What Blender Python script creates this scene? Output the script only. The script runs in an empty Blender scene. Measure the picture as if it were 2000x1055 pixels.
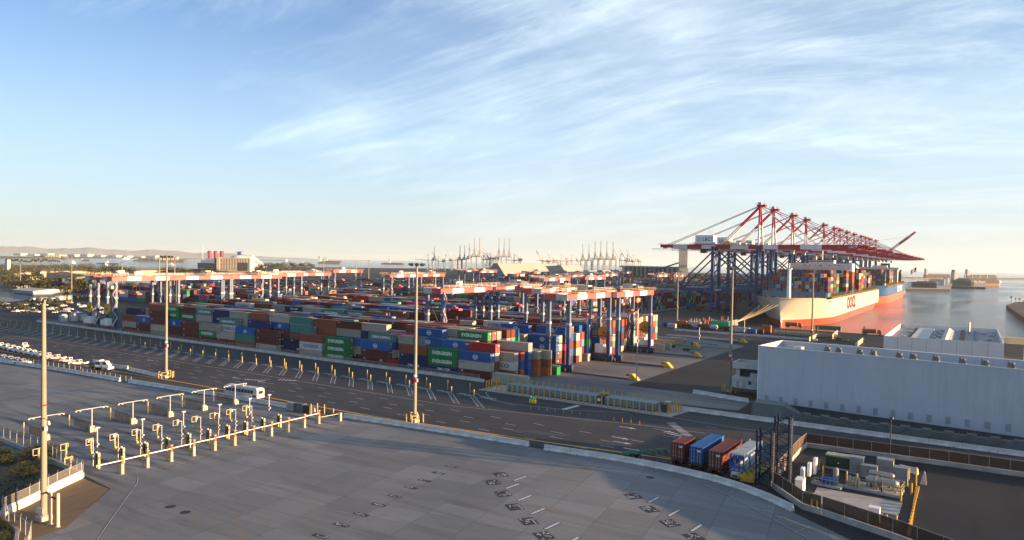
import bpy, math, random
from mathutils import Vector, Matrix
S = bpy.context.scene
random.seed(11)
PI = math.pi
# ------------------------------------------------------------------ camera
FPX = 1370.0; HC = 37.0
PITCH = math.radians(1.6); ROLL = math.atan(.0187); YAW = math.radians(33.24)
SH = FPX*math.tan(PITCH) - 16.5
_fw = Vector((-math.sin(YAW), math.cos(YAW), 0)); _rt = Vector((math.cos(YAW), math.sin(YAW), 0)); _up = Vector((0, 0, 1))
FWD = _fw*math.cos(PITCH) - _up*math.sin(PITCH); _u0 = _up*math.cos(PITCH) + _fw*math.sin(PITCH)
RGT = _rt*math.cos(ROLL) + _u0*math.sin(ROLL); UPV = _u0*math.cos(ROLL) - _rt*math.sin(ROLL)
CAM = Vector((0, 0, HC))
cam = bpy.data.cameras.new("camera"); co = bpy.data.objects.new("camera", cam); S.collection.objects.link(co)
m3 = Matrix((RGT, UPV, -FWD)).transposed(); co.matrix_world = Matrix.Translation(CAM) @ m3.to_4x4()
cam.sensor_width = 36; cam.sensor_fit = 'HORIZONTAL'; cam.lens = 36*FPX/2000; cam.shift_y = SH/2000
cam.clip_start = .5; cam.clip_end = 60000
S.camera = co
# ------------------------------------------------------------------ light
SUN_EL = math.radians(5.6); SUN_AZ = math.radians(16.0)          # azimuth measured from +X towards +Y
sd = Vector((math.cos(SUN_EL)*math.cos(SUN_AZ), math.cos(SUN_EL)*math.sin(SUN_AZ), math.sin(SUN_EL)))
sun = bpy.data.lights.new("sun", 'SUN'); so = bpy.data.objects.new("sun", sun); S.collection.objects.link(so)
sun.energy = 5.0; sun.angle = math.radians(.53); sun.color = (1.0, .63, .33)
so.rotation_euler = sd.to_track_quat('Z', 'Y').to_euler()
W = bpy.data.worlds.new("World"); S.world = W; W.use_nodes = True
nt = W.node_tree; N = nt.nodes; LK = nt.links
for n in list(N): N.remove(n)
wo = N.new('ShaderNodeOutputWorld'); bg = N.new('ShaderNodeBackground'); LK.new(bg.outputs[0], wo.inputs[0])
sky = N.new('ShaderNodeTexSky'); sky.sky_type = 'NISHITA'; sky.sun_disc = False
sky.sun_elevation = SUN_EL; sky.sun_rotation = PI/2 - SUN_AZ
sky.altitude = 50; sky.air_density = 1.0; sky.dust_density = .6; sky.ozone_density = 2.2
bg.inputs[1].default_value = .05
tc = N.new('ShaderNodeTexCoord'); sep = N.new('ShaderNodeSeparateXYZ'); LK.new(tc.outputs['Generated'], sep.inputs[0])
def wm(op, a, b=None, clamp=False):
    n = N.new('ShaderNodeMath'); n.operation = op; n.use_clamp = clamp
    for i, v in enumerate((a, b)):
        if v is None: continue
        if isinstance(v, (int, float)): n.inputs[i].default_value = v
        else: LK.new(v, n.inputs[i])
    return n.outputs[0]
zc = wm('ADD', wm('MAXIMUM', sep.outputs[2], 0.0), .26)
cx_ = wm('DIVIDE', sep.outputs[0], zc); cy_ = wm('DIVIDE', sep.outputs[1], zc)
cmb = N.new('ShaderNodeCombineXYZ'); LK.new(cx_, cmb.inputs[0]); LK.new(cy_, cmb.inputs[1])
def cloud(rot, scl, nscale, detail, rough, lo, hi, dist=.6, loc=(0, 0, 0)):
    mp = N.new('ShaderNodeMapping'); LK.new(cmb.outputs[0], mp.inputs[0])
    mp.inputs['Rotation'].default_value = (0, 0, rot); mp.inputs['Scale'].default_value = scl; mp.inputs['Location'].default_value = loc
    nz = N.new('ShaderNodeTexNoise'); LK.new(mp.outputs[0], nz.inputs[0])
    nz.inputs['Scale'].default_value = nscale; nz.inputs['Detail'].default_value = detail
    nz.inputs['Roughness'].default_value = rough; nz.inputs['Distortion'].default_value = dist
    mr = N.new('ShaderNodeMapRange'); LK.new(nz.outputs[0], mr.inputs[0]); mr.interpolation_type = 'SMOOTHSTEP'
    mr.inputs[1].default_value = lo; mr.inputs[2].default_value = hi
    return mr.outputs[0]
c1 = cloud(.15, (.30, 1.0, 1), 1.9, 11, .64, .38, .80, 2.2, (1.3, .4, 0))
c2 = cloud(-.25, (.5, 1.0, 1), .85, 9, .6, .36, .70, .8, (3.1, 1.7, 0))
c3 = cloud(-.85, (.30, 1.0, 1), 3.0, 10, .66, .42, .76, 2.2, (7, 2, 0))
cm = wm('MINIMUM', wm('ADD', wm('ADD', wm('MULTIPLY', c2, .34), wm('MULTIPLY', wm('MULTIPLY', c1, wm('ADD', c2, .30)), .46)), wm('ADD', wm('MULTIPLY', c3, .36), .06)), .93)
hz = wm('POWER', wm('SUBTRACT', 1.0, wm('MINIMUM', wm('MULTIPLY', wm('MAXIMUM', sep.outputs[2], 0.0), 1.55), 1.0)), 2.2)       # thin veil thickens to the horizon
cm = wm('SUBTRACT', 1.0, wm('MULTIPLY', wm('SUBTRACT', 1.0, cm), wm('SUBTRACT', 1.0, wm('MULTIPLY', hz, .88))))
sdx = wm('ADD', wm('MULTIPLY', sep.outputs[0], _rt.x), wm('MULTIPLY', sep.outputs[1], _rt.y))                 # the veil is thinner towards the east
sdr = N.new('ShaderNodeMapRange'); LK.new(sdx, sdr.inputs[0]); sdr.inputs[1].default_value = -.60; sdr.inputs[2].default_value = -.05; sdr.inputs[3].default_value = .35
cm = wm('MULTIPLY', cm, sdr.outputs[0]); cm = wm('MAXIMUM', cm, wm('MULTIPLY', hz, .85))
zr = N.new('ShaderNodeMapRange'); LK.new(sep.outputs[2], zr.inputs[0]); zr.inputs[1].default_value = 0; zr.inputs[2].default_value = .16
cc = N.new('ShaderNodeMix'); cc.data_type = 'RGBA'; LK.new(zr.outputs[0], cc.inputs[0])
cc.inputs[6].default_value = (5.15, 4.95, 4.60, 1); cc.inputs[7].default_value = (5.8, 6.8, 7.2, 1)
skm = N.new('ShaderNodeMix'); skm.data_type = 'RGBA'; LK.new(cm, skm.inputs[0])
sat = N.new('ShaderNodeMix'); sat.data_type = 'RGBA'; sat.blend_type = 'MULTIPLY'; sat.inputs[0].default_value = 1; LK.new(sky.outputs[0], sat.inputs[6]); sat.inputs[7].default_value = (.30, .84, 1.50, 1)
LK.new(sat.outputs[2], skm.inputs[6]); LK.new(cc.outputs[2], skm.inputs[7]); LK.new(skm.outputs[2], bg.inputs[0])
# ------------------------------------------------------------------ render look
S.view_settings.view_transform = 'Standard'; S.view_settings.look = 'None'
S.view_settings.exposure = 1.9; S.view_settings.gamma = 1.0
S.render.engine = 'CYCLES'
S.cycles.max_bounces = 5; S.cycles.diffuse_bounces = 2; S.cycles.glossy_bounces = 3; S.cycles.transparent_max_bounces = 12
S.cycles.volume_bounces = 0
# ------------------------------------------------------------------ projection helpers (photo pixel -> point on a plane of the place)
def ray(px, py): return RGT*((px-1000)/FPX) + UPV*((527.5-py+SH)/FPX) + FWD
def G(px, py, z=0.0):
    d = ray(px, py); return CAM + d*((z-HC)/d.z)
def VY(px, py, Y):
    d = ray(px, py); return CAM + d*(Y/d.y)
def VX(px, py, X):
    d = ray(px, py); return CAM + d*(X/d.x)
def AD(px, D):                                              # ground point D metres ahead under photo column px
    d = ray(px, 511+.0187*(px-1000)); p = CAM + d*D; return Vector((p.x, p.y, 0))
def depth(p): return (Vector(p)-CAM).dot(FWD)
# ------------------------------------------------------------------ materials
MC = {}
def mat(name, col, rough=.7, metal=0.0, var=.12, scale=.6, bump=0.0, spec=.22, dirt=0.0):
    if name in MC: return MC[name]
    m = bpy.data.materials.new(name); m.use_nodes = True; n = m.node_tree.nodes; l = m.node_tree.links
    b = n['Principled BSDF']; b.inputs['Roughness'].default_value = rough; b.inputs['Metallic'].default_value = metal
    b.inputs['Specular IOR Level'].default_value = spec
    t = n.new('ShaderNodeTexCoord'); nz = n.new('ShaderNodeTexNoise'); l.new(t.outputs['Object'], nz.inputs[0])
    nz.inputs['Scale'].default_value = scale; nz.inputs['Detail'].default_value = 5; nz.inputs['Roughness'].default_value = .6
    mx = n.new('ShaderNodeMix'); mx.data_type = 'RGBA'
    c = Vector(col[:3]); a = c*(1-var*1.3); d = c*(1+var)
    if dirt: a = a.lerp(Vector((.13, .08, .05)), dirt)
    mx.inputs[6].default_value = (*a, 1); mx.inputs[7].default_value = (*d, 1)
    mr = n.new('ShaderNodeMapRange'); mr.inputs[1].default_value = .3; mr.inputs[2].default_value = .68
    l.new(nz.outputs[0], mr.inputs[0]); l.new(mr.outputs[0], mx.inputs[0]); l.new(mx.outputs[2], b.inputs['Base Color'])
    if bump:
        bp = n.new('ShaderNodeBump'); bp.inputs['Strength'].default_value = bump; l.new(nz.outputs[0], bp.inputs['Height']); l.new(bp.outputs[0], b.inputs['Normal'])
    MC[name] = m; return m
# ------------------------------------------------------------------ mesh builder
class MB:
    def __init__(s): s.v = []; s.f = []; s.mi = []; s.mats = []
    def m(s, mt):
        if mt not in s.mats: s.mats.append(mt)
        return s.mats.index(mt)
    def add(s, pts, faces, mt):
        o = len(s.v); s.v += [tuple(p) for p in pts]; k = s.m(mt)
        for f in faces: s.f.append([o+i for i in f]); s.mi.append(k)
    def box(s, x0, x1, y0, y1, z0, z1, mt):
        s.add([(x0,y0,z0),(x1,y0,z0),(x1,y1,z0),(x0,y1,z0),(x0,y0,z1),(x1,y0,z1),(x1,y1,z1),(x0,y1,z1)],
              [(0,3,2,1),(4,5,6,7),(0,1,5,4),(1,2,6,5),(2,3,7,6),(3,0,4,7)], mt)
    def cbox(s, c, d, mt): s.box(c[0]-d[0]/2, c[0]+d[0]/2, c[1]-d[1]/2, c[1]+d[1]/2, c[2]-d[2]/2, c[2]+d[2]/2, mt)
    def _fr(s, p, q):
        p = Vector(p); q = Vector(q); a = (q-p)
        if a.length < 1e-6: a = Vector((0,0,1))
        a.normalize(); r = Vector((0,0,1)) if abs(a.z) < .95 else Vector((1,0,0))
        u = a.cross(r).normalized(); w = u.cross(a).normalized(); return p, q, u, w
    def beam(s, p, q, w, h, mt, w2=None, h2=None):
        p, q, u, v = s._fr(p, q); w2 = w if w2 is None else w2; h2 = h if h2 is None else h2
        pts = [p-u*w/2-v*h/2, p+u*w/2-v*h/2, p+u*w/2+v*h/2, p-u*w/2+v*h/2, q-u*w2/2-v*h2/2, q+u*w2/2-v*h2/2, q+u*w2/2+v*h2/2, q-u*w2/2+v*h2/2]
        s.add(pts, [(3,2,1,0),(4,5,6,7),(0,1,5,4),(1,2,6,5),(2,3,7,6),(3,0,4,7)], mt)
    def cyl(s, p, q, r0, mt, r1=None, n=10):
        p, q, u, v = s._fr(p, q); r1 = r0 if r1 is None else r1; pts = []
        for c, r in ((p, r0), (q, r1)):
            for i in range(n):
                a = 2*PI*i/n; pts.append(c+u*(r*math.cos(a))+v*(r*math.sin(a)))
        s.add(pts, [(i, (i+1) % n, n+(i+1) % n, n+i) for i in range(n)] + [tuple(range(n))[::-1], tuple(range(n, 2*n))], mt)
    def prism(s, pts, z0, z1, mt):
        n = len(pts); P = [(p[0], p[1], z0) for p in pts]+[(p[0], p[1], z1) for p in pts]
        ar = sum(pts[i][0]*pts[(i+1)%n][1]-pts[(i+1)%n][0]*pts[i][1] for i in range(n))
        if ar < 0: P = P[:n][::-1]+P[n:][::-1]
        s.add(P, [tuple(range(n))[::-1], tuple(range(n, 2*n))]+[(i, (i+1) % n, n+(i+1) % n, n+i) for i in range(n)], mt)
    def sheet(s, pts, z, mt):
        n = len(pts); ar = sum(pts[i][0]*pts[(i+1)%n][1]-pts[(i+1)%n][0]*pts[i][1] for i in range(n))
        if ar < 0: pts = pts[::-1]
        s.add([(p[0], p[1], z) for p in pts], [tuple(range(n))], mt)
    def strip(s, pts, w, z, mt):                            # flat painted line along a polyline
        L = []
        for i, p in enumerate(pts):
            a = Vector(pts[max(i-1, 0)][:2]); b = Vector(pts[min(i+1, len(pts)-1)][:2]); d = (b-a).normalized(); nrm = Vector((-d.y, d.x))
            L.append((Vector(p[:2])+nrm*w/2, Vector(p[:2])-nrm*w/2))
        for i in range(len(L)-1):
            a, b = L[i]; c, d = L[i+1]; s.sheet([b, d, c, a], z, mt)
    def ball(s, c, r, mt, n=8, k=5, sz=1.0):
        pts = [(c[0], c[1], c[2]-r*sz)]
        for j in range(1, k):
            t = PI*j/k
            for i in range(n): pts.append((c[0]+r*math.sin(t)*math.cos(2*PI*i/n), c[1]+r*math.sin(t)*math.sin(2*PI*i/n), c[2]-r*sz*math.cos(t)))
        pts.append((c[0], c[1], c[2]+r*sz)); F = [(0, 1+(i+1)%n, 1+i) for i in range(n)]
        for j in range(k-2):
            for i in range(n): F.append((1+j*n+i, 1+j*n+(i+1)%n, 1+(j+1)*n+(i+1)%n, 1+(j+1)*n+i))
        e = len(pts)-1; F += [(e, 1+(k-2)*n+i, 1+(k-2)*n+(i+1)%n) for i in range(n)]
        s.add(pts, F, mt)
    def rail(s, pts, h, mt, step=2.0, r=.05):
        for a, b in zip(pts[:-1], pts[1:]):
            a = Vector(a); b = Vector(b); L = (b-a).length; k = max(1, int(L/step))
            for hh in (h, h*.5): s.beam(a+Vector((0,0,hh)), b+Vector((0,0,hh)), r, r, mt)
            for i in range(k+1):
                p = a.lerp(b, i/k); s.beam(p, p+Vector((0,0,h)), r, r, mt)
    def mesh(s, name, smooth=False):
        me = bpy.data.meshes.new(name); me.from_pydata(s.v, [], s.f)
        for mt in s.mats: me.materials.append(mt)
        me.polygons.foreach_set('material_index', s.mi)
        if smooth: me.polygons.foreach_set('use_smooth', [True]*len(s.f))
        me.update(); return me
    def build(s, name, parent=None, loc=None, rz=0, smooth=False):
        o = bpy.data.objects.new(name, s.mesh(name, smooth)); S.collection.objects.link(o)
        if parent: o.parent = parent
        if loc is not None: o.location = loc
        if rz: o.rotation_euler = (0, 0, rz)
        return o
USED = {}
def tag(o, label, cat, group=None):
    w = label.split()
    if len(w) > 16: label = ' '.join(w[:16])
    USED.setdefault(label, []).append(o.name)
    o['label'] = label; o['category'] = cat
    if group: o['group'] = group
    return o
def kind(o, k): o['kind'] = k; return o
def empty(name, loc=(0,0,0), rz=0):
    o = bpy.data.objects.new(name, None); S.collection.objects.link(o); o.location = loc; o.rotation_euler = (0,0,rz); return o
def place(me, name, loc=(0,0,0), rz=0, parent=None):
    o = bpy.data.objects.new(name, me); S.collection.objects.link(o); o.location = loc; o.rotation_euler = (0,0,rz)
    if parent: o.parent = parent
    return o
def copy_tree(o, loc=None, rz=None, parent=None):
    c = o.copy(); S.collection.objects.link(c); c.parent = parent
    for k in ('group',):
        pass
    if loc is not None: c.location = loc
    if rz is not None: c.rotation_euler = (0,0,rz)
    for ch in list(o.children): copy_tree(ch, parent=c)
    return c
ORD = ['first','second','third','fourth','fifth','sixth','seventh','eighth','ninth','tenth','eleventh','twelfth','thirteenth','fourteenth','fifteenth','sixteenth','seventeenth','eighteenth','nineteenth','twentieth']
def ordw(n):
    if n < 20: return ORD[n]
    t = {2:'twenty', 3:'thirty', 4:'forty', 5:'fifty', 6:'sixty', 7:'seventy'}; a, b = divmod(n+1, 10)
    if b == 0: return {2:'twentieth', 3:'thirtieth', 4:'fortieth', 5:'fiftieth', 6:'sixtieth', 7:'seventieth'}[a]
    return t[a]+'-'+ORD[b-1]
TXT = {}
def textmesh(s, size, mt, squash=1.0, bold=.0):
    k = (s, size, mt.name, squash)
    if k not in TXT:
        c = bpy.data.curves.new('lettering', 'FONT'); c.body = s; c.size = size; c.align_x = 'CENTER'; c.align_y = 'CENTER'; c.offset = bold; c.extrude = .01; c.resolution_u = 2
        o = bpy.data.objects.new('lettering', c); S.collection.objects.link(o)
        bpy.context.view_layer.update()
        dg = bpy.context.evaluated_depsgraph_get()
        me = bpy.data.meshes.new_from_object(o.evaluated_get(dg)); me.transform(Matrix.Diagonal((squash, 1, 1, 1)))
        me.materials.clear(); me.materials.append(mt); bpy.data.objects.remove(o); me.name = 'lettering'; TXT[k] = me
    return TXT[k]
def lettering(s, size, mt, parent, loc, rot, squash=1.0, bold=.0, name='lettering'):
    o = bpy.data.objects.new(name, textmesh(s, size, mt, squash, bold)); S.collection.objects.link(o); o.parent = parent; o.location = loc; o.rotation_euler = rot; return o
FACE_NY = (PI/2, 0, 0); FACE_PX = (PI/2, 0, PI/2); FLAT = (0, 0, 0)
# shared colours
WHT = mat('white paint', (.74,.74,.72), .5, var=.06, scale=.3)
WHT2 = mat('aged white steel', (.48,.48,.46), .55, var=.12, scale=.4, dirt=.15)
CRW = mat('crane white paint', (.72,.70,.68), .45, var=.08, scale=.3, dirt=.1)
CRR = mat('crane red paint', (.43,.022,.045), .42, var=.12, scale=.3)
CRB = mat('crane blue paint', (.022,.055,.145), .45, var=.12, scale=.3)
CRB2 = mat('pale blue steel', (.10,.18,.30), .5, var=.1, scale=.3)
YEL = mat('safety yellow paint', (.55,.34,.04), .5, var=.12, scale=1.2, dirt=.15)
YEL2 = mat('faded yellow paint', (.42,.34,.13), .6, var=.12, scale=1.2, dirt=.15)
CREAM = mat('cream paint', (.50,.42,.27), .5, var=.08, scale=1.)
GALV = mat('galvanised steel', (.33,.34,.34), .45, metal=.5, var=.12, scale=1.)
DKS = mat('dark steel', (.05,.05,.055), .5, var=.2, scale=1.)
BLK = mat('black rubber', (.018,.018,.018), .8, var=.2, scale=2.)
GLS = mat('dark glass', (.02,.03,.04), .12, var=.1, spec=.8)
CONC = mat('cast concrete', (.36,.345,.32), .85, var=.15, scale=.5, dirt=.15)
JERS = mat('barrier concrete', (.55,.54,.51), .8, var=.12, scale=.5, dirt=.2)
ORG = mat('orange paint', (.60,.15,.03), .5, var=.12)
GRN = mat('chassis green paint', (.03,.17,.10), .5, var=.2)
# ================================================================== THE SETTING
def node_mat(name):
    m = bpy.data.materials.new(name); m.use_nodes = True; return m, m.node_tree.nodes, m.node_tree.links, m.node_tree.nodes['Principled BSDF']
def noise(n, l, src, scale, detail=5, rough=.6, sc=(1,1,1), rot=0, dist=0):
    mp = n.new('ShaderNodeMapping'); l.new(src, mp.inputs[0]); mp.inputs['Scale'].default_value = sc; mp.inputs['Rotation'].default_value = (0,0,rot)
    z = n.new('ShaderNodeTexNoise'); l.new(mp.outputs[0], z.inputs[0]); z.inputs['Scale'].default_value = scale; z.inputs['Detail'].default_value = detail
    z.inputs['Roughness'].default_value = rough; z.inputs['Distortion'].default_value = dist; return z.outputs[0]
def rng(n, l, src, lo, hi, a=0., b=1.):
    r = n.new('ShaderNodeMapRange'); l.new(src, r.inputs[0]); r.inputs[1].default_value = lo; r.inputs[2].default_value = hi; r.inputs[3].default_value = a; r.inputs[4].default_value = b; return r.outputs[0]
def mixc(n, l, f, a, b, mode='MIX'):
    x = n.new('ShaderNodeMix'); x.data_type = 'RGBA'; x.blend_type = mode
    for i, v in ((0, f), (6, a), (7, b)):
        if isinstance(v, (int, float)): x.inputs[i].default_value = v
        elif isinstance(v, tuple): x.inputs[i].default_value = (*v, 1)
        else: l.new(v, x.inputs[i])
    return x.outputs[2]
def ground_mat(name, c1, c2, stain, streak=(1,.12,1), sscale=.08, slab=None, mortar=None, msize=.02, orange=None, rough=.8, fine=1.6):
    m, n, l, b = node_mat(name); t = n.new('ShaderNodeTexCoord').outputs['Object']
    big = noise(n, l, t, .035, 5); col = mixc(n, l, rng(n, l, big, .35, .65), c1, c2)
    if slab:
        br = n.new('ShaderNodeTexBrick'); mp = n.new('ShaderNodeMapping'); l.new(t, mp.inputs[0]); mp.inputs['Rotation'].default_value = (0,0,slab[2]); mp.inputs['Location'].default_value = (.7, 1.3, 0)
        l.new(mp.outputs[0], br.inputs[0]); br.offset = 0; br.squash = 1
        br.inputs['Color1'].default_value = (.80,.80,.80,1); br.inputs['Color2'].default_value = (1.08,1.08,1.08,1); br.inputs['Mortar'].default_value = (*mortar, 1)
        br.inputs['Scale'].default_value = 1; br.inputs['Mortar Size'].default_value = msize; br.inputs['Brick Width'].default_value = slab[0]; br.inputs['Row Height'].default_value = slab[1]; br.inputs['Bias'].default_value = 0
        col = mixc(n, l, 1.0, col, br.outputs['Color'], 'MULTIPLY')
    st = noise(n, l, t, sscale*4, 6, .62, streak); col = mixc(n, l, rng(n, l, st, .52, .72, 0, .75), col, stain)
    if orange:
        s2 = noise(n, l, t, 1.1, 7, .7, (.22,1.3,1)); msk = noise(n, l, t, .03, 3); f = n.new('ShaderNodeMath'); f.operation = 'MULTIPLY'
        l.new(rng(n, l, s2, .52, .64), f.inputs[0]); l.new(rng(n, l, msk, .45, .60, 0, .55), f.inputs[1]); col = mixc(n, l, f.outputs[0], col, orange)
    if orange:                                              # oil drips and tyre marks along the gate lanes
        sp = n.new('ShaderNodeSeparateXYZ'); l.new(t, sp.inputs[0])
        def M_(op, a, b_=None):
            q = n.new('ShaderNodeMath'); q.operation = op
            for i_, v in enumerate((a, b_)):
                if v is None: continue
                if isinstance(v, (int, float)): q.inputs[i_].default_value = v
                else: l.new(v, q.inputs[i_])
            return q.outputs[0]
        lane = M_('SINE', M_('MULTIPLY', M_('ADD', sp.outputs[1], -62.9), 2*PI/4.46)); fx = M_('MULTIPLY', rng(n, l, sp.outputs[0], -108, -122), rng(n, l, sp.outputs[0], -215, -165))
        oil = noise(n, l, t, .5, 7, .7, (.16,1,1)); o1 = M_('MULTIPLY', M_('MULTIPLY', rng(n, l, lane, .1, .9), rng(n, l, oil, .40, .58)), fx); col = mixc(n, l, M_('MULTIPLY', o1, .80), col, (.035,.034,.032))
        tm = noise(n, l, t, 1.2, 5, .6, (.05,1,1)); col = mixc(n, l, rng(n, l, tm, .56, .70, 0, .32), col, (.075,.074,.070))
    fi = noise(n, l, t, fine, 6, .75); col = mixc(n, l, rng(n, l, fi, .25, .75, .0, .30), col, tuple(v*.55 for v in c1))
    l.new(col, b.inputs['Base Color']); b.inputs['Roughness'].default_value = rough; b.inputs['Specular IOR Level'].default_value = .12
    bp = n.new('ShaderNodeBump'); bp.inputs['Strength'].default_value = .25; l.new(fi, bp.inputs['Height']); l.new(bp.outputs[0], b.inputs['Normal'])
    MC[name] = m; return m
ASPH = ground_mat('worn asphalt', (.058,.056,.056), (.085,.082,.080), (.035,.034,.034))
ASPD = ground_mat('dark asphalt', (.030,.031,.035), (.044,.044,.047), (.020,.020,.022), sscale=.05)
ROADM = ground_mat('road asphalt', (.048,.050,.055), (.076,.076,.077), (.028,.028,.029), streak=(.12,1,1))
PAD = ground_mat('slab concrete', (.165,.176,.182), (.240,.248,.248), (.108,.112,.114), streak=(.10,1,1), sscale=.09, slab=(7.6, 4.9, -.14), mortar=(.42,.40,.37), msize=.035, orange=(.31,.19,.10))
YARD = ground_mat('yard concrete', (.145,.147,.148), (.21,.21,.207), (.065,.063,.061), streak=(.10,1,1), slab=(40., 9.0, 0), mortar=(.6,.6,.6), msize=.08)
DIRT = ground_mat('sandy dirt', (.165,.115,.068), (.225,.160,.095), (.10,.068,.042), sscale=.3, fine=6)
SCRUB = ground_mat('scrub soil', (.060,.058,.032), (.12,.10,.065), (.030,.036,.016), sscale=.3)
SAND = ground_mat('beach sand', (.42,.34,.22), (.50,.41,.28), (.30,.24,.16))
ROCKM = ground_mat('shore rock', (.10,.085,.065), (.17,.14,.105), (.06,.05,.04), sscale=.3)
PAINT = mat('road marking paint', (.50,.50,.50), .7, var=.3, scale=2.5); FAINT = mat('worn road paint', (.20,.20,.20), .7, var=.3, scale=2.5)
YPAINT = mat('yellow road paint', (.80,.36,.03), .7, var=.15, scale=2.0)
# water
def water():
    m, n, l, b = node_mat('harbour water'); t = n.new('ShaderNodeTexCoord').outputs['Object']
    pat = noise(n, l, t, .006, 5, .6, (1,.35,1), .3, 1.0)
    b.inputs['Base Color'].default_value = (.030,.065,.105,1); b.inputs['Specular IOR Level'].default_value = .38; b.inputs['IOR'].default_value = 1.33
    l.new(rng(n, l, pat, .4, .62, .05, .16), b.inputs['Roughness'])
    w1 = noise(n, l, t, .55, 6, .7, (1,.5,1), .5); bp = n.new('ShaderNodeBump'); bp.inputs['Strength'].default_value = 1.0; bp.inputs['Distance'].default_value = 1.5
    l.new(w1, bp.inputs['Height']); l.new(bp.outputs[0], b.inputs['Normal']); return m
WATER = water()
o = MB(); o.sheet([(-18000,-3000),(9000,-3000),(16000,19000),(-18000,19000)], -4.5, WATER); kind(o.build('water'), 'structure')
QW = mat('quay wall concrete', (.19,.18,.165), .9, var=.25, scale=.3, dirt=.3)
def land(name, pts, mt, z=0, zb=-7, wall=QW):
    o = MB(); n = len(pts); ar = sum(pts[i][0]*pts[(i+1)%n][1]-pts[(i+1)%n][0]*pts[i][1] for i in range(n))
    if ar < 0: pts = pts[::-1]
    P = [(p[0], p[1], z) for p in pts]+[(p[0], p[1], zb) for p in pts]
    o.add(P, [tuple(range(n))], mt); o.add(P, [((i+1)%n, i, n+i, n+(i+1)%n) for i in range(n)], wall)
    return kind(o.build(name), 'structure')
g = lambda x, y, z=0: tuple(G(x, y, z)[:2])
land('terminal_ground', [(260,-300),(260,440),(-134.5,440),(-134.5,1500),(-330,2300),(-700,3400),(-1750,3300),(-2050,2100),(-2300,1700),(-1650,980),(-1100,640),(-840,480),
     g(330,552),g(170,572),g(60,585),g(0,592),(-900,150),(-1000,-300)], ASPD)
o = MB()
o.sheet([(-350,175),(-86.7,175),(-86.7,330),(-110,345),(-350,345)], .01, YARD)
o.sheet([(-86.7,197),(-49,197),(-49,181),(-105,176),(-124,176),(-110,197)], .014, YARD)
kind(o.build('yard_pavement'), 'structure')
o = MB(); o.sheet([(-335,380),(-205,380),(-205,1250),(-335,1250)], .01, YARD); o.sheet([(-700,300),(-380,300),(-380,1250),(-700,1250)], .01, YARD); kind(o.build('far_yard_pavement'), 'structure')
# road between the pad barrier and the yard wall
o = MB(); o.sheet([(-460,176),(-460,95),(-340,97),(-272.7,103.4),(-206.4,108.6),(-134.5,115),(-86,119.6),(-60,121.5),(-40,121.5),(-27,122.5),(-27.6,153.4),(120,158),(120,172),(-60,172.6),(-61,163.9),(-110,163.2),(-120,175)], .012, ROADM)
kind(o.build('road'), 'structure')
# concrete pad in front
PADE = [(-300,97),(-272.7,102.0),(-206.4,107.2),(-134.5,113.8),(-121.1,114.5),(-86.2,118.0),(-69.5,118.8),(-55.5,120.4),(-44.3,120.2),(-33.6,118.4),(-27,115.2),(-21.5,111.2),(-12,104),(-2,92),(10,78)]
o = MB(); o.sheet(PADE+[(10,20),(-100,20),(-101,45.5),(-112.5,57.3),(-121.4,58.2),(-300,52)], .013, PAD); kind(o.build('concrete_pad'), 'structure')
# sand corner and scrub ground
o = MB(); o.sheet([(-112.4,41.4),(-121.8,57.4),(-112.5,57.1),(-101.1,45.7),(-99,34)], .02, DIRT); kind(o.build('sand_patch'), 'structure')
o = MB(); o.sheet([(-300,50),(-124,58.5),(-112.8,41.2),(-99.5,33.5),(-99.5,10),(-300,10)], .016, SCRUB); kind(o.build('scrub_ground'), 'structure')
# utility yard asphalt
o = MB(); o.sheet([(-27.4,153),(-27.6,147.5),(-26.2,123.4),(-18.6,116.4),(-5.8,109.7),(3,100),(60,100),(60,156),(-20,154)], .018, ASPD); kind(o.build('utility_yard_pavement'), 'structure')
# dark apron to the right of the yard
o = MB(); o.sheet([(-86.3,197.6),(-86.3,330),(-108,344),(-138,347),(-138,379),(-20,379),(-20,200),(-49,197.8)], .016, ASPD); kind(o.build('apron_pavement'), 'structure')
# ---- painted markings (each set one structure sheet)
o = MB()
def dash(y, x0, x1, ph=0, L=3.0, gap=9.0, w=.16):
    x = x0+ph
    while x < x1: o.sheet([(x,y-w/2),(x+L,y-w/2),(x+L,y+w/2),(x,y+w/2)], .020, PAINT); x += L+gap
for y, a, bq, ph in ((124.8,-330,-30,0),(128.6,-330,-32,4),(132.6,-330,-30,2),(136.6,-330,-32,7),(144.5,-60,-30,5),(149,-60,-30,1),(158.5,-50,60,0),(162.5,-40,60,5)): dash(y, a, bq, ph)
o.strip([(-460,137.5),(-300,139),(-200,140.3),(-110,140.5),(-60,151),(-48,152)], .16, .021, PAINT)
o.strip([(-118,160),(-108,153.5),(-98,152),(-84,154.5),(-70,161)], .14, .021, PAINT)
o.strip([(-118.5,173.5),(-113,160),(-106,153),(-97,150.6)], .14, .022, PAINT)
o.strip([(-60,162.5),(-45,161.5),(-10,163),(60,163)], .14, .021, PAINT)
kind(o.build('lane_markings'), 'structure')
o = MB(); o.strip([(-460,114.5),(-340,113.5),(-240,116),(-170,118.6),(-120,119.4),(-100,121.3),(-86,122.6),(-70,124.4),(-52,127),(-40,128.6),(-30,131),(-27.8,133.5)], .46, .021, YPAINT); kind(o.build('yellow_edge_line'), 'structure')
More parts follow.
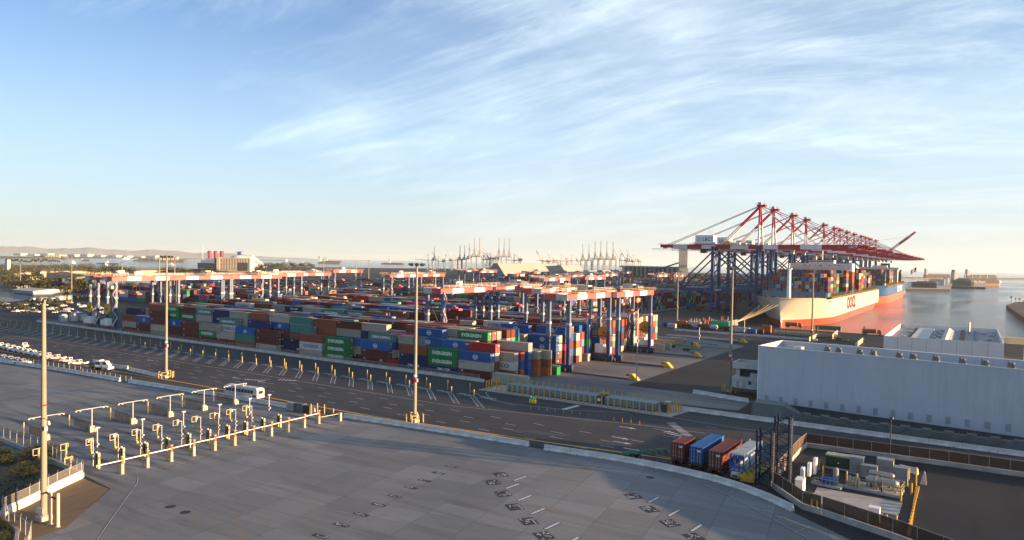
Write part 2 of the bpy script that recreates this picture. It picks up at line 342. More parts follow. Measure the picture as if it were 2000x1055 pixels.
# parking bays with STOP lettering (diagonal ladders), bollards come later
BAYX = [-111.7-7.72*k for k in range(46)]
o = MB(); st = MB()
def txt_on(o, s, x, y, size, rz, mt=PAINT, z=.04, sq=1.0, bold=.02, sy=1.0):
    me = textmesh(s, size, mt, sq, bold); k = len(o.v); M = Matrix.Translation((x, y, z)) @ Matrix.Rotation(rz, 4, 'Z')
    for vtx in me.vertices: o.v.append(tuple(M @ Vector((vtx.co.x, vtx.co.y*sy, 0))))
    mi = o.m(mt)
    for p in me.polygons:
        if p.normal.z > .5: o.f.append([k+j for j in p.vertices]); o.mi.append(mi)
for i, x in enumerate(BAYX):
    n = 13.5
    for dx in (-.85, .85): o.strip([(x-1+dx, 153.5), (x-1+n*.75+dx, 153.5-n*.75)], .15, .024, PAINT)
    for k in range(1, 9):
        t = k/9*n*.75; o.strip([(x-1.85+t, 153.5-t), (x-.15+t, 153.5-t)], .10, .028, PAINT)
    if i < 34: txt_on(st, 'STOP', x+3.4, 154.4, 1.9, -.12, PAINT, .032, 1.15, .03, 1.1)
kind(o.build('bay_markings'), 'structure')
kind(st.build('stop_lettering'), 'structure')
# road arrows and pedestrian hatching
o = MB()
def arrow(x, y, d, s=1.0, w=.18):
    o.sheet([(x,y-w),(x+d*2.6*s,y-w),(x+d*2.6*s,y+w),(x,y+w)], .024, PAINT); o.sheet([(x+d*2.6*s,y-.6),(x+d*4.2*s,y),(x+d*2.6*s,y+.6)], .024, PAINT)
for p, d in (((1210,833),1),((1195,853),1),((1198,862),1),((1218,875),1),((470,740),-1),((520,748),-1),((300,705),-1)):
    a = G(*p); arrow(a.x, a.y, d)
for (x0,y0,x1,y1) in ((480,741,520,744),(545,742,580,744),(1310,826,1350,856),(1302,843,1345,858)):
    a = G(x0,y0); b = G(x1,y1); dv = (b-a).normalized(); nv = Vector((-dv.y,dv.x,0))
    k = 0
    while k*1.2 < (b-a).length:
        c = a+dv*k*1.2; o.sheet([tuple((c-nv*1.0)[:2]),tuple((c+nv*1.0)[:2]),tuple((c+nv*1.0+dv*.45)[:2]),tuple((c-nv*1.0+dv*.45)[:2])], .024, PAINT); k += 1
a = G(1100,800); b = G(1130,792); o.strip([tuple(a[:2]), tuple(b[:2])], 1.3, .024, PAINT)
for s, x, y in (('NO',1003,843),('TRUCKS',1026,843),('IN',1044,846),('THIS',1064,849),('LANE',1088,850)):
    a = G(x, y)
    for q_ in range(6): u_ = (q_%3)*.8; v_ = (q_//3)*1.1; o.sheet([(a.x+u_,a.y+v_),(a.x+u_+.16,a.y+v_),(a.x+u_+.3,a.y+v_+.8),(a.x+u_+.14,a.y+v_+.8)], .03, FAINT)
kind(o.build('road_arrows'), 'structure')
# pad lettering plates, dark boxes with white lettering
PLATE = mat('black road paint', (.035,.035,.04), .7, var=.2)
o = MB(); o2 = MB()
def txt_on(o, s, x, y, size, rz, mt=PAINT, z=.04, sq=1.0, bold=.02, sy=1.0):
    me = textmesh(s, size, mt, sq, bold); k = len(o.v); M = Matrix.Translation((x, y, z)) @ Matrix.Rotation(rz, 4, 'Z')
    for vtx in me.vertices: o.v.append(tuple(M @ Vector((vtx.co.x, vtx.co.y*sy, 0))))
    mi = o.m(mt)
    for p in me.polygons:
        if p.normal.z > .5: o.f.append([k+j for j in p.vertices]); o.mi.append(mi)
def strokes(o, x, y, hw, hh, a, n, sd):                       # worn, unreadable white paint marks
    rr = random.Random(sd); c, s = math.cos(a), math.sin(a)
    for _ in range(n):
        u = rr.uniform(-hw, hw); v = rr.uniform(-hh, hh); lu = rr.uniform(.08,.30); lv = rr.uniform(.05,.10) if rr.random() < .6 else lu; lu = lu if lv < lu else .07
        o.sheet([(x+c*(u+p)-s*(v+q), y+s*(u+p)+c*(v+q)) for p, q in ((-lu,-lv),(lu,-lv),(lu,lv),(-lu,lv))], .03, PAINT)
for x, y in [(-71.4,63.5),(-72.1,67.9),(-72.8,72.4),(-73.6,76.8),(-74.3,81.1),(-75.1,85.7),(-75.7,89.9),(-76.5,94.4),(-77.2,98.9)]:
    o.sheet([(x-1.25,y-.45),(x+1.25,y-.30),(x+1.25,y+.60),(x-1.25,y+.45)], .024, PLATE); strokes(o, x, y+.08, 1.0, .22, .06, 7, int(y))
big = [(-67.3,100.2),(-66.0,95.9),(-61.3,92.1),(-56.6,88.2),(-51.8,84.5),(-47.3,81.2),(-44.0,103.5),(-39.6,99.5),(-35.0,95.8),(-30.5,92.8)]
for i, (x, y) in enumerate(big):
    a = -.62; c, s = math.cos(a), math.sin(a)
    o.sheet([(x+c*u-s*v, y+s*u+c*v) for u, v in ((-1.35,-1.15),(1.35,-1.15),(1.35,1.15),(-1.35,1.15))], .024, PLATE)
    strokes(o, x, y, 1.1, .95, a, 16, i)
for x, y in [(-63.4,100.4),(-62.2,96.2),(-57.5,92.5),(-52.8,88.7),(-48.2,85.0),(-40.7,103.9),(-36.0,100.2),(-31.3,96.3),(-43.4,81.9),(-26.6,92.6)]:
    a = PI/2-.12; c, s = math.cos(a), math.sin(a)
    for k, (L, w_, mt, z) in enumerate(((1.75,.36,PLATE,.024),(1.62,.22,PAINT,.034))): o.sheet([(x+c*u-s*v, y+s*u+c*v) for u, v in ((-L,-w_),(L,-w_),(L,w_),(-L,w_))], z, mt)
kind(o.build('pad_markings'), 'structure')
# ladder gutters along the curved barrier
o = MB()
for i in range(len(PADE)-1):
    pass
inner = [(-39.1,117.2),(-36.0,115.6),(-32.6,113.4),(-29.3,111.0),(-26.2,108.5),(-22.9,105.8),(-19.6,103.0),(-16.4,100.2),(-12.5,96.5),(-9,92)]
outer = [(-37.9,119.2),(-34.6,118.2),(-31.2,116.4),(-27.9,114.2),(-24.8,112.0),(-21.5,109.2),(-18.2,106.5),(-15.0,103.8),(-11.0,100.0),(-7,95)]
o.strip([(-44,118.4)]+inner, .10, .026, PLATE); o.strip([(-44,118.7)]+[(x+.3,y+.12) for x,y in inner], .05, .026, PAINT)
for a, b in zip(inner, outer):
    o.strip([a, b], .34, .024, PLATE); o.strip([a, b], .10, .030, PAINT)
kind(o.build('gutter_markings'), 'structure')
# hose-like double tyre line on the pad, drain covers
o = MB()
ln = [g(270,932),g(268,944),g(255,962),g(235,990),g(210,1025),g(190,1055),g(170,1085)]
o.strip(ln, .26, .026, PLATE); o.strip(ln, .10, .030, JERS)
for p in ((333,990),(362,1001),(1270,933),(1124,855)):
    c = G(*p); o.sheet([(c.x+.75*math.cos(t*PI/6), c.y+.75*math.sin(t*PI/6)) for t in range(12)], .03, PLATE)
for i in range(26):
    t = i/25; c = G(300+t*370, 922-t*98); rr = random.uniform(.8,2.0)
    o.strip([(c.x+random.uniform(-.4,.4), c.y-1.3), (c.x+random.uniform(-.6,.6), c.y), (c.x+random.uniform(-.4,.4), c.y+1.3)], .06, .028, random.choice([PAINT, PLATE, mat('crack sealant', (.10,.06,.055), .6)]))
kind(o.build('pavement_details'), 'structure')
# ---- far lands
land('far_island_ground', [g(0,562,-3),g(60,560,-3),g(110,548,-3),g(170,541,-3),g(120,530,-3),g(160,524,-3),g(120,519,-3),g(0,519,-3),(-2600,700),(-2600,300)], SCRUB, z=-1.5)
def bar(name, p, mt, z=-2.5, wall=None): return land(name, [g(x,y,z) for x,y in p], mt, z=z, zb=-6, wall=wall or mt)
bar('sand_bar', [(40,533.5),(130,529.5),(200,530),(330,528),(470,530.5),(520,533),(520,530),(470,526.5),(330,522.5),(200,522.5),(110,524.5),(40,528)], SAND, z=0)
bar('far_shore', [(0,504.5),(150,504.5),(330,504),(560,508.6),(560,508.2),(0,500.6)], SCRUB, z=0)
bar('pier_ground', [(1752,563.5),(1855,565),(1858,559),(1925,561),(1925,551.5),(1752,551)], CONC, z=0, wall=mat('pier wall', (.055,.052,.045), .9, var=.3))
bar('breakwater', [(1600,541),(2050,545.2),(2050,544.0),(1600,539.9)], ROCKM, z=0)
bar('shore_point', [(1965,596),(2000,620),(2060,660),(2120,640),(2040,588),(1985,590)], ROCKM, z=0)
# hills behind the bay
HILL = mat('distant hills', (.20,.19,.18), .95, var=.2, scale=.0006)
o = MB(); P = []; D = 16500
for i in range(81):
    px = -160+i*11; hgt = 150+330*max(0, math.sin((px+420)/330.0))**1.0*(1 if px < 560 else .4)+60*math.sin(px*.045)+30*math.sin(px*.11+1)+14*math.sin(px*.31)
    hgt *= max(.0, min(1, (660-px)/240.0)); a = AD(px, D); b = AD(px, D+1800); P.append(((a.x,a.y,-4.6), (a.x,a.y,max(hgt*.12,0)), (b.x,b.y,max(hgt, 1)*.36)))
for i in range(80):
    a, b = P[i], P[i+1]; o.add([a[0],b[0],b[1],a[1],a[2],b[2]], [(0,1,2,3),(3,2,5,4)], HILL)
kind(o.build('hills', smooth=True), 'structure')
# ================================================================== CONTAINERS
COLS = {'maroon':(.135,.028,.022),'brown':(.27,.075,.040),'beige':(.40,.37,.31),'white':(.52,.53,.51),'blue':(.012,.105,.34),'navy':(.014,.030,.105),
 'green':(.008,.21,.055),'teal':(.060,.25,.21),'greyteal':(.10,.21,.19),'red':(.42,.028,.02),'magenta':(.60,.02,.20),'orange':(.47,.13,.04),'lime':(.16,.34,.05),'yellow':(.48,.30,.08)}
CNAME = {'maroon':'dark maroon','brown':'rust brown','beige':'grey-beige','white':'white','blue':'bright blue','navy':'navy blue','green':'green','teal':'turquoise','greyteal':'grey-green','red':'red','magenta':'pink','orange':'orange','lime':'lime green','yellow':'mustard yellow'}
def paint(name, c, island):                                     # faded paint with rust runs, a little different on every box
    m, n, l, b = node_mat(name); t = n.new('ShaderNodeTexCoord').outputs['Object']
    if island: r_ = n.new('ShaderNodeNewGeometry').outputs['Random Per Island']
    else: r_ = n.new('ShaderNodeObjectInfo').outputs['Random']
    c = tuple(.82*q for q in c); gr = tuple(.6*q+.4*.30*(c[0]+c[1]+c[2]) for q in c)
    base = mixc(n, l, r_, tuple(q*.78 for q in c), tuple(q*1.22 for q in c)); fade = noise(n, l, t, .5, 5, .6); base = mixc(n, l, rng(n, l, fade, .4, .75, 0, .45), base, gr)
    rs_ = noise(n, l, t, 1.6, 7, .7, (1,1,.22)); base = mixc(n, l, rng(n, l, rs_, .57, .70, 0, .60), base, (.10,.05,.03))
    l.new(base, b.inputs['Base Color']); b.inputs['Roughness'].default_value = .65; b.inputs['Specular IOR Level'].default_value = .2; return m
CM = {k: paint('container steel '+k, v, False) for k, v in COLS.items()}
CM2 = {k: paint('stacked container steel '+k, v, True) for k, v in COLS.items()}
LW = mat('white lettering', (.75,.75,.73), .6, var=.04); LB = mat('dark lettering', (.03,.04,.08), .6, var=.04); LR = mat('red lettering', (.5,.03,.04), .6, var=.04)
BARM = mat('door bar steel', (.42,.42,.40), .4, metal=.3, var=.1)
CW, CH = 2.44, 2.75
CBODY = {}; CDOOR = {}; CFRAME = {}
def cont_meshes(col, L):
    k = (col, L)
    if k in CBODY: return
    m = CM[col]; b = MB(); x0, x1, y0, y1 = -L/2, L/2, -CW/2, CW/2
    n = int(L/.62); dx = L/n                                   # corrugated sides as a trapezoid wave
    for sy in (-1, 1):
        pts = []; yo = sy*(CW/2-.03); yi = sy*(CW/2-.085)
        for i in range(n):
            a = x0+i*dx; pts += [(a, yo), (a+dx*.3, yo), (a+dx*.5, yi), (a+dx*.8, yi)]
        pts.append((x1, yo)); P = [(x, y, .12) for x, y in pts]+[(x, y, CH-.1) for x, y in pts]; q = len(pts)
        b.add(P, [((i, i+1, q+i+1, q+i) if sy < 0 else (i+1, i, q+i, q+i+1)) for i in range(q-1)], m)
    b.box(x0, x1, -CW/2+.1, CW/2-.1, .05, CH-.04, m)
    CBODY[k] = b.mesh('body')
    f = MB()
    for sx in (x0, x1-.14):
        for sy in (y0, y1-.14): f.box(sx, sx+.14, sy, sy+.14, 0, CH, m)
    for sy in (y0, y1-.07):
        f.box(x0+.14, x1-.14, sy, sy+.07, 0, .15, m); f.box(x0+.14, x1-.14, sy, sy+.07, CH-.11, CH-.002, m)
    for sx in (x0, x1-.1): f.box(sx, sx+.1, y0+.14, y1-.14, CH-.12, CH-.002, m); f.box(sx, sx+.1, y0+.14, y1-.14, 0, .15, m)
    CFRAME[k] = f.mesh('corner_frame')
    d = MB()
    for s in (-1, 1):
        yc = s*.56; d.box(x1-.05, x1+.012, yc-.53, yc+.53, .16, CH-.13, m)
        for u in (-.27, .22):
            d.beam((x1+.045, yc+u, .12), (x1+.045, yc+u, CH-.1), .05, .05, BARM); d.box(x1+.02, x1+.08, yc+u-.09, yc+u+.12, 1.1, 1.18, BARM)
            for z in (.45, 2.25): d.box(x1+.013, x1+.03, yc+u-.14, yc+u+.14, z, z+.08, BARM)
    d.box(x1+.013, x1+.02, .2, .9, 2.0, 2.3, LW)
    CDOOR[k] = d.mesh('doors')
def logo_ring():
    b = MB(); n = 20
    for r0, r1 in ((.78,.66),(.50,.42)):
        P = []
        for i in range(n):
            a = 2*PI*i/n; P += [(r0*1.25*math.cos(a), 0, r0*math.sin(a)), (r1*1.25*math.cos(a), 0, r1*math.sin(a))]
        b.add(P, [(2*i, 2*((i+1)%n), 2*((i+1)%n)+1, 2*i+1) for i in range(n)], LW)
    b.box(-.8, .8, -.005, 0, -.1, .1, LW); return b.mesh('logo')
RING = logo_ring()
def mark(o, col, rnd, m=None):
    y = -CW/2-.012
    if m is None:
        m = {'green':'EVERGREEN','greyteal':'OOCL','navy':'CMA CGM','blue':'ring','magenta':'ONE','beige':'tri','white':'COSCO','maroon':'cap','red':'OO'}.get(col)
        if col in ('maroon','navy') and rnd.random() < .5: m = 'small'
    if m in ('EVERGREEN',): lettering('EVERGREEN', 1.55, LW, o, (-.3, y, 1.35), FACE_NY, .98, .035)
    elif m == 'OOCL': lettering('CHINA SHIPPING', 1.25, LW, o, (0, y, 1.35), FACE_NY, .92, .03)
    elif m == 'CMA CGM': lettering('CMA CGM', 1.1, LW, o, (.3, y, 1.7), FACE_NY, 1.0, .02)
    elif m == 'ring': place(RING, 'logo', (.4, y, 1.38), 0, o)
    elif m == 'ONE': lettering('ONE', 2.6, LW, o, (2.6, y, 1.35), FACE_NY, 1.0, .02)
    elif m == 'COSCO': lettering('COSCO', 1.6, LB, o, (.2, y, 1.3), FACE_NY, 1.45, .03)
    elif m == 'tri': lettering('tex', .7, LR, o, (-4.4, y, 2.2), FACE_NY, 1.0, .03)
    elif m == 'cap': lettering('CAI', .5, LW, o, (-4.9, y, 2.2), FACE_NY, 1.0, .02)
    elif m == 'small': lettering('TEX', .5, LW, o, (-4.7, y, 2.2), FACE_NY, 1.0, .02)
    elif m == 'OO': lettering('OO', .9, LW, o, (-4.9, y, 2.0), FACE_NY, 1.0, .02)
def container(col, L, loc, label, group='shipping containers stacked in the yard', rz=0, marked=True, seed=0, m=None):
    cont_meshes(col, L); k = (col, L)
    o = empty('shipping_container', loc, rz); tag(o, label, 'shipping container', group)
    place(CBODY[k], 'body', parent=o); place(CFRAME[k], 'corner_frame', parent=o); place(CDOOR[k], 'doors', parent=o)
    if marked: mark(o, col, random.Random(seed), m)
    return o
# ---- the yard: a grid of slots. cells[(block,row)] = list of stacks (xleft, length, [colours bottom to top])
PAL = ['maroon']*34+['brown']*13+['beige']*21+['white']*4+['blue']*11+['navy']*8+['green']*4+['teal']*3+['greyteal']*4+['red']*3+['orange']*2+['magenta']
R = random.Random(5)
L40 = 12.19
YB = []                                                         # records: x,y,z,L,col,rowid
def stack(x, y, cols, L=L40, row=None, bay=None):
    for t, c in enumerate(cols): YB.append([x+L/2, y+CW/2, t*CH, L, c, row, bay, t, len(cols)])
B, M, W_, U, K, V_, T, O_ = 'beige','maroon','white','blue','navy','green','teal','brown'
front = [(-337.6,[M,B,O_]),(-325.3,[M,M,U]),(-313.5,[B,B,M]),(-301.0,[M,M,U]),(-288.4,[M,M,M]),(-275.9,[M,V_,B]),(-263.4,[M,B]),(-250.9,[O_,T,U]),(-237.4,[B,M,M]),
         (-211.6,[B,W_,O_]),(-197.9,[V_,V_,V_]),(-178.9,[M,M,U]),(-161.2,[K,K,O_]),(-148.5,[K,V_,V_]),(-135.9,[M,B,U])]
for i, (x, c) in enumerate(front): stack(x, 177.2, c, row=0, bay=i)
YB.append([-164.6, 178.4, 0, 6.06, 'red', 0, 99, 0, 1])
Y0 = 177.2; PIT = 2.86
def pxx(px, Y): return VY(px, 600, Y).x
# second and third rows: tall stacks whose upper tiers show above the front row
r1 = [(264,[M,K,W_,O_][:3]),(292,[M,B,M,M]),(396,[M,K,U]),(428,[B,B,W_,'greyteal']),(462,[M,M,U]),(484,[M,U,K,K]),(548,[K,K,M]),(567,[K,M,B,T]),(689,[M,B,U]),(706,[K,M,'greyteal']),(720,[M,W_,U,'greyteal']),(779,[M,B,O_,B]),(808,[K,B,B,U,U][1:]),(860,[O_,M,B,U]),(908,[U,O_,B,'red'])]
r2 = [(246,[M,M,K,K]),(290,[M,M,M,O_,O_]),(320,[V_,V_,V_,V_,V_]),(352,[M,M,M,V_,M]),(383,[M,M,B,B,'greyteal']),(413,[M,K,K,K,K]),(448,[M,M,B,B,B]),(487,[M,M,M,O_,O_]),(526,[M,K,M,U,B]),(567,[M,B,T,B,T]),(613,[K,'greyteal',O_,O_,O_]),(658,[M,B,U,B,M]),(707,[K,K,M,K,B]),(760,[M,B,B,'magenta']),(810,[M,M,B,U,U]),(872,[M,O_,B,B])]
for i, (px, c) in enumerate(r1): stack(pxx(px, 180.1), 180.1, c, row=1, bay=i)
for i, (px, c) in enumerate(r2): stack(pxx(px, 183.0), 183.0, c, row=2, bay=i)
def fill(y, x0, x1, hmin, hmax, row, gapp=.06, pitch=12.75, edge=None, rr=R, hf=None):
    x = x1; bay = 0; h = rr.randint(hmin, hmax)
    while x-pitch > x0:
        if rr.random() < .55: h = rr.randint(hmin, hmax)
        if hf: hh = hf(x, bay, h)
        else: hh = h
        if rr.random() > gapp and hh > 0:
            if rr.random() < .12:
                for q in (0, 1):
                    stack(x-12.19+q*6.12, y, [rr.choice(PAL) for _ in range(hh)], 6.06, row, bay)
            else:
                base = rr.choice(PAL); stack(x-12.19, y, [base if rr.random() < .3 else rr.choice(PAL) for _ in range(hh)], L40, row, bay)
        x -= pitch; bay += 1
# block 1 right end rows 1..8 step back as in the photo (ends sunlit)
ends1 = [(-123.9,[M,B,U]),(-121.6,[U,B,B]),(-119.0,[O_,W_,B]),(-118.6,['orange','blue','red']),(-117.8,[U,U,U,B]),(-116.2,['orange','orange',B]),(-114.2,['orange',O_,'beige']),(-112.6,['green'])]
for i, (xr, c) in enumerate(ends1[1:]):
    y = Y0+PIT*(i+1)*1.12
    if i > 0: stack(xr-12.2, y, c, row=3+i, bay=40)
for r in range(3, 10):
    fill(Y0+PIT*r, -338, -131 if r > 2 else -150, 4, 5, r, .03, hf=lambda x, b, h: h)
for r in range(10): fill(211.5+PIT*r, -345, -121-(r % 3)*.5 if r else -133, 3, 5, 10+r, .05, hf=lambda x, b, h: (h if x < -150 else max(h, 4)))
for r in range(10): fill(245.5+PIT*r, -350, -121, 4, 5, 20+r, .05, hf=lambda x, b, h: (5 if b < 2 else h))
for r in range(10): fill(280+PIT*r, -352, -121, 3, 5, 30+r, .06, hf=lambda x, b, h: (5 if b < 2 else h))
for r in range(8): fill(315+PIT*r, -355, -160, 4, 5, 40+r, .05)
b0 = 50
for yb in range(9):
    for r in range(10): fill(384+37*yb+PIT*r, -340, -212, 4, 5, b0, .05); b0 += 1
for yb in range(12):
    for r in range(0, 10, 1): fill(300+40*yb+PIT*r, -690+25*(yb % 3), -385-20*(yb % 2), 2, 4, b0, .10 if yb > 2 else .3); b0 += 1
for yb in range(5):
    for r in range(0, 10): fill(730+45*yb+PIT*r, -340, -205, 2, 5, b0, .1); b0 += 1
for yb in range(14):
    for r in range(0, 10, 2):
        yy = 1000+75*yb+PIT*r; x1 = -230-.0*yb
        fill(yy, -700-60*yb, x1-(30 if yb % 2 else 0), 1, 4, 900+yb, .25)
# occupancy for exposure
occ = {}
for i, c in enumerate(YB):
    n = int(round(c[3]/3)); z = int(round(c[2]/CH))
    for q in range(n): occ[(int((c[0]-c[3]/2+1.5+q*3)//3), round(c[1]/PIT), z)] = 1
score = []
for i, c in enumerate(YB):
    z = int(round(c[2]/CH)); n = int(round(c[3]/3)); fr = top = 0
    for q in range(n):
        gx = int((c[0]-c[3]/2+1.5+q*3)//3); gy = round(c[1]/PIT)
        if (gx, gy-1, z) not in occ and (gx, gy-2, z) not in occ: fr += 1
        if (gx, gy, z+1) not in occ: top += 1
    gx = int((c[0]+c[3]/2+1.5)//3); en = 0 if (gx, round(c[1]/PIT), z) in occ else 1
    D = depth((c[0], c[1], c[2])); sl = (HC-c[2]-CH)/D
    # front faces low down behind a taller row are hidden: require view over the row in front
    vis = 1.0
    gy = round(c[1]/PIT); gxm = int(c[0]//3)
    for k in range(1, 9):
        if (gxm+int(k*.9), gy-k, z+1) in occ and sl*PIT*k < CH: vis *= .25; break
    score.append((((fr/n)*12.2*CH*vis*.8 + (top/n)*12.2*2.44*sl*1.2*(vis if not top else 1) + en*CH*2.44*.6*vis)/D/D*(c[3]/12.19), i))
score.sort(reverse=True)
vis_ids = [i for s, i in score[:286] if s > 0]; vset = set(vis_ids)
TIER = ['ground', 'second', 'third', 'fourth', 'fifth', 'sixth']
cnt = {}
for i in sorted(vis_ids, key=lambda i: (YB[i][5], -YB[i][0])):
    x, y, z, L, col, row, bay, t, H = YB[i]; nm = CNAME[col]; mk = {'green':' lettered','greyteal':' lettered','blue':' logo','white':' lettered'}.get(col, '')
    if row == 0:
        lab = ('short red container on the ground between two front row stacks' if bay == 99 else
               '%s%s container, %s tier of the %s stack from the left along the wall' % (nm, mk, TIER[t], ordw(bay)))
    else:
        px_ = 1000+FPX*((Vector((x, y, z+1))-CAM).dot(RGT))/depth((x, y, z))
        where = ('yard block behind the front row' if row < 10 else 'second yard block' if row < 20 else 'third yard block' if row < 30 else 'fourth yard block' if row < 40 else 'far yard block')
        rr_ = row % 10 if row < 40 else min(row-40, 60)
        key = (where, rr_); n = cnt[key] = cnt.get(key, -1)+1
        if row < 10: lab = '%s container, %s tier, row %s behind the wall, %s showing from its right end' % (nm, TIER[t], ordw(row), ordw(n))
        else: lab = '%s container in the %s, %s row, %s showing from its right end' % (nm, where, ordw(rr_), ordw(n))
    container(col, L, (x, y, z), lab, seed=i)
b = MB()
for i, c in enumerate(YB):
    if i in vset: continue
    x, y, z, L, col, row, bay, t, H = c; m = CM2[col]; b.box(x-L/2, x+L/2, y-1.2, y+1.2, z+.03, z+CH-.03, m)
tg = tag(b.build('container_stacks'), 'remaining stacked shipping containers filling the yard blocks as one mass', 'containers'); kind(tg, 'stuff')
print('yard containers', len(YB), 'individual', len(vis_ids))
# loose containers on the yard pavement
def loose(col, L, x, y, lab, rz=0): return container(col, L, (x, y, .02), lab, 'loose containers standing on open pavement', rz, True, 3, None if col != 'beige' else 'none')
loose('beige', L40, -116.2, 177.6, 'cream container alone at the right foot of the front stacks', -.02)
loose('beige', L40, -126.0, 237.2, 'cream container on the ground under the nearest gantry machinery')
loose('beige', L40, -115.5, 287.0, 'grey container on open pavement nearest of the pale row behind the second gantry')
loose('yellow', L40, -117.0, 302.5, 'sandy yellow container on open pavement, longest of the pale row')
loose('beige', L40, -115.0, 293.5, 'cream container between the grey and the sandy yellow one')
loose('beige', 6.06, -114.5, 318.0, 'short grey container near the low white wall')
# ================================================================== YARD GANTRY CRANES
LEGM = mat('gantry leg pale steel', (.105,.14,.215), .5, var=.1, scale=.3)
def band(b, ax, a0, a1, c1, c2, d1, d2, mats, n):
    for i in range(n):
        u = a0+(a1-a0)*i/n; v = a0+(a1-a0)*(i+1)/n; m = mats[i % len(mats)]
        if ax == 'y': b.box(c1, c2, u, v, d1, d2, m)
        else: b.box(u, v, c1, c2, d1, d2, m)
GRR = mat('gantry faded red paint', (.44,.10,.10), .5, var=.15, scale=.3)
def rmg_proto(name, loc, label, span=31.5, trol=.45, detail=True, rz=0):
    root = empty(name, loc, rz); tag(root, label, 'gantry crane', 'gantry cranes straddling the container blocks')
    HX = 3.9; TOP = 26.2
    for sy in (0, span):
        s = 1 if sy == 0 else -1
        for sx in (-HX, HX):
            l = MB(); l.box(sx-.62, sx+.62, sy-.46, sy+.46, 1.9, 11.5, CRB); l.box(sx-.68, sx+.68, sy-.5, sy+.5, 11.5, 24.2, LEGM)
            l.box(sx-.82, sx+.82, sy-.62, sy+.62, 15.8, 16.6, WHT2); l.build('leg', root)
        l = MB(); l.box(-5.8, 5.8, sy-.65, sy+.65, 1.3, 2.4, CRB)
        if s > 0: l.box(-1.6, 1.6, sy-.68, sy-.655, 1.6, 2.1, LW)
        sb = l.build('sill_beam', root)
        for x in (-4.6, -1.6, 1.6, 4.6):
            w = MB(); w.box(x-1.1, x+1.1, sy-.45, sy+.45, .7, 1.3, DKS)
            for u in (-.6, .6): w.cyl((x+u, sy-.3, .45), (x+u, sy+.3, .45), .45, BLK, n=10)
            w.build('bogie', sb)
        l = MB(); l.beam((-HX, sy, 9.5), (HX, sy, 9.5), .3, .3, DKS); l.beam((-HX, sy, 9.5), (HX, sy, 22), .28, .28, DKS); l.build('cross_brace', root)
    for k, sx in enumerate((-HX, HX)):
        l = MB(); band(l, 'y', -2.0, span+2.0, sx-.55, sx+.55, 24.3, 26.2, [GRR, CRW], 5); gd = l.build('girder', root)
        w = MB(); w.rail([(sx+(1.6 if k else -1.6), -2, 26.4), (sx+(1.6 if k else -1.6), span+2, 26.4)], 1.1, YEL2 if k else CRW, 3.5, .08)
        w.box(min(sx, sx+(1.6 if k else -1.6)), max(sx, sx+(1.6 if k else -1.6)), -2, span+2, 26.3, 26.42, GRR); w.build('walkway', gd)
    for sy in (-1.7, span+1.7):
        l = MB(); band(l, 'x', -HX-.5, HX+.5, sy-.45, sy+.45, 24.2, 26.3, [GRR, WHT2], 2); l.build('end_tie', root)
    ty = span*trol; l = MB(); l.box(-4.6, 4.6, ty-2.6, ty+2.6, 26.5, 27.0, GRR); l.box(-2.6, 1.8, ty-1.6, ty+1.6, 27.0, 28.9, WHT2)
    l.cyl((2.6, ty-1.5, 27.8), (2.6, ty+1.5, 27.8), .7, DKS); l.rail([(-4.6, ty-2.6, 27), (4.6, ty-2.6, 27), (4.6, ty+2.6, 27), (-4.6, ty+2.6, 27)], 1.1, CRW, 2.4, .08)
    for q in range(5): l.box(-4+q*1.5, -3.4+q*1.5, ty+1.9, ty+2.4, 27, 28.2+(q % 3)*.4, random.choice([DKS, WHT2, GALV]))
    tr = l.build('trolley', root)
    l = MB(); hz = 17.5
    for u in (-1.6, 1.6):
        for v in (-.9, .9): l.beam((u*.7, ty+v*.6, 26.5), (u, ty+v, hz+1.0), .06, .06, DKS)
    l.box(-3.0, 3.0, ty-1.0, ty+1.0, hz, hz+.5, GRR); l.box(-1.2, 1.2, ty-.8, ty+.8, hz+.5, hz+1.2, GRR)
    for u in (-3, 3): l.box(u-.15, u+.15, ty-1.2, ty+1.2, hz-.3, hz+.2, GRR)
    l.build('spreader', tr)
    if detail:
        l = MB(); l.box(-2.2, 1.4, span+.9, span+2.9, 3.0, 6.2, WHT); l.box(2.0, 4.4, span+.9, span+2.9, 3.1, 5.4, WHT); l.box(-2.3, 4.6, span+.8, span+3.0, 2.6, 2.98, GRR)
        l.build('power_house', root)
        l = MB(); l.cyl((1.5, span+1.0, 10.6), (1.5, span+1.6, 10.6), 2.6, YEL, n=24); l.cyl((1.5, span+.9, 10.6), (1.5, span+1.7, 10.6), .6, DKS, n=12)
        for a in range(10): t = a*PI/5; l.beam((1.5, span+.93, 10.6), (1.5+2.5*math.cos(t), span+.93, 10.6+2.5*math.sin(t)), .12, .12, ORG)
        l.build('cable_reel', root)
        l = MB(); x0 = -HX-1.0
        for k in range(6):
            za = 3+k*3.7; a = (x0-.9, span+(.3 if k % 2 else 2.6), za); c = (x0-.9, span+(2.6 if k % 2 else .3), za+3.7); l.beam(a, c, .7, .16, WHT2); l.beam((a[0]-.3,a[1],a[2]+1), (c[0]-.3,c[1],c[2]+1), .06, .06, GRR)
        l.build('stairway', root)
    return root
R0 = rmg_proto('yard_gantry_crane', (-117.5, 208.8, .0), 'nearest blue-legged gantry crane at the open right end of the yard', trol=.62)
T0 = empty('tmp'); bpy.data.objects.remove(T0)
def put_rmg(x, y, label, flip=False, proto=None):
    o = copy_tree(R0, (x, y+(31.5 if flip else 0), 0), PI if flip else 0); tag(o, label, 'gantry crane', 'gantry cranes straddling the container blocks'); return o
put_rmg(-115.2, 243.4, 'blue-legged gantry crane just behind and right of the nearest one')
put_rmg(-148.5, 243.4, 'gantry crane to the upper left of the nearest one, behind its girder')
put_rmg(-172.0, 209.0, 'gantry crane over the middle blocks lifting a maroon container, wide white girder', True)
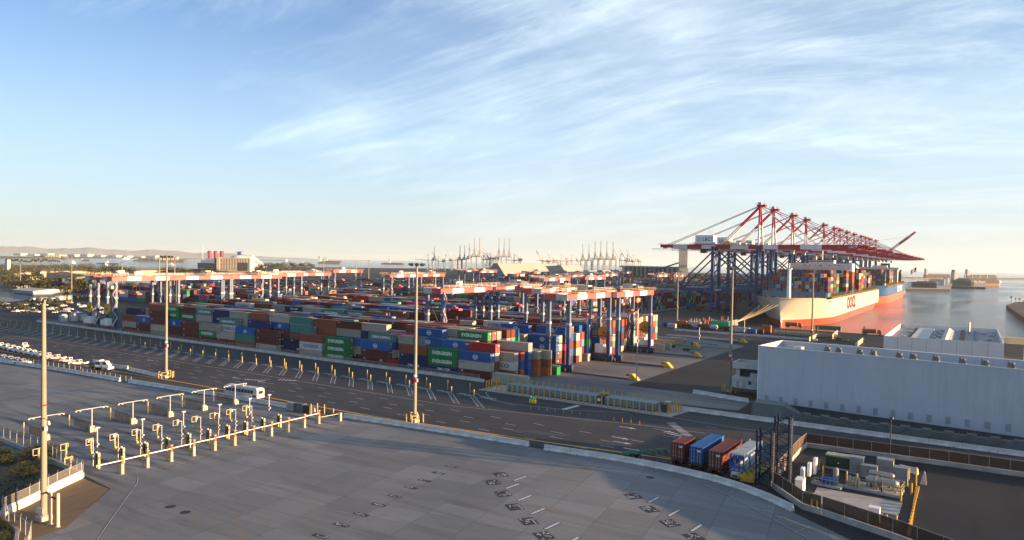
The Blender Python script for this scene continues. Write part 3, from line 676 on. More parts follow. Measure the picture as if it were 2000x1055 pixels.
put_rmg(-170.5, 243.6, 'gantry crane joined behind the wide white girder crane in the middle')
put_rmg(-345.0, 176.0, 'gantry crane at the left end of the front row with yellow cable reel, right of the pair', True)
put_rmg(-361.5, 176.0, 'gantry crane at far left end of the front row, left of the pair', True)
put_rmg(-350.0, 209.5, 'gantry crane behind the left pair, its white girder reaching right')
put_rmg(-352.0, 243.5, 'gantry crane farthest right in the left line of white girders')
container('maroon', L40, (-172.0, 224.8, 17.3-CH), 'maroon container hanging from the middle gantry crane', 'container lifted by a crane')
far = [(505,534,1),(566,533,0),(648,528,1),(757,536,1),(806,535,0),(902,528,0),(930,529,1),(1002,535,0),(1038,531,1),(1056,543,0),(1105,537,0),(1136,541,1),(1172,535,0),(1206,531,0),(1277,537,0),(1310,537,1)]
# each far crane is placed by the height its girder has in the view (26 m above the yard)
for i, (px, py, fl) in enumerate(far):
    hz_ = 511+.0187*(px-1000); D = (HC-26.3)*FPX/max(3.2, (py-hz_)); D = min(D, 1500)
    p = AD(px, D); put_rmg(p.x, p.y, '%s red and white yard gantry crane from the left among the distant ones' % ordw(sorted(far).index((px, py, fl))), bool(fl))
# rails, end stops
o = MB()
for y in (208.6, 207.0, 241.6, 240.3, 243.4, 275.2, 277.6, 311.0, 175.6):
    for u in (-.22, .22): o.box(-378, -88.5 if y > 200 else -338, y+u-.05, y+u+.05, .02, .16, DKS)
kind(o.build('crane_rails'), 'structure')
for i, (x, y) in enumerate(((-88.9,208.0),(-90.0,241.0),(-91.0,276.6),(-91.0,344.0),(-103,310.8))):
    t = empty('rail_buffer', (x, y, 0)); tag(t, 'yellow steel rail end stop, %s from the front' % ordw(i), 'rail buffer', 'yellow end stops of the gantry rails')
    l = MB(); l.add([(-1.5,-1.1,0),(1.6,-1.1,0),(1.6,1.1,0),(-1.5,1.1,0),(-1.5,-1.1,1.9),(-.4,-1.1,1.9),(-.4,1.1,1.9),(-1.5,1.1,1.9)], [(0,3,2,1),(0,1,5,4),(1,2,6,5),(2,3,7,6),(3,0,4,7),(4,5,6,7)], YEL); l.build('wedge', t)
    l = MB()
    for s in (-.7,.7): l.cyl((-1.5,s,1.4),(-2.7,s,1.4),.2,DKS)
    l.build('bumper', t)
# ================================================================== SHIP-TO-SHORE CRANES
def seg(b, p, q, w, cuts, m1, m2):
    p = Vector(p); q = Vector(q); n = len(cuts)-1
    for i in range(n): b.beam(p.lerp(q, cuts[i]), p.lerp(q, cuts[i+1]), w, w, m1 if i % 2 == 0 else m2)
def asterisk(x, y, z, r, mt):
    b = MB()
    for k in range(8):
        a = k*PI/4; b.beam((x+.25*r*math.cos(a), y, z+.25*r*math.sin(a)), (x+r*math.cos(a), y, z+r*math.sin(a)), .22*r, .03, mt)
    return b
def sts_proto(name, loc, label, boom_up=0.0):
    root = empty(name, loc); tag(root, label, 'quay crane', 'ship-to-shore cranes along the quay')
    LS = -34.5; H = 50.0
    for x in (0, LS):
        for y in (-9, 9):
            b = MB(); b.box(x-1.05,x+1.05,y-.9,y+.9,3.2,H+2.1,CRB); b.build('leg', root)
        b = MB(); b.box(x-1.0,x+1.0,-13,13,2.0,3.9,CRB)
        sb = b.build('sill_beam', root)
        for y in (-10.5,10.5):
            w = MB(); w.box(x-.9,x+.9,y-4,y+4,1.0,1.95,DKS)
            for k in range(6): w.cyl((x-.5,y-3.4+k*1.36,.55),(x+.5,y-3.4+k*1.36,.55),.55,BLK,n=10)
            w.build('bogie', sb)
        b = MB(); b.box(x-.8,x+.8,-8,8,H-1,H+1.4,CRB); b.beam((x,-9,18),(x,0,H-1),.6,.6,CRB); b.beam((x,9,18),(x,0,H-1),.6,.6,CRB); b.box(x-.8,x+.8,-8,8,16.3,18.3,CRB); b.build('end_frame', root)
    for y in (-9, 9):
        b = MB(); b.box(LS-30, 1.2, y-.8, y+.8, 16.2, 18.8, CRB); b.rail([(LS-30,y-.8,18.8),(0,y-.8,18.8)],1.1,CRB2,4,.09)
        if y < 0:
            b.box(LS+5.5, LS+5.7, y-.82, y-.8, 17, 17.1, CRB)
        pb = b.build('portal_beam', root)
        if y < 0: lettering('LBCT', 2.0, LW, pb, (LS+5, y-.83, 17.5), FACE_NY, 1.1, .03); a = asterisk(LS-5, y-.84, 17.5, .9, LW).build('logo', pb)
        b = MB(); b.beam((LS,y,H-2),(0,y,19),1.15,1.15,CRB); b.beam((LS,y,H-2),(LS-29,y,19),1.0,1.0,CRB); b.build('diagonal_brace', root)
    b = MB(); b.box(LS-29.5,LS-2,-8,8,18.2,18.7,GALV); b.box(LS-22,LS-8,-6,6,18.7,19.6,GALV); b.rail([(LS-29.5,-8,18.7),(LS-29.5,8,18.7)],1.1,CRB2,3,.09)
    for k in range(9): b.box(LS-28+k*3,LS-26.6+k*3,-5,5,18.7,20+(k%3)*.5,random.choice([GALV,DKS,CRB2]))
    b.build('landing_platform', root)
    # main girder and boom
    zb0, zb1 = H+.2, H+3.7
    cuts = [-80,-69,-57,-45,-34,-22,-8,3]
    b = MB()
    for y in (-4.2,4.2):
        for i in range(len(cuts)-1): b.box(cuts[i],cuts[i+1],y-.75,y+.75,zb0 if i else zb0+.9,zb1,CRR if i%2==0 else CRW)
    for k in range(12): b.box(-78+k*7,-77.4+k*7,-3.4,3.4,zb0+.3,zb0+1.0,CRR)
    b.rail([(-80,-5.6,zb1),(3,-5.6,zb1)],1.1,CRW,4,.09); b.box(-80,3,-6,-5,zb1-.15,zb1-.02,GALV); b.rail([(-82,-6,zb1-.2),(-82,6,zb1-.2)],1.1,CRR,2,.1)
    gd = b.build('girder', root)
    b = MB()
    for k in range(8): b.beam((-86+k*4.2,-5.6,zb0-.2),(-84.5+k*4.2,-5.6,zb0-2.6),.12,.12,WHT2)
    b.box(-87,-50,-6,-5.3,zb0-.55,zb0-.15,GALV); b.build('festoon', gd)
    b = MB(); bc = [3,14,30,45,60,76]
    for y in (-4.2,4.2):
        for i in range(5):
            if i == 4: b.add([(60,y-.75,zb0),(76,y-.6,zb0+1.2),(76,y+.6,zb0+1.2),(60,y+.75,zb0),(60,y-.75,zb1),(76,y-.6,zb1-.3),(76,y+.6,zb1-.3),(60,y+.75,zb1)],[(0,3,2,1),(4,5,6,7),(0,1,5,4),(1,2,6,5),(2,3,7,6),(3,0,4,7)],CRR)
            else: b.box(bc[i],bc[i+1],y-.75,y+.75,zb0,zb1,[CRW,CRR,CRW,CRR][i])
    for k in range(10): b.box(6+k*7,6.6+k*7,-3.4,3.4,zb0+.3,zb0+1.0,CRR)
    b.rail([(3,-5.6,zb1),(76,-5.6,zb1)],1.0,CRR,4,.09)
    bo = b.build('boom', root); lettering('LBCT', 2.2, LW, bo, (66, -4.97, zb0+1.7), FACE_NY, 1.1, .03); asterisk(56.5,-4.98,zb0+1.6,1.0,LW).build('logo', bo)
    if boom_up:
        piv = Vector((3,0,zb0)); Mx = Matrix.Translation(piv)@Matrix.Rotation(-boom_up,4,'Y')@Matrix.Translation(-piv); bo.matrix_basis = Mx
    # apex frame
    AX, AZ = -1.0, 83.5
    b = MB()
    for y in (-6.5,6.5): seg(b,(0,y,H+3),(AX,y*.25,AZ),1.1,[0,.52,1],CRW,CRR)
    b.beam((AX,-2.5,AZ),(AX,2.5,AZ),1.6,1.8,CRR); b.box(AX-2.2,AX+4.5,-2.6,2.6,AZ-.3,AZ+1.2,CRR); b.rail([(AX-3,-3,AZ+1.2),(AX+4,-3,AZ+1.2)],1.2,CRR,2,.12); b.box(AX-1.5,AX+1,-1.5,1.5,AZ+1.2,AZ+3.2,WHT2)
    for k in range(7): b.box(-1.6,-.4,5.2,6.3,H+6+k*3.6,H+6.3+k*3.6,CRR)
    b.build('apex_frame', root)
    b = MB()
    for y in (-3.6,3.6): seg(b,(AX,y*.4,AZ),(-30,y,H+3.5),.95,[0,.5,1],CRR,CRW)
    b.build('back_leg', root)
    b = MB()
    for y in (-3.6,3.6): seg(b,(AX,y*.5,AZ+.4),(-74,y,H+3.6),.42,[0,.12,.42,.58,.75,.86,1],GALV,CRR)
    for y in (-3.6,3.6):
        t = Vector((AX,y*.5,AZ+.4)).lerp(Vector((-74,y,H+3.6)),.52); b.beam(t,(t.x,y,H+3.6),.14,.14,WHT2)
    b.build('backstay', root)
    b = MB()
    if boom_up:
        e = Mx@Vector((62,0,zb1)); seg(b,(AX,0,AZ+.4),tuple(e),.3,[0,1],CRW,CRR)
    else:
        for y in (-3.6,3.6):
            seg(b,(AX,y*.5,AZ+.4),(35,y,zb1),.42,[0,.3,.62,1],CRW,CRR); seg(b,(AX,y*.5,AZ+.7),(64,y,zb1),.42,[0,.25,.5,.75,1],CRR,CRW)
    b.build('forestay', root)
    b = MB(); b.box(LS-16,LS-1.2,-4.6,4.6,H+4.4,H+11.2,WHT); b.box(LS-16.6,LS-.6,-5,5,H+3.55,H+4.38,CRR); b.box(LS+4,LS+12,-3,3,H+3.6,H+6.5,YEL2); b.box(LS+13,LS+19,-2.5,2.5,H+3.6,H+5.4,WHT2)
    b.rail([(LS,-5,H+3.6),(LS+20,-5,H+3.6)],1.2,YEL2,2,.12)
    mh = b.build('machinery_house', root); lettering('LBCT', 3.9, LB, mh, (LS-5.6,-4.63,H+7.7), FACE_NY, .95, .06); asterisk(LS-12.6,-4.65,H+7.8,1.5,mat('logo red',(.35,.08,.08),.6)).build('logo', mh)
    b = MB(); tx = random.choice([18,28,40]); b.box(tx-4,tx+6.8,-4,4,zb0-.9,zb0-.02,GALV); b.box(tx+4.2,tx+6.8,-1.5,1.5,zb0-3.6,zb0-.9,WHT2)
    b.build('trolley', root); b = MB(); b.box(LS-12,LS-8,-3,3,zb0-3.4,zb0-.05,DKS); b.build('rear_trolley', root); b = MB(); b.box(-31,-20,-3,3,zb0-1.6,zb0-.02,GALV); b.build('service_platform', root)
    b = MB()
    for k in range(8): z = 4+k*5.8; b.beam((LS-1.6,9.3,z),(LS-1.6,6.3,z+2.9),.5,.2,WHT2); b.beam((LS-1.6,6.3,z+2.9),(LS-1.6,9.3,z+5.8),.5,.2,WHT2)
    b.build('stairway', root)
    return root
QX = -138.3
SY = [563, 607, 681, 743, 843, 914, 957, 1016, 1082, 1156, 1210, 1262]
c0 = sts_proto('quay_crane', (QX, SY[0], 0), 'nearest red and white quay crane over the bow of the white ship')
for i, y in enumerate(SY[1:]):
    o = copy_tree(c0, (QX, y, 0), 0); tag(o, '%s red and white quay crane back from the bow of the white ship' % ordw(i+1), 'quay crane', 'ship-to-shore cranes along the quay')
sts_proto('quay_crane', (QX, 1345, 0), 'far quay crane with its red and white boom raised high', math.radians(40))
# ================================================================== SHIPS
def hullmat(name, top, bottom, zsplit):
    m, n, l, b = node_mat(name); t = n.new('ShaderNodeTexCoord').outputs['Object']; sp = n.new('ShaderNodeSeparateXYZ'); l.new(t, sp.inputs[0])
    ns = noise(n, l, t, .5, 6, .7, (1,1,.15)); c1 = mixc(n, l, rng(n, l, ns, .5, .75, 0, .35), top, tuple(v*.6 for v in top)); c2 = mixc(n, l, rng(n, l, ns, .45, .7, 0, .5), bottom, tuple(v*.55 for v in bottom))
    f = n.new('ShaderNodeMath'); f.operation = 'GREATER_THAN'; l.new(sp.outputs[2], f.inputs[0]); f.inputs[1].default_value = zsplit
    l.new(mixc(n, l, f.outputs[0], c2, c1), b.inputs['Base Color']); b.inputs['Roughness'].default_value = .38; return m
def hull(o, bow, L, hw, zd, zf, ml, deckm):
    """loft along +y; o: MB, local origin at bow waterline centre"""
    zs = [-6, -3.6, -1, 2, 5, 8, 11, zd]; st = []
    for k in range(27):
        y = [-6,-3,0,2,5,9,14,20,28,38,50,64,80,100][k] if k < 14 else 100+(L-100)*(k-13)/13
        row = []
        for z in zs:
            t = (z+6)/(zd+6); y0 = 2.5-8.5*t**1.6 if z > 0 else 2.5-2*max(0,(z+4)/6)  # raked stem
            Lb = 100-62*t; u = max(0, min(1, (y-y0)/Lb)); w = hw*(math.sin(u*PI/2))**(1.25-.75*t)
            if y > L-50 and z < 4: w *= 1-.55*((y-L+50)/50)**1.5*min(1,(4-z)/8)
            zz = z
            if z == zd and k < 9: zz = zd+(zf-zd)*min(1,(50-y)/34) if y < 50 else zd
            row.append((w, max(y, y0) , zz))
        st.append(row)
    pts = []; nz = len(zs)
    for sgn in (1, -1):
        for row in st: pts += [(sgn*w, y, z) for w, y, z in row]
    F = []; K = len(st)
    for si in (0, 1):
        of = si*K*nz
        for k in range(K-1):
            for j in range(nz-1):
                a, b_, c, d = of+k*nz+j, of+(k+1)*nz+j, of+(k+1)*nz+j+1, of+k*nz+j+1; F.append((a,b_,c,d) if si == 0 else (a,d,c,b_))
    e = (K-1)*nz
    for j in range(nz-1): F.append((e+j, K*nz+e+j, K*nz+e+j+1, e+j+1))
    o.add(pts, F, ml)
    dk = [(row[-1][0], row[-1][1], row[-1][2]-.9) for row in st]
    P = [(x,y,z) for x,y,z in dk]+[(-x,y,z) for x,y,z in dk]; o.add(P, [(k, k+1, K+k+1, K+k) for k in range(K-1)], deckm)
def deck_boxes(x0, nx, ys, zd, hs, rnd, name, label, loc):
    b = MB(); pal = ['maroon']*8+['brown']*4+['beige']*3+['blue']*2+['navy']*5+['teal']*1+['green']+['greyteal','orange','red']
    for j, y in enumerate(ys):
        hmax = hs[j]; cut = rnd.choice([0,1,2,2,3]) if j else 0
        for i in range(nx-cut):
            h = hmax - (rnd.choice([0,0,0,1]) if i % 3 == 0 else 0)-(1 if i > nx-3 and rnd.random() < .3 else 0); x = x0+i*2.52
            for t in range(max(h, 0)):
                z = zd+t*2.75; c = CM2[rnd.choice(pal)]; b.box(x, x+2.42, y, y+12.1, z, z+2.66, c)
                if j in (0,) or t >= hmax-2: b.box(x+.3, x+.42, y-.03, y, z+.2, z+2.4, BARM); b.box(x+1.9, x+2.02, y-.03, y, z+.2, z+2.4, BARM)
    o = b.build(name, loc=loc); tag(o, label, 'containers'); kind(o, 'stuff'); return o
SX = -108.0
H1 = hullmat('white hull paint', (.46,.43,.36), (.34,.075,.04), .6-(-4.5)+0)
DK = mat('deck grey paint', (.14,.16,.18), .7, var=.15, scale=.3)
s1 = empty('container_ship', (SX, 499, -4.5)); tag(s1, 'white container ship moored with its bow towards the viewer', 'ship')
b = MB(); hull(b, None, 362, 23.4, 18.6, 20.6, H1, DK); hl = b.build('hull', s1, smooth=True)
m_ = hl.data
lettering('OOCL', 13.5, mat('hull lettering red',(.42,.0,.035),.6,var=.05), hl, (23.56, 154, 12.2), FACE_PX, 1.3, .55)
lettering('OOCL POLAND', 1.6, LB, hl, (23.6, 46, 17.0), FACE_PX, 1.3, .02)
b = MB(); b.box(-22,22,39.5,40.3,17.7,23.6,mat('breakwater grey paint',(.14,.18,.22),.6)); b.build('breakwater_plate', s1)
b = MB(); b.cyl((0,23,18),(0,23,40),1.5,WHT,1.1,n=14); b.cyl((0,23,40),(0,23,44),.3,WHT); b.box(-1.7,1.7,22,24,39.6,40.6,WHT); b.cyl((0,23,28),(2.5,23,29.5),.2,WHT); b.build('foremast', s1)
b = MB()
for x, y in ((-14,18),(-9,16),(9,16),(14,18),(-6,10),(6,10),(-17,28),(17,28)): b.cyl((x-1,y,19.6),(x+1,y,19.6),1.3,DKS,n=14); b.box(x-1.6,x+1.6,y+1.2,y+2.6,18.4,20.0,GALV)
for k in range(16):
    a = -14+k*1.87; b.box(a-.3,a+.3,7+abs(a)*.35,7.8+abs(a)*.35,18.6,19.7,GALV)
b.build('mooring_winches', s1)
b = MB()
for s in (1,-1):
    b.rail([(s*23.0,56,18.6),(s*23.0,350,18.6)],1.2,YEL2,3.0,.12)
for k in range(0,23): y = 56+k*13.2; b.box(21.2,23.2,y-.25,y+.2,18.2,22.2,YEL2); b.box(22.6,23.2,y+3,y+7,18.2,19.2,DKS); b.box(-23.2,-21.2,y-.25,y+.2,18.2,21,YEL2)
b.build('deck_rails', s1)
b = MB()
for y in (152,153.3): 
    pass
b.box(-15,15,146,158,18.6,38.5,WHT2); b.box(-24.5,24.5,145.5,158.5,38.5,41.3,CRW)
b.add([(-24.4,144.5,41.3),(24.4,144.5,41.3),(20,144.5,37.0),(-20,144.5,37.0),(-24.4,145.8,41.3),(24.4,145.8,41.3),(20,145.8,37.0),(-20,145.8,37.0)],[(0,3,2,1),(4,5,6,7),(0,1,5,4),(1,2,6,5),(2,3,7,6),(3,0,4,7)],CRW)
b.box(-24.5,24.5,143.8,159,41.3,45.0,CRW); b.box(-10,10,147,157,45.0,47.6,CRW); b.box(-11,11,146.5,157.5,47.6,48.0,DKS)
for k in range(12): b.box(-9.6+k*1.6,-8.4+k*1.6,146.95,147,45.9,47.0,GLS)
for x in (-13,-11.8,-8.5,-4,-1,0,1,7,11.5,14,15.2): b.box(x-.28,x+.28,143.76,143.8,42.6,43.7,GLS)
b.cyl((0,152,48),(0,152,56),.5,CRW); b.box(-3,3,151.7,152.3,52,52.4,CRW); b.cyl((-5,152,48),(-5,152,51),.7,CRW)
b.build('bridge', s1)
b = MB(); b.box(-6,6,262,272,18,42,WHT2); b.box(-4,4,263,271,42,43.5,DKS); b.build('funnel', s1)
rs = random.Random(3); ys = [41.5+14.4*k for k in range(7)]+[162+14.4*k for k in range(7)]+[277+14.4*k for k in range(5)]
deck_boxes(-23.6, 18, [ys[0]], 19.4, [5], rs, 'deck_containers', 'low first bay of mixed colour containers behind the foremast of the white ship', (SX,499,-4.5)) if False else None
hs = [5,6,6,7,7,6,7]+[7,7,6,7,7,6,7]+[6,7,7,6,6]
b = None
deck_boxes(-22.7, 18, ys, 20.3, hs, rs, 'deck_containers', 'mixed colour containers stacked across the deck of the white ship', (SX,499,-4.5))
H2 = hullmat('blue hull paint', (.018,.075,.21), (.52,.11,.045), 8.6)
s2 = empty('container_ship', (SX+1.5, 886, -4.5)); tag(s2, 'blue container ship with red lower hull behind the white ship', 'ship')
b = MB(); hull(b, None, 325, 23.2, 19.5, 22.0, H2, DK); hl = b.build('hull', s2, smooth=True)
lettering('COSCO SHIPPING', 11.5, LW, hl, (23.35, 222, 14.2), FACE_PX, .80, .3)
b = MB(); b.rail([(23,50,19.5),(23,320,19.5)],1.4,YEL2,3.2,.15); b.rail([(-23,50,19.5),(-23,320,19.5)],1.4,YEL2,5,.15)
for k in range(20): b.box(21,22.8,56+k*13.2,56.5+k*13.2,19.2,23.5,YEL2)
b.build('deck_rails', s2)
b = MB(); b.cyl((0,22,19),(0,22,38),1.1,WHT,.8); b.build('foremast', s2)
b = MB(); b.box(-22,22,196,208,20,40,WHT2); b.box(-23.5,23.5,194.5,209,40,43.2,CRW); b.box(-9,9,197,207,43.2,45.6,CRW)
for x in range(-20,21,4): b.box(x-.5,x+.5,194.44,194.5,41.2,42.4,GLS)
b.cyl((0,202,45.6),(0,202,53),.5,CRW); b.build('bridge', s2)
b = MB(); b.box(-5,7,255,266,20,49,mat('dark blue funnel paint',(.02,.04,.10),.5)); b.build('funnel', s2)
ys2 = [44+13.2*k for k in range(11)]+[212+13.2*k for k in range(3)]+[269+13.2*k for k in range(4)]
deck_boxes(-21.6, 17, ys2, 21.2, [rs.choice([6,7,7]) for _ in ys2], rs, 'deck_containers', 'mixed colour containers stacked across the deck of the blue ship', (SX+1.5,886,-4.5))
# mooring lines
bl = Vector((SX-6, 497.5, 13.2))
ROPE = mat('mooring rope', (.50,.40,.26), .8, var=.1)
for i in range(5):
    t = MB(); a = bl+Vector((-5+i*3.4, 1.5+abs(i-2)*.6, .2*i)); e = G(1437+i*1.3, 631-i*.3); e.z = .6; pr = a
    for k in range(1, 13):
        u = k/12; q = a.lerp(e, u); q.z -= 2.2*4*u*(1-u)*.5; t.cyl(pr, q, .13, ROPE, n=5); pr = q
    tag(t.build('mooring_line'), '%s mooring rope from the left sloping from the white bow to the quay' % ordw(i), 'mooring rope', 'mooring ropes of the white ship')
# ================================================================== WHITE WAREHOUSE AND BUILDINGS AT THE RIGHT
WALLB, n, l, b = node_mat('white corrugated cladding'); t_ = n.new('ShaderNodeTexCoord').outputs['Object']
q1 = noise(n, l, t_, .12, 5); q2 = noise(n, l, t_, 1.1, 6, .65, (1,1,.06)); q3 = noise(n, l, t_, .35, 4)
cc_ = mixc(n, l, rng(n, l, q1, .3, .7), (.44,.48,.54), (.50,.54,.59)); cc_ = mixc(n, l, rng(n, l, q2, .50, .72, 0, .35), cc_, (.33,.34,.34)); cc_ = mixc(n, l, rng(n, l, q3, .6, .75, 0, .2), cc_, (.36,.36,.34))
l.new(cc_, b.inputs['Base Color']); b.inputs['Roughness'].default_value = .7; b.inputs['Specular IOR Level'].default_value = .2
ROOFG = mat('grey roof membrane', (.30,.30,.30), .8, var=.15, scale=.3)
wh = empty('warehouse', (-48.6, 198.6, 0), math.atan2(-6, 59)); tag(wh, 'long white windowless warehouse with ribbed cladding and roof vents at the right', 'warehouse')
WL, WD, WHH = 108, 19.5, 15.0
b = MB(); n = int(WL/.5)
pts = []
for i in range(n): a = i*.5; pts += [(a,0),(a+.3,0),(a+.36,.03),(a+.44,.03)]
pts.append((WL,0)); q = len(pts); b.add([(x,y,0) for x,y in pts]+[(x,y,WHH) for x,y in pts], [(i,i+1,q+i+1,q+i) for i in range(q-1)], WALLB)
b.box(0,.4,.07,WD,0,WHH,WALLB); b.box(.4,WL,WD-.4,WD,0,WHH,WALLB); b.box(WL-.4,WL,.07,WD-.4,0,WHH,WALLB); b.build('wall', wh)
b = MB(); b.box(.4,WL-.4,.08,WD-.4,12.6,12.9,ROOFG); rf = b.build('roof', wh)
b = MB(); b.box(-.1,WL,-.12,.3,WHH,WHH+.18,WHT); b.box(-.1,.5,.3,WD,WHH,WHH+.18,WHT); b.box(.5,WL,WD-.5,WD+.1,WHH,WHH+.18,WHT); b.box(0,.25,-.05,.06,0,WHH,WHT); b.build('parapet_cap', wh)
PANEL = mat('grey wall vent paint', (.30,.35,.36), .6, var=.08)
for i in range(27):
    x = 2.6+i*3.87; zc = .9+.014*x; b = MB(); b.box(x-.5,x+.5,-.08,-.02,zc-.85,zc+.85,PANEL)
    for k in range(5): b.box(x-.46,x+.46,-.12,-.08,zc-.75+k*.32,zc-.6+k*.32,PANEL)
    b.build('wall_vent', wh)
HOOD = mat('weathered hood steel', (.16,.16,.14), .6, var=.15)
for i, x in enumerate([17.6,20.4,25.4,28.6,34.4,37.4,42.2,47.6,52,57,62,68]):
    b = MB(); b.box(x-1.0,x+.9,1.0,3.4,12.9,14.9,HOOD); b.add([(x-1.0,.6,14.6),(x+.9,.6,14.6),(x+.9,3.4,14.6),(x-1.0,3.4,14.6),(x-1.0,3.4,16.4),(x-.8,3.4,16.4)],[(0,1,2,3),(0,3,4),(1,5,2),(0,4,5,1),(3,2,5,4)],HOOD)
    b.cyl((x,2,14.6),(x,2,16.2),.5,HOOD); b.build('roof_fan', rf)
b = MB(); b.box(8,16,.5,1.6,12.95,14.4,WHT)
for k in range(40): b.box(8+k*.2,8.09+k*.2,.45,1.65,14.4,14.46,WHT)
b.rail([(16,4.2,12.9),(70,4.2,12.9)],2.0,WHT2,3,.1); b.box(10,98,6,12.5,12.9,13.5,WHT2); b.cyl((9.5,4.5,12.9),(9.5,4.5,15.4),1.3,GALV,n=16); b.build('roof_gear', rf)
# duct along the wall foot
DUCT = mat('grey duct steel', (.10,.125,.13), .6, var=.15, scale=.5)
du = empty('ventilation_duct', (-43.8,175.2,0), 0); tag(du, 'long grey boxed duct running between the road barrier and the white warehouse wall', 'duct')
b = MB(); b.box(11,118,.9,2.4,.45,1.95,DUCT)
for k in range(26): x = 12+k*4.1; b.box(x-.9,x+.9,.7,2.6,1.95,2.35,DUCT); b.box(x+1.5,x+1.7,.75,2.5,.4,2.05,DUCT)
b.add([(6.9,.2,.3),(11,.9,.45),(11,.9,1.95),(6.9,.2,3.7),(6.9,4.5,.3),(11,2.4,.45),(11,2.4,1.95),(6.9,4.5,3.7)],[(0,1,2,3),(4,7,6,5),(3,2,6,7)],DUCT)
b.build('duct', du)
for k in range(18):
    b = MB(); x = 13+k*5.8; b.box(x-.12,x+.12,1.0,1.2,0,.45,DKS); b.box(x-.12,x+.12,2.0,2.2,0,.45,DKS); b.beam((x,.85,.1),(x+2.8,.85,1.9),.09,.09,DKS); b.build('support', du)
b = MB(); b.add([(0,0,0),(6.9,0,0),(6.9,5,0),(0,5,0),(0,0,3.7),(6.9,0,3.7),(6.9,5,3.8),(0,5,3.8)],[(0,3,2,1),(0,1,5,4),(1,2,6,5),(2,3,7,6),(3,0,4,7),(4,5,6,7)],mat('grey-green cladding',(.13,.165,.165),.7,var=.08))
for k in range(8): b.box(-.4,0,.1+k*.6,.4+k*.6,.6,3.2,DUCT)
b.box(-.05,6.95,-.06,0,3.55,3.72,DUCT); b.build('plenum', du)
# second white building
w2 = empty('storage_building', (-27.3, 300, 0)); tag(w2, 'lower white panelled building with flat equipment roof beside the water', 'building')
b2m = mat('white wall panels', (.64,.64,.63), .6, var=.05, scale=.2)
def b2(Y0_, X0_, X1_, D_, Hh):
    b = MB(); W0 = X1_-X0_; b.box(0,W0,0,.4,0,Hh,b2m); b.box(0,.4,.4,D_,0,Hh,b2m); b.box(W0-.4,W0,.4,D_,0,Hh,b2m); b.box(.4,W0-.4,D_-.4,D_,0,Hh,b2m); b.build('wall', w2)
    b = MB()
    for k in range(1,8): b.box(k*W0/8-.06,k*W0/8+.06,-.04,0,0,Hh-.1,GALV)
    b.build('panel_joints', w2)
    b = MB(); b.box(.4,W0-.4,.4,D_-.4,Hh-2.3,Hh-2.0,ROOFG)
    rf2 = b.build('roof', w2)
    b = MB(); b.box(8,14,3,D_-3,Hh-2,Hh-1.2,WHT2)
    for k in range(8): b.box(15+(k%2)*1.5,16.2+(k%2)*1.5,3+k*8,6+k*8,Hh-2,Hh-.7,GALV)
    b.add([(17.5,4,Hh-2),(22,4,Hh-2),(22,D_-6,Hh-2),(17.5,D_-6,Hh-2),(19.7,4,Hh-.2),(19.7,D_-6,Hh-.2)],[(0,1,4),(3,5,2),(0,4,5,3),(1,2,5,4)],WHT2)
    for k in range(9): b.box(24,25.6,3+k*7,6+k*7,Hh-2,Hh-.5,DKS)
    for x,y in ((4,20),(5,45),(30,15),(33,30),(34,50),(31,60)): b.box(x,x+1.6,y,y+3,Hh-2,Hh-1.1,GALV)
    b.cyl((27,60,Hh-2),(27,60,Hh+3),.35,GALV); b.box(6.3,7,.4,D_-.4,Hh-2,Hh-1.6,DKS); b.box(29,29.7,.4,D_-.4,Hh-2,Hh-1.6,DKS); b.build('roof_gear', rf2)
b2(300,-27.3,10.2,72,11.5)
# canopy frame right of it
c = empty('canopy_frame', (10.8, 318, 0)); tag(c, 'beige portal frame standing at the right end of the lower white building', 'canopy')
b = MB(); b.box(0,9.5,0,4,10,12.2,CREAM); b.build('beam', c)
for x in (6.2,8.7): b = MB(); b.box(x,x+.9,.5,3.5,0,10,CREAM); b.build('leg', c)
# white control cabin on legs left of the warehouse
c = empty('gate_house', (-57.5, 205.5, 0)); tag(c, 'two-storey white gate house with roof terrace left of the big warehouse', 'gate house')
b = MB(); b.box(0,8.2,0,7,1.6,4.9,WHT2); b.box(0,8.2,0,7,1.3,1.6,DKS); b.build('lower_cabin', c)
b = MB(); b.box(1.1,2.0,.4,1.2,4.9,7.4,WHT2); b.box(1.6,7.9,2.5,6.6,4.9,7.3,GLS); b.box(5,7.9,.6,2.6,4.9,6.2,WHT2); b.build('upper_cabin', c)
b = MB(); b.box(.2,8.4,-.4,.0,7.4,9.2,WHT2); b.box(.2,.6,0,6.8,7.4,9.2,WHT2); b.box(.6,8.4,6.4,6.8,7.4,9.2,WHT2); b.box(.6,8.4,0,6.4,7.4,7.7,ROOFG); b.build('roof', c)
for x in (1.2,3.1,7.0): b = MB(); b.box(x,x+.8,-.05,0,1.7,3.8,GALV); b.build('door', c)
b = MB(); b.box(4.7,5.5,-.04,0,2.9,3.9,GLS); b.build('window', c)
for x in (.4,2.6,5,7.6): b = MB(); b.box(x,x+.2,.3,.5,0,1.3,DKS); b.build('leg', c)
for x, dy in ((0,0),): pass
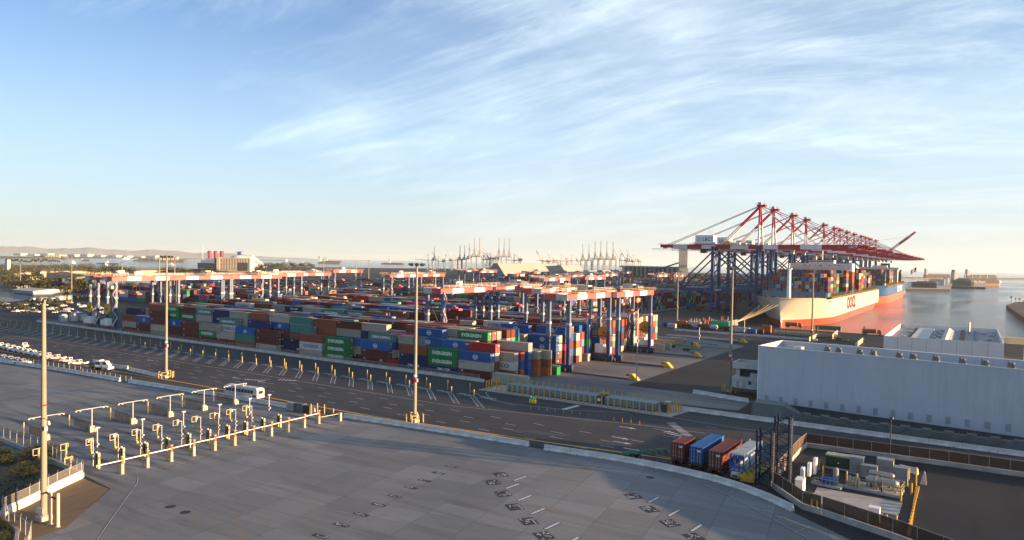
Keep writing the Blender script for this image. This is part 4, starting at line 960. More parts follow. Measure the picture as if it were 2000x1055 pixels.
# ================================================================== BARRIERS AND WALLS
def jersey_mesh(L):
    b = MB(); pr = [(-.40,0),(.40,0),(.40,.12),(.20,.42),(.14,1.05),(-.14,1.05),(-.20,.42),(-.40,.12)]; n = len(pr)
    P = [(0,y,z) for y,z in pr]+[(L,y,z) for y,z in pr]
    b.add(P, [tuple(range(n)), tuple(range(n,2*n))[::-1]]+[(i,n+i,n+(i+1)%n,(i+1)%n) for i in range(n)], JERS)
    for x in (L*.25, L*.75): b.box(x-.12,x+.12,-.41,-.3,.02,.14,DKS)
    return b.mesh('barrier_segment')
JM = {}
def barrier_run(pts, group, what, seg=6.1):
    P = [Vector((p[0], p[1], 0)) for p in pts]; L = sum((b-a).length for a, b in zip(P[:-1], P[1:])); n = max(1, round(L/seg)); d = L/n
    def at(s):
        for a, b in zip(P[:-1], P[1:]):
            l = (b-a).length
            if s <= l+1e-6: return a.lerp(b, s/l)
            s -= l
        return P[-1]
    for i in range(n):
        a = at(i*d); b = at((i+1)*d); l = round((b-a).length-.05, 1)
        if l not in JM: JM[l] = jersey_mesh(l)
        o = place(JM[l], 'barrier_segment', (a.x, a.y, .014), math.atan2(b.y-a.y, b.x-a.x)); tag(o, 'pale concrete barrier segment, %s from the left %s' % (ordw(i), what), 'barrier', group)
barrier_run([(-300,98.5),(-272.7,102.6),(-238.9,106.0),(-206.4,107.8)], 'barriers at the back of the pad', 'below the parked pickups')
barrier_run([(-202.5,108.2),(-180.4,110.2),(-162.8,112.3),(-137,113.6)], 'barriers at the back of the pad', 'between the mast and the bus', 6.1)
barrier_run([(-134,114.0),(-130.8,114.3)], 'barriers at the back of the pad', 'standing alone right of the bus', 4)
barrier_run([(-121.1,114.6),(-103.3,116.5),(-86.2,118.1),(-73.3,119.1)], 'barriers at the back of the pad', 'right of the gate lanes')
barrier_run([(-69.5,118.8),(-55.5,120.6),(-44.3,120.6),(-33.6,118.9),(-27,115.6),(-21.5,111.6)], 'curved barriers in front of the trailers', 'along the curve before the trailers', 5.5)
barrier_run([(-79,169.2),(-61,172.6),(-44,172.6),(60,172.6)], 'barriers in front of the warehouse', 'in front of the white warehouse')
barrier_run([(-249.7,121.4),(-234,119.6),(-226.9,121.0)], 'barriers beside the pickups', 'behind the terminal tractor')
barrier_run([(-224,119.8),(-203.9,118.6)], 'barriers beside the pickups', 'right of the terminal tractor')
barrier_run([(-66.2,197.6),(-49.6,194.0)], 'barriers by the gate house', 'at the foot of the gate house')
w = MB(); w.box(-417,-125.5,173.7,174.2,0,1.05,JERS); w.box(-417,-125.5,173.6,174.3,1.05,1.13,CONC); w.box(-125.5,-123.5,173.7,174.2,0,.9,JERS)
tag(w.build('barrier_wall'), 'long low white wall running in front of the container stacks', 'wall')
w = MB(); w.box(-139,-64,378.2,378.9,0,1.0,JERS); tag(w.build('low_wall'), 'low white wall at the edge of the quay road, farther of the two', 'wall')
w = MB(); w.box(-132,-94,348.4,349,0,.8,JERS); tag(w.build('low_wall'), 'low white wall between the gantry rails, nearer of the two', 'wall')
# see-through chain link material
def link_mat(name, col, dens):
    m = bpy.data.materials.new(name); m.use_nodes = True; n = m.node_tree.nodes; l = m.node_tree.links; b = n['Principled BSDF']
    b.inputs['Base Color'].default_value = (*col, 1); b.inputs['Roughness'].default_value = .6
    t = n.new('ShaderNodeBsdfTransparent'); mx = n.new('ShaderNodeMixShader'); mx.inputs[0].default_value = dens
    l.new(t.outputs[0], mx.inputs[1]); l.new(b.outputs[0], mx.inputs[2]); l.new(mx.outputs[0], n['Material Output'].inputs[0]); return m
LINK = link_mat('chain link mesh', (.30,.29,.27), .28); SLAT = mat('brown fence slats', (.17,.075,.035), .7, var=.2, scale=2.5)
def fence(pts, h, label, step=3.0, mesh=LINK, arm=True, base=0.0, z0=0):
    root = empty('chain_link_fence', (pts[0][0], pts[0][1], z0)); tag(root, label, 'fence'); O = Vector((pts[0][0], pts[0][1], 0)); pm = MB(); rl = MB()
    P = [Vector((p[0], p[1], 0))-O for p in pts]
    posts = []
    for a, b in zip(P[:-1], P[1:]):
        d = (b-a); L = d.length; k = max(1, round(L/step)); u = d.normalized(); nrm = Vector((-u.y, u.x, 0))
        pm.add([a+Vector((0,0,base+.05)), b+Vector((0,0,base+.05)), b+Vector((0,0,base+h)), a+Vector((0,0,base+h))], [(0,1,2,3)], mesh)
        rl.beam(a+Vector((0,0,base+h)), b+Vector((0,0,base+h)), .06, .06, GALV)
        for i in range(k+(1 if b is P[-1] else 0)): posts.append((a.lerp(b, i/k), nrm))
    pm.build('mesh_panel', root); rl.build('top_rail', root); q = MB(); q.cyl((0,0,0),(0,0,base+h+.05),.045,GALV,n=6)
    if arm: q.beam((0,0,base+h),(-.22,.22,base+h+.42),.05,.05,GALV)
    me = q.mesh('post')
    for p, nrm in posts[:95]: place(me, 'post', p, 0, root)
    return root
fence([(-417,175.3),(-300,175.3),(-126,175.0)], 1.9, 'dark chain link fence behind the low white wall at the stacks', 3.2, LINK, False)
fence([(-300,100.2),(-254.8,105.3),(-241.6,106.9),(-229,107.6)], 2.0, 'chain link fence with angled post tops beside the parked pickups', 2.9)
fence([(-229,108.2),(-214,108.8),(-203,109.2)], 1.5, 'low chain link fence panel in the gap between the barriers', 2.5, LINK, False)
fence([(-145.5,75),(-121.4,57.9)], 2.2, 'x', 3.0) if False else None
# fence and concrete wall at the sandy corner
CORN = [(-121.6,57.3),(-118.6,52.3),(-114.8,46.9),(-112.2,42.4)]
q = MB()
for a, b in zip(CORN[:-1], CORN[1:]):
    q.beam((a[0],a[1],.45),(b[0],b[1],.45),.5,.9,JERS); q.beam((a[0],a[1],1.05),(b[0],b[1],1.05),.22,.5,JERS)
tag(q.build('corner_barrier'), 'bright sunlit concrete barrier on the left side of the sandy corner', 'barrier')
fence(CORN, 2.6, 'chain link fence on top of the bright sunlit corner barrier', 2.4)
fence([(-112.2,42.4),(-108,41.6),(-104.5,41.6),(-100.5,41.2),(-97,39.5),(-92,36.0)], 1.9, 'chain link fence along the front edge of the sandy corner', 2.0)
q = MB(); q.beam((-112.4,42.0,.25),(-104.3,41.2,.25),.4,.6,CONC); q.beam((-104.3,41.2,.25),(-91.8,35.6,.25),.4,.6,CONC); tag(q.build('kerb_wall'), 'low concrete kerb under the front fence of the sandy corner', 'wall')
fence([(-121.6,57.5),(-130,58.6),(-142,60.5),(-158,60.0)], 2.2, 'chain link fence between the left gate lane and the bushes', 2.6)
q = MB(); q.beam((-121.8,57.6,.4),(-130,58.3,.4),.4,.8,CONC); q.beam((-130,58.3,.4),(-158,59.6,.4),.4,.8,CONC); tag(q.build('retaining_wall'), 'grey concrete wall behind the bushes at the left edge', 'wall')
# ================================================================== LIGHT MASTS
POLEM = mat('mast paint', (.22,.21,.165), .5, metal=.0, var=.08, scale=.4)
def mast(x, y, h, label, r0=.42, head=8, guard=True, red=True, thin=False, z0=0.):
    root = empty('light_mast', (x, y, z0)); tag(root, label, 'light mast', 'tall light masts of the terminal')
    b = MB(); b.cyl((0,0,.6),(0,0,h),r0,POLEM,r0*.55,n=12)
    for k in range(1, 7): b.cyl((0,0,h*k/7-.06),(0,0,h*k/7+.06),r0*(1-.45*k/7)+.03,POLEM,n=12)
    b.build('pole', root)
    b = MB(); b.box(-.8,.8,-.8,.8,0,.6,CONC); b.cyl((0,0,.6),(0,0,.75),r0+.2,GALV,n=12); b.build('foundation', root)
    if red:
        b = MB(); rr = r0*(1-.58*.27)+.04; b.cyl((0,0,h*.25),(0,0,h*.285),rr,CRR,n=12); b.cyl((0,0,h*.285),(0,0,h*.30),rr,CRW,n=12); b.box(.2,.7,-.2,.2,h*.255,h*.275,WHT2); b.box(-.8,-.2,-.1,.1,h*.23,h*.235,WHT2); b.build('collar', root)
    b = MB(); b.cyl((0,0,h-.2),(0,0,h),1.0,GALV,n=14)
    b.build('head_ring', root)
    for k in range(head):
        a = 2*PI*k/head; b = MB(); c, s = math.cos(a), math.sin(a); b.beam((c*.9,s*.9,h-.1),(c*1.5,s*1.5,h-.1),.08,.08,GALV); b.cyl((c*1.45,s*1.45,h-.1),(c*1.75,s*1.75,h-.45),.30,DKS,.36,n=8); b.build('floodlight', root)
    if guard:
        for k in range(4):
            a = PI/4+k*PI/2; b = MB(); u, v = 1.9*math.cos(a), 1.9*math.sin(a); t = Vector((-math.sin(a), math.cos(a)))*.75
            for sg in (-1,1): b.cyl((u+sg*t.x,v+sg*t.y,0),(u+sg*t.x,v+sg*t.y,1.9),.13,YEL2,n=8)
            b.beam((u-t.x,v-t.y,1.8),(u+t.x,v+t.y,1.8),.2,.2,YEL2); b.beam((u-t.x,v-t.y,1.0),(u+t.x,v+t.y,1.0),.14,.14,YEL2); b.build('guard_frame', root)
        b = MB(); b.box(.5,.95,-.3,.2,1.0,1.9,WHT2); b.build('control_box', root)
    return root
m0 = mast(-106.6, 45.3, 30.8, 'thick cream light mast standing in the sandy corner at lower left', r0=.43, guard=False, red=False)
b = MB(); b.cyl((0,0,14.2),(2.6,-.5,14.2),.05,GALV,n=6); b.cyl((2.6,-.5,14.2),(2.75,-.5,13.7),.13,WHT,n=8); b.box(.4,.7,-.2,.2,12.5,13.1,WHT2); b.box(-.1,.95,-.95,-.5,1.2,1.9,WHT2); b.cyl((0,0,15.9),(0,0,16.1),.37,CRR,n=12)
b.build('camera_arm', m0)
for i, (x, y) in enumerate(((-108.7,46.0),(-104.0,45.0),(-102.3,45.2))):
    t = MB(); t.cyl((0,0,0),(0,0,4.4),.22,CREAM,n=12); t.ball((0,0,4.4),.22,CREAM,8,4); t.cyl((0,0,0),(0,0,.06),.4,GALV,n=10)
    tag(t.build('bollard', loc=(x,y,0)), ['tall cream post left of the thick corner mast','tall cream post right of the corner mast, middle of three','tall cream post farthest right of the corner mast'][i], 'bollard', 'tall cream posts around the corner mast')
t = MB(); t.beam((-108.7,46.0,4.0),(-104.0,45.0,3.8),.16,.22,DKS); t.beam((-104.0,45.0,3.8),(-102.3,45.2,3.8),.16,.22,DKS); tag(t.build('guard_rail'), 'dark rail joining the tall cream posts in the sandy corner', 'rail')
mast(-202.6, 119.5, 36.8, 'light mast left of the bus, in front of the green containers', r0=.45)
mast(-105.3, 121.2, 36.2, 'light mast with yellow guard frames in the middle of the picture', r0=.45)
mast(-58.4, 206.6, 36.4, 'light mast beside the gate house left of the warehouse', r0=.45)
mast(-56.0, 318.0, 35.5, 'light mast behind the warehouse in front of the white ship', r0=.42, guard=False)
mast(-161.9, 446.6, 33.0, 'light mast left of the quay cranes, base behind the small crates', r0=.5, guard=False)
for (px, py, ptop, nm) in ((1243,745,604,'thin grey lamp pole at the nearest yellow rail end stop'),(1365,680,640,'short grey lamp pole at the third yellow rail end stop'),(1453,669,622,'short grey lamp pole at the low wall by the far yellow end stop')):
    p = G(px, py); h = VY(px, ptop, p.y).z; t = empty('lamp_pole', p); tag(t, nm, 'lamp pole', 'thin lamp poles of the yard'); b = MB(); b.cyl((0,0,0),(0,0,h),.2,GALV,.12,n=8); b.cyl((0,0,0),(0,0,.5),.4,CONC,n=8); b.build('pole', t); b = MB(); b.box(-.5,.5,-.15,.15,h,h+.2,GALV); b.box(.15,.5,-.3,.1,h*.55,h*.55+.8,WHT2); b.build('lamp_head', t)
k = 0
for px, py, top in ((140,592,500),(40,572,515),(238,560,512),(311,556,502),(341,556,502),(632,548,505),(695,546,510),(720,545,508),(1216,555,520),(1320,560,530)):
    p = G(px, py); h = VY(px, top, p.y).z; h = min(h, 40)
    t = mast(p.x, p.y, h, '%s slender mast from the left among the distant ones above the yard' % ordw(k), r0=.42 if px < 200 else .8, head=6, guard=False, red=False); k += 1
    if px == 140: 
        b = MB(); b.rail([(-3,-2,0),(3,-2,0)],1.8,YEL,2,.2); b.build('guard_frame', t)
# ================================================================== BOLLARDS OF THE PARKING BAYS
def bollard_mesh(h, r, mt): b = MB(); b.cyl((0,0,0),(0,0,h),r,mt,n=10); b.ball((0,0,h),r,mt,10,4); return b.mesh('bollard')
BF = bollard_mesh(2.1, .16, YEL2); BT = bollard_mesh(2.6, .13, YEL2); bn = 0
for k, x in enumerate(BAYX):
    y2 = 157.6-.25*min(6, k)+(.22*max(0, k-14) if k < 26 else 2.6)
    o = place(BF, 'bollard', (x, 152.7, 0)); tag(o, 'faded yellow bollard at the head of the %s bay from the right' % ordw(k), 'bollard', 'bollards at the heads of the diagonal bays')
    o = place(BT, 'bollard', (x-5.0, y2, 0)); tag(o, 'taller yellow bollard behind the %s diagonal bay from the right' % ordw(k), 'bollard', 'taller bollards behind the diagonal bays')
BY = bollard_mesh(2.45, .18, YEL); n = 0
for k in range(31): x = -115.2+k*1.73; o = place(BY, 'bollard', (x, 163.6+.004*k, .02)); tag(o, 'yellow bollard, %s from the left in the row before the grey racks' % ordw(k), 'bollard', 'yellow bollards in front of the grey racks')
for k in range(6): o = place(BY, 'bollard', (-61.4+.22*k, 164.8+k*1.25, .02)); tag(o, 'yellow bollard at the right end of the grey racks, %s from the front' % ordw(k), 'bollard', 'yellow bollards at the right end of the racks')
for k in range(6): o = place(BY, 'bollard', (-116.2-.1*k, 164.9+k*1.4, .02)); tag(o, 'yellow bollard at the left end of the grey racks, %s from the front' % ordw(k), 'bollard', 'yellow bollards at the left end of the racks')
for k in range(26): x = -114.5+k*2.05; o = place(BY, 'bollard', (x, 173.4, .02)); tag(o, 'yellow bollard peeping over the back of the grey racks, %s from the left' % ordw(k), 'bollard', 'yellow bollards behind the grey racks')
# the grey racks
RACK = mat('grey-blue rack cladding', (.16,.22,.25), .5, var=.08, scale=.5)
q = MB(); q.sheet([(-117.5,162.9),(-60.0,163.2),(-58.4,173),(-116.8,174)], .06, CONC); q.box(-117.5,-59.6,162.6,162.9,0,.14,CONC); kind(q.build('rack_island'), 'structure')
for (x0, x1, nm) in ((-109.8,-81.8,'longer grey ribbed equipment rack behind yellow bollards, left one'),(-79.2,-65.2,'shorter grey ribbed equipment rack behind yellow bollards, right one')):
    t = empty('equipment_rack', (x0, 166, 0)); tag(t, nm, 'equipment rack'); L = x1-x0; b = MB(); b.box(0,L,0,4.2,.3,2.0,RACK); b.box(.1,L-.1,.1,4.1,0,.3,DKS); b.build('cabinet', t)
    b = MB(); k = 0
    while k*.85 < L-.2: b.box(k*.85,k*.85+.1,-.05,4.2,2.0,2.12,RACK); b.box(k*.85,k*.85+.08,-.06,0,.35,1.95,DUCT); b.box(k*.85+.3,k*.85+.5,-.03,0,1.5,1.65,WHT2); k += 1
    b.box(0,L,.0,4.2,2.0,2.06,RACK); b.build('ribs', t)
t = MB(); t.box(-81.4,-79.6,166,169.5,0,2.2,DKS); t.box(-81.2,-80.4,165.9,166,.8,1.6,WHT); t.cyl((-80.5,168,2.2),(-80.9,169,3.4),.14,YEL); t.box(-82,-79.4,168.5,169.2,2.2,2.7,YEL2); tag(t.build('switch_cabinet'), 'dark cabinet with a yellow arm between the two grey racks', 'cabinet')
t = MB(); t.box(-64,-62.8,167,168.2,0,2.1,DKS); t.box(-64.2,-62.6,169,170.6,0,2.3,GALV); tag(t.build('switch_cabinet'), 'small dark cabinet right of the shorter grey rack', 'cabinet')
t = empty('direction_sign', G(1040,797)); tag(t, 'green and yellow lane sign on two posts beside the grey racks', 'sign'); SGN = mat('sign green', (.02,.26,.12), .5, var=.05); SYL = mat('sign yellow', (.62,.55,.02), .5, var=.05)
for x in (-.6,.6): b = MB(); b.cyl((x,0,0),(x,0,1.4),.08,DKS,n=8); b.build('post', t)
b = MB(); b.box(-1.0,1.0,-.06,.02,1.3,2.2,SYL); b.build('yellow_panel', t); b = MB(); b.box(-.9,.9,-.06,.02,2.25,3.4,SGN); gp = b.build('green_panel', t); b = MB(); b.box(-.6,-.1,-.09,-.06,2.5,3.1,LW); b.box(.15,.6,-.09,-.06,2.4,3.0,LW); b.build('arrows', gp)
for k in range(14):
    x = -91.5+k*2.2; y = 149.2+.35*k-.018*k*k; b = MB(); b.cyl((0,0,0),(0,0,.9),.05,ORG if k > 6 else WHT2,n=6); b.cyl((0,0,0),(0,0,.05),.16,DKS,n=8); tag(b.build('lane_delineator', loc=(x,y,.02)), 'thin lane delineator post, %s from the left below the lane sign' % ordw(k), 'delineator', 'delineator posts in front of the racks')
# ================================================================== GATE LANES
def boom_gate():
    r = empty('boom_gate'); b = MB(); b.cyl((0,0,.1),(0,0,1.75),.27,CREAM,n=12); b.cyl((0,0,0),(0,0,.1),.42,GALV,n=12); b.build('post', r)
    b = MB(); b.cyl((0,0,1.76),(0,0,2.85),.21,ORG,n=12); b.cyl((0,0,2.9),(0,0,3.0),.3,CREAM,n=12); b.build('motor_head', r)
    b = MB(); b.beam((.1,0,2.35),(-.25,-3.9,2.25),.12,.14,WHT)
    for k in range(3): u = -.4-k*1.2; b.beam((.1+.09*u,u,2.42),(.1+.09*(u-.5),u-.5,2.42),.14,.05,CRR)
    b.build('arm', r); return r
def kiosk():
    r = empty('lane_kiosk'); b = MB(); b.cyl((0,0,0),(0,0,2.6),.22,CREAM,n=12); b.ball((0,0,2.6),.22,CREAM,10,4); b.cyl((0,0,1.9),(0,0,2.0),.3,DKS,n=12); b.build('post', r)
    b = MB(); b.box(-.75,-.35,-.35,.35,.6,2.5,DKS); b.box(-.8,-.7,-.2,.2,2.5,2.8,GALV); b.build('intercom', r); b = MB(); b.box(-1.1,-.8,-.3,.3,0,2.0,YEL2); b.build('guard', r); return r
def gooseneck():
    r = empty('camera_pole'); b = MB(); b.cyl((0,0,0),(0,0,4.6),.065,WHT2,n=8); b.cyl((0,0,4.6),(-.1,-.7,4.7),.06,WHT2,n=8); b.build('pole', r)
    b = MB(); b.cyl((-.1,-.7,4.7),(-.1,-.78,4.35),.14,WHT,n=8); b.box(.05,.4,-.1,.1,2.0,2.25,WHT2); b.box(.05,.4,-.1,.1,1.2,1.45,WHT2); b.build('camera', r); return r
def hoop():
    r = empty('height_post'); b = MB(); b.cyl((0,0,0),(0,0,2.6),.18,YEL2,n=10); b.box(.0,.5,-.2,.2,0,.35,YEL2); b.build('post', r)
    b = MB()
    for s in ((-.9,1.6,.1,1.6),(-.9,2.7,.1,2.7)): b.beam((0,s[0],s[1]),(0,s[2],s[3]),.08,.08,CREAM)
    b.beam((0,-.9,1.6),(0,-.9,2.7),.08,.08,CREAM); b.beam((0,.35,2.0),(0,.35,2.75),.07,.07,CREAM); b.beam((0,.35,2.75),(0,.0,2.75),.07,.07,CREAM); b.build('hoop', r); return r
def tpole():
    r = empty('camera_portal'); b = MB(); b.cyl((0,0,1.2),(0,0,4.9),.10,WHT2,n=8); b.box(-.3,.3,-.45,.45,0,1.25,CREAM); b.box(-.2,.35,.5,.75,0,.9,GALV); b.build('pole', r)
    b = MB(); b.beam((0,-3.0,4.9),(0,3.0,4.9),.11,.11,WHT2)
    cr = b.build('crossbar', r)
    for y in (-3.1,-2.3,2.3,3.1): b = MB(); b.box(-.2,.12,y-.16,y+.16,4.65,4.84,WHT2); b.cyl((0,y-.15,5.05),(0,y+.25,5.05),.15,DKS,n=8); b.build('camera', cr)
    return r
protos = [boom_gate(), kiosk(), gooseneck(), hoop(), tpole()]; first = [True]*5
def put(i, x, y, lab, cat, grp, rz=0, sc=1):
    if first[i]: o = protos[i]; first[i] = False; o.location = (x,y,.01); o.rotation_euler = (0,0,rz)
    else: o = copy_tree(protos[i], (x,y,.01), rz)
    if sc != 1: o.scale = (1,1,sc)
    tag(o, lab, cat, grp); return o
for k in range(11):
    y = 62.4+4.46*k; xg = -118.7-.2*k
    if k < 10: put(0, xg, y, 'boom gate with white arm and orange head, %s from the front' % ordw(k), 'boom gate', 'boom gates across the lanes')
    else: put(0, xg-.3, y, 'boom gate with white arm farthest from the viewer in the lane row', 'boom gate', 'boom gates across the lanes')
    o = place(BT, 'bollard', (xg-1.15, y-.2, 0)); tag(o, 'yellow bollard close behind the boom gate, %s lane from the front' % ordw(k), 'bollard', 'yellow bollards beside the boom gates')
    if k < 10: put(1, -124.8, 61.6+4.22*k, 'cream kiosk post with dark intercom, %s lane from the front' % ordw(k), 'kiosk post', 'kiosk posts of the gate lanes')
    if k < 9: put(2, -126.9-.35*k, 61.9+4.25*k-(0 if k else .2), 'thin white camera pole with bent top, %s lane from the front' % ordw(k), 'camera pole', 'bent camera poles of the gate lanes')
for k, (x, y) in enumerate([(-126.0,57.6),(-135.8,56.9),(-135.5,61.2),(-135.7,65.6),(-135.9,70.0),(-136.3,74.4),(-137.0,79.0),(-137.6,83.6),(-137.6,87.8),(-137.7,92.1),(-138.2,96.5),(-138.7,101.0)]):
    put(3, x, y, 'yellow height post with square white hoop, %s from the front' % ordw(k), 'height post', 'yellow hoop posts of the gate lanes')
for k, (x, y) in enumerate([(-135.1,66.4),(-135.3,75.0),(-135.5,83.7),(-136.1,92.4),(-136.6,100.4),(-137,106)]):
    t = empty('sensor_pole', (x,y,.01)); tag(t, 'tall white sensor pole with flat cap, %s from the front' % ordw(k), 'sensor pole', 'tall sensor poles between the hoop posts'); b = MB(); b.cyl((0,0,0),(0,0,1),.1,DKS,n=8); b.cyl((0,0,1),(0,0,4.6),.10,WHT2,n=8); b.build('pole', t); b = MB(); b.box(-.3,.3,-.35,.35,4.6,4.78,WHT); b.box(.1,.5,-.12,.12,1.5,1.8,WHT2); b.build('cap', t)
scrm = link_mat('worn screen mesh', (.12,.085,.065), .6)
for k in range(6):
    y = 64.9+8.68*k; x = -151.6-.3*k
    put(4, x, y, 'white T-shaped camera portal over the lanes, %s from the front' % ordw(k), 'camera portal', 'T-shaped camera portals', 0)
    t = empty('screen_fence', (x-.8, y-.1, 0)); tag(t, 'short rusty screen fence beside the %s camera portal from the front' % ordw(k), 'fence', 'screen fences beside the portals')
    b = MB(); b.add([(-7.2,.3,.1),(0,0,.1),(0,0,2.0),(-7.2,.3,2.0)],[(0,1,2,3)],scrm); b.build('mesh_panel', t)
    for j in range(9): b = MB(); b.cyl((-j*.9,j*.038,0),(-j*.9,j*.038,2.2+.1*(j%3)),.035,DKS,n=6); b.build('post', t)
    o = place(BT, 'bollard', (x-7.6, y-.9, 0)); tag(o, 'cream bollard at the far end of the %s screen fence from the front' % ordw(k), 'bollard', 'cream bollards beyond the screen fences')
# loose equipment at the far end of the gate row
q = empty('utility_box', G(460,792)); 
bpy.data.objects.remove(q)
for i, (x, y, w_, d_, h_, c, nm) in enumerate(((-137.5,111.3,2.6,1.2,2.0,'a','grey cabinet left of three behind the gates'),(-134.4,111.6,2.4,1.3,2.1,'b','grey-green cabinet in the middle of three behind the gates'),(-131.6,111.9,1.6,1.2,1.9,'c','dark cabinet right of three behind the gates'))):
    t = MB(); mt = {'a':GALV,'b':DUCT,'c':DKS}[c]; t.box(0,w_,0,d_,.12,h_,mt); t.box(.05,w_-.05,.05,d_-.05,0,.12,DKS); t.box(-.06,w_+.06,-.06,d_+.06,h_,h_+.08,mt); t.box(w_/2-.02,w_/2+.02,-.02,0,.2,h_-.1,DKS); tag(t.build('cabinet', loc=(x,y,0)), nm, 'cabinet', 'cabinets behind the gate lanes')
t = empty('boom_gate', (-119.3,111.6,0)); tag(t, 'single low boom gate at the start of the right barrier line', 'boom gate'); b = MB(); b.box(-.4,.4,-.3,.3,0,1.9,GALV); b.build('cabinet', t); b = MB(); b.beam((0,0,1.7),(-1.2,-4.4,1.5),.12,.12,CREAM); b.build('arm', t)
for k, (x, y) in enumerate(((-121.0,111.2),(-129.0,111.6),(-128.4,113),(-126.0,113))): o = place(BT, 'bollard', (x,y,0)); tag(o, 'cream-yellow bollard near the cabinets behind the gates, %s from the right' % ordw(k), 'bollard', 'bollards by the cabinets')
# ================================================================== VEHICLES
CARW = mat('white car paint', (.70,.70,.70), .3, var=.03, spec=.6); CHROME = mat('bright metal', (.5,.5,.5), .25, metal=.8, var=.05)
def extr(b, prof, y0, y1, mt, inset=None):
    n = len(prof); P = [(x,y0,z) for x,z in prof]+[(x,y1,z) for x,z in prof]
    b.add(P, [tuple(range(n)), tuple(range(n,2*n))[::-1]]+[((i+1)%n, i, n+i, n+(i+1)%n) for i in range(n)], mt)
def wheels(root, xs, w, r, wd=.28):
    for x in xs:
        for s in (-1,1):
            b = MB(); b.cyl((x,s*w-s*wd,r),(x,s*w,r),r,BLK,n=16); wh_ = b.build('wheel', root); b = MB(); b.cyl((x,s*w,r),(x,s*w+s*.02,r),r*.55,CHROME,n=12); b.build('rim', wh_)
def pickup(loc, rz, lab, cap=False, old=False):
    root = empty('pickup_truck', loc, rz); tag(root, lab, 'pickup truck', 'white pickup trucks parked in rows')
    b = MB(); extr(b, [(-2.85,.55),(-2.85,1.08),(-.75,1.10),(1.1,1.12),(2.55,1.05),(2.85,.85),(2.85,.45),(2.35,.40),(2.2,.75),(1.55,.75),(1.4,.40),(-1.35,.40),(-1.5,.75),(-2.15,.75),(-2.3,.45)], -.96, .96, CARW)
    b.build('body', root)
    b = MB(); extr(b, [(-.85,1.10),(-.65,1.78),(.45,1.80),(1.15,1.12)], -.80, .80, CARW); cb = b.build('cab', root)
    b = MB(); extr(b, [(-.60,1.16),(-.50,1.70),(.36,1.70),(.86,1.16)], -.815, .815, GLS); b.add([(1.08,-.7,1.2),(1.08,.7,1.2),(.52,.66,1.75),(.52,-.66,1.75)],[(0,1,2,3)],GLS); b.add([(-.87,-.6,1.2),(-.87,.6,1.2),(-.70,.6,1.68),(-.70,-.6,1.68)],[(3,2,1,0)],GLS); b.build('windows', cb)
    b = MB(); b.box(-2.7,-.95,-.78,.78,1.085,1.115,DKS) if not cap else extr(b, [(-2.8,1.09),(-2.7,1.75),(-.95,1.78),(-.9,1.10)], -.85, .85, CARW); b.build('bed', root)
    for s in (-1,1): b = MB(); b.box(2.8,2.87,s*.75-.16,s*.75+.16,.75,.92,CHROME); b.build('headlight', root)
    b = MB(); b.box(-.08,.08,-.15,.15,1.80,1.88,ORG); b.build('light_bar', cb)
    wheels(root, (1.88,-1.85), .97, .38); return root
pk = pickup((0,0,.014), 0, 'x')
xs = [(-247.0,115.4),(-254.6,115.9),(-264.4,116.4),(-271.5,116.6),(-277.2,116.9),(-283.0,116.6),(-288.0,117.0),(-293.0,117.3),(-298.0,117.4),(-303.5,118.0),(-309.0,118.2),(-315,118.5)]
for i, (x, y) in enumerate(xs):
    o = pk if i == 0 else copy_tree(pk); o.location = (x,y,.014); o.rotation_euler = (0,0,-2.55+random.uniform(-.04,.04)); tag(o, 'white pickup truck, %s from the right in the longer parked row' % ordw(i), 'pickup truck', 'white pickup trucks parked in rows')
for i, (x, y) in enumerate([(-261.8,104.8),(-266.6,104.9),(-271.6,104.8),(-276.5,104.7),(-281.5,104.4),(-286.5,104.0)]):
    o = copy_tree(pk, (x,y,.014), .35+random.uniform(-.05,.05)); tag(o, 'cream-lit pickup truck, %s from the right in the shorter row by the fence' % ordw(i), 'pickup truck', 'white pickup trucks parked in rows')
o = copy_tree(pk, (-308.3,124.3,.014), 2.9); tag(o, 'white pickup truck standing alone behind the longer parked row', 'pickup truck', 'white pickup trucks parked in rows')
# terminal tractor
t = empty('terminal_tractor', (-230.5,114.6,.014), .32); tag(t, 'white terminal tractor with open black rear frame beside the pickups', 'tractor')
b = MB(); b.box(-4.2,3.0,-.5,.5,.75,1.05,DKS); b.box(-4.2,-1.6,-1.1,1.1,.95,1.12,DKS); b.box(2.2,3.6,-1.15,1.15,.55,1.3,CARW); b.build('chassis', t)
b = MB(); extr(b, [(1.2,1.1),(1.2,3.1),(2.6,3.15),(3.3,2.2),(3.7,2.0),(3.75,1.1)], -1.15, .2, CARW); cb = b.build('cab', t); b = MB(); extr(b, [(1.4,2.0),(1.4,2.9),(2.5,2.92),(3.1,2.2),(3.1,2.0)], -1.17, .22, GLS); b.build('windows', cb)
b = MB(); extr(b, [(-1.6,1.1),(-1.5,3.0),(-.9,3.3),(.1,3.3),(.5,2.4),(.5,1.1)], -1.1, .9, CARW); b.box(-1.4,.4,-1.12,.92,1.9,2.8,DKS); b.build('rear_cab', t); b = MB(); b.cyl((.9,.8,1.1),(.9,.8,3.3),.12,CHROME); b.cyl((-2.8,0,1.12),(-2.8,0,1.3),.6,DKS,n=14); b.build('fifth_wheel', t); wheels(t, (2.7,-1.9,-3.2), 1.2, .52, .5)
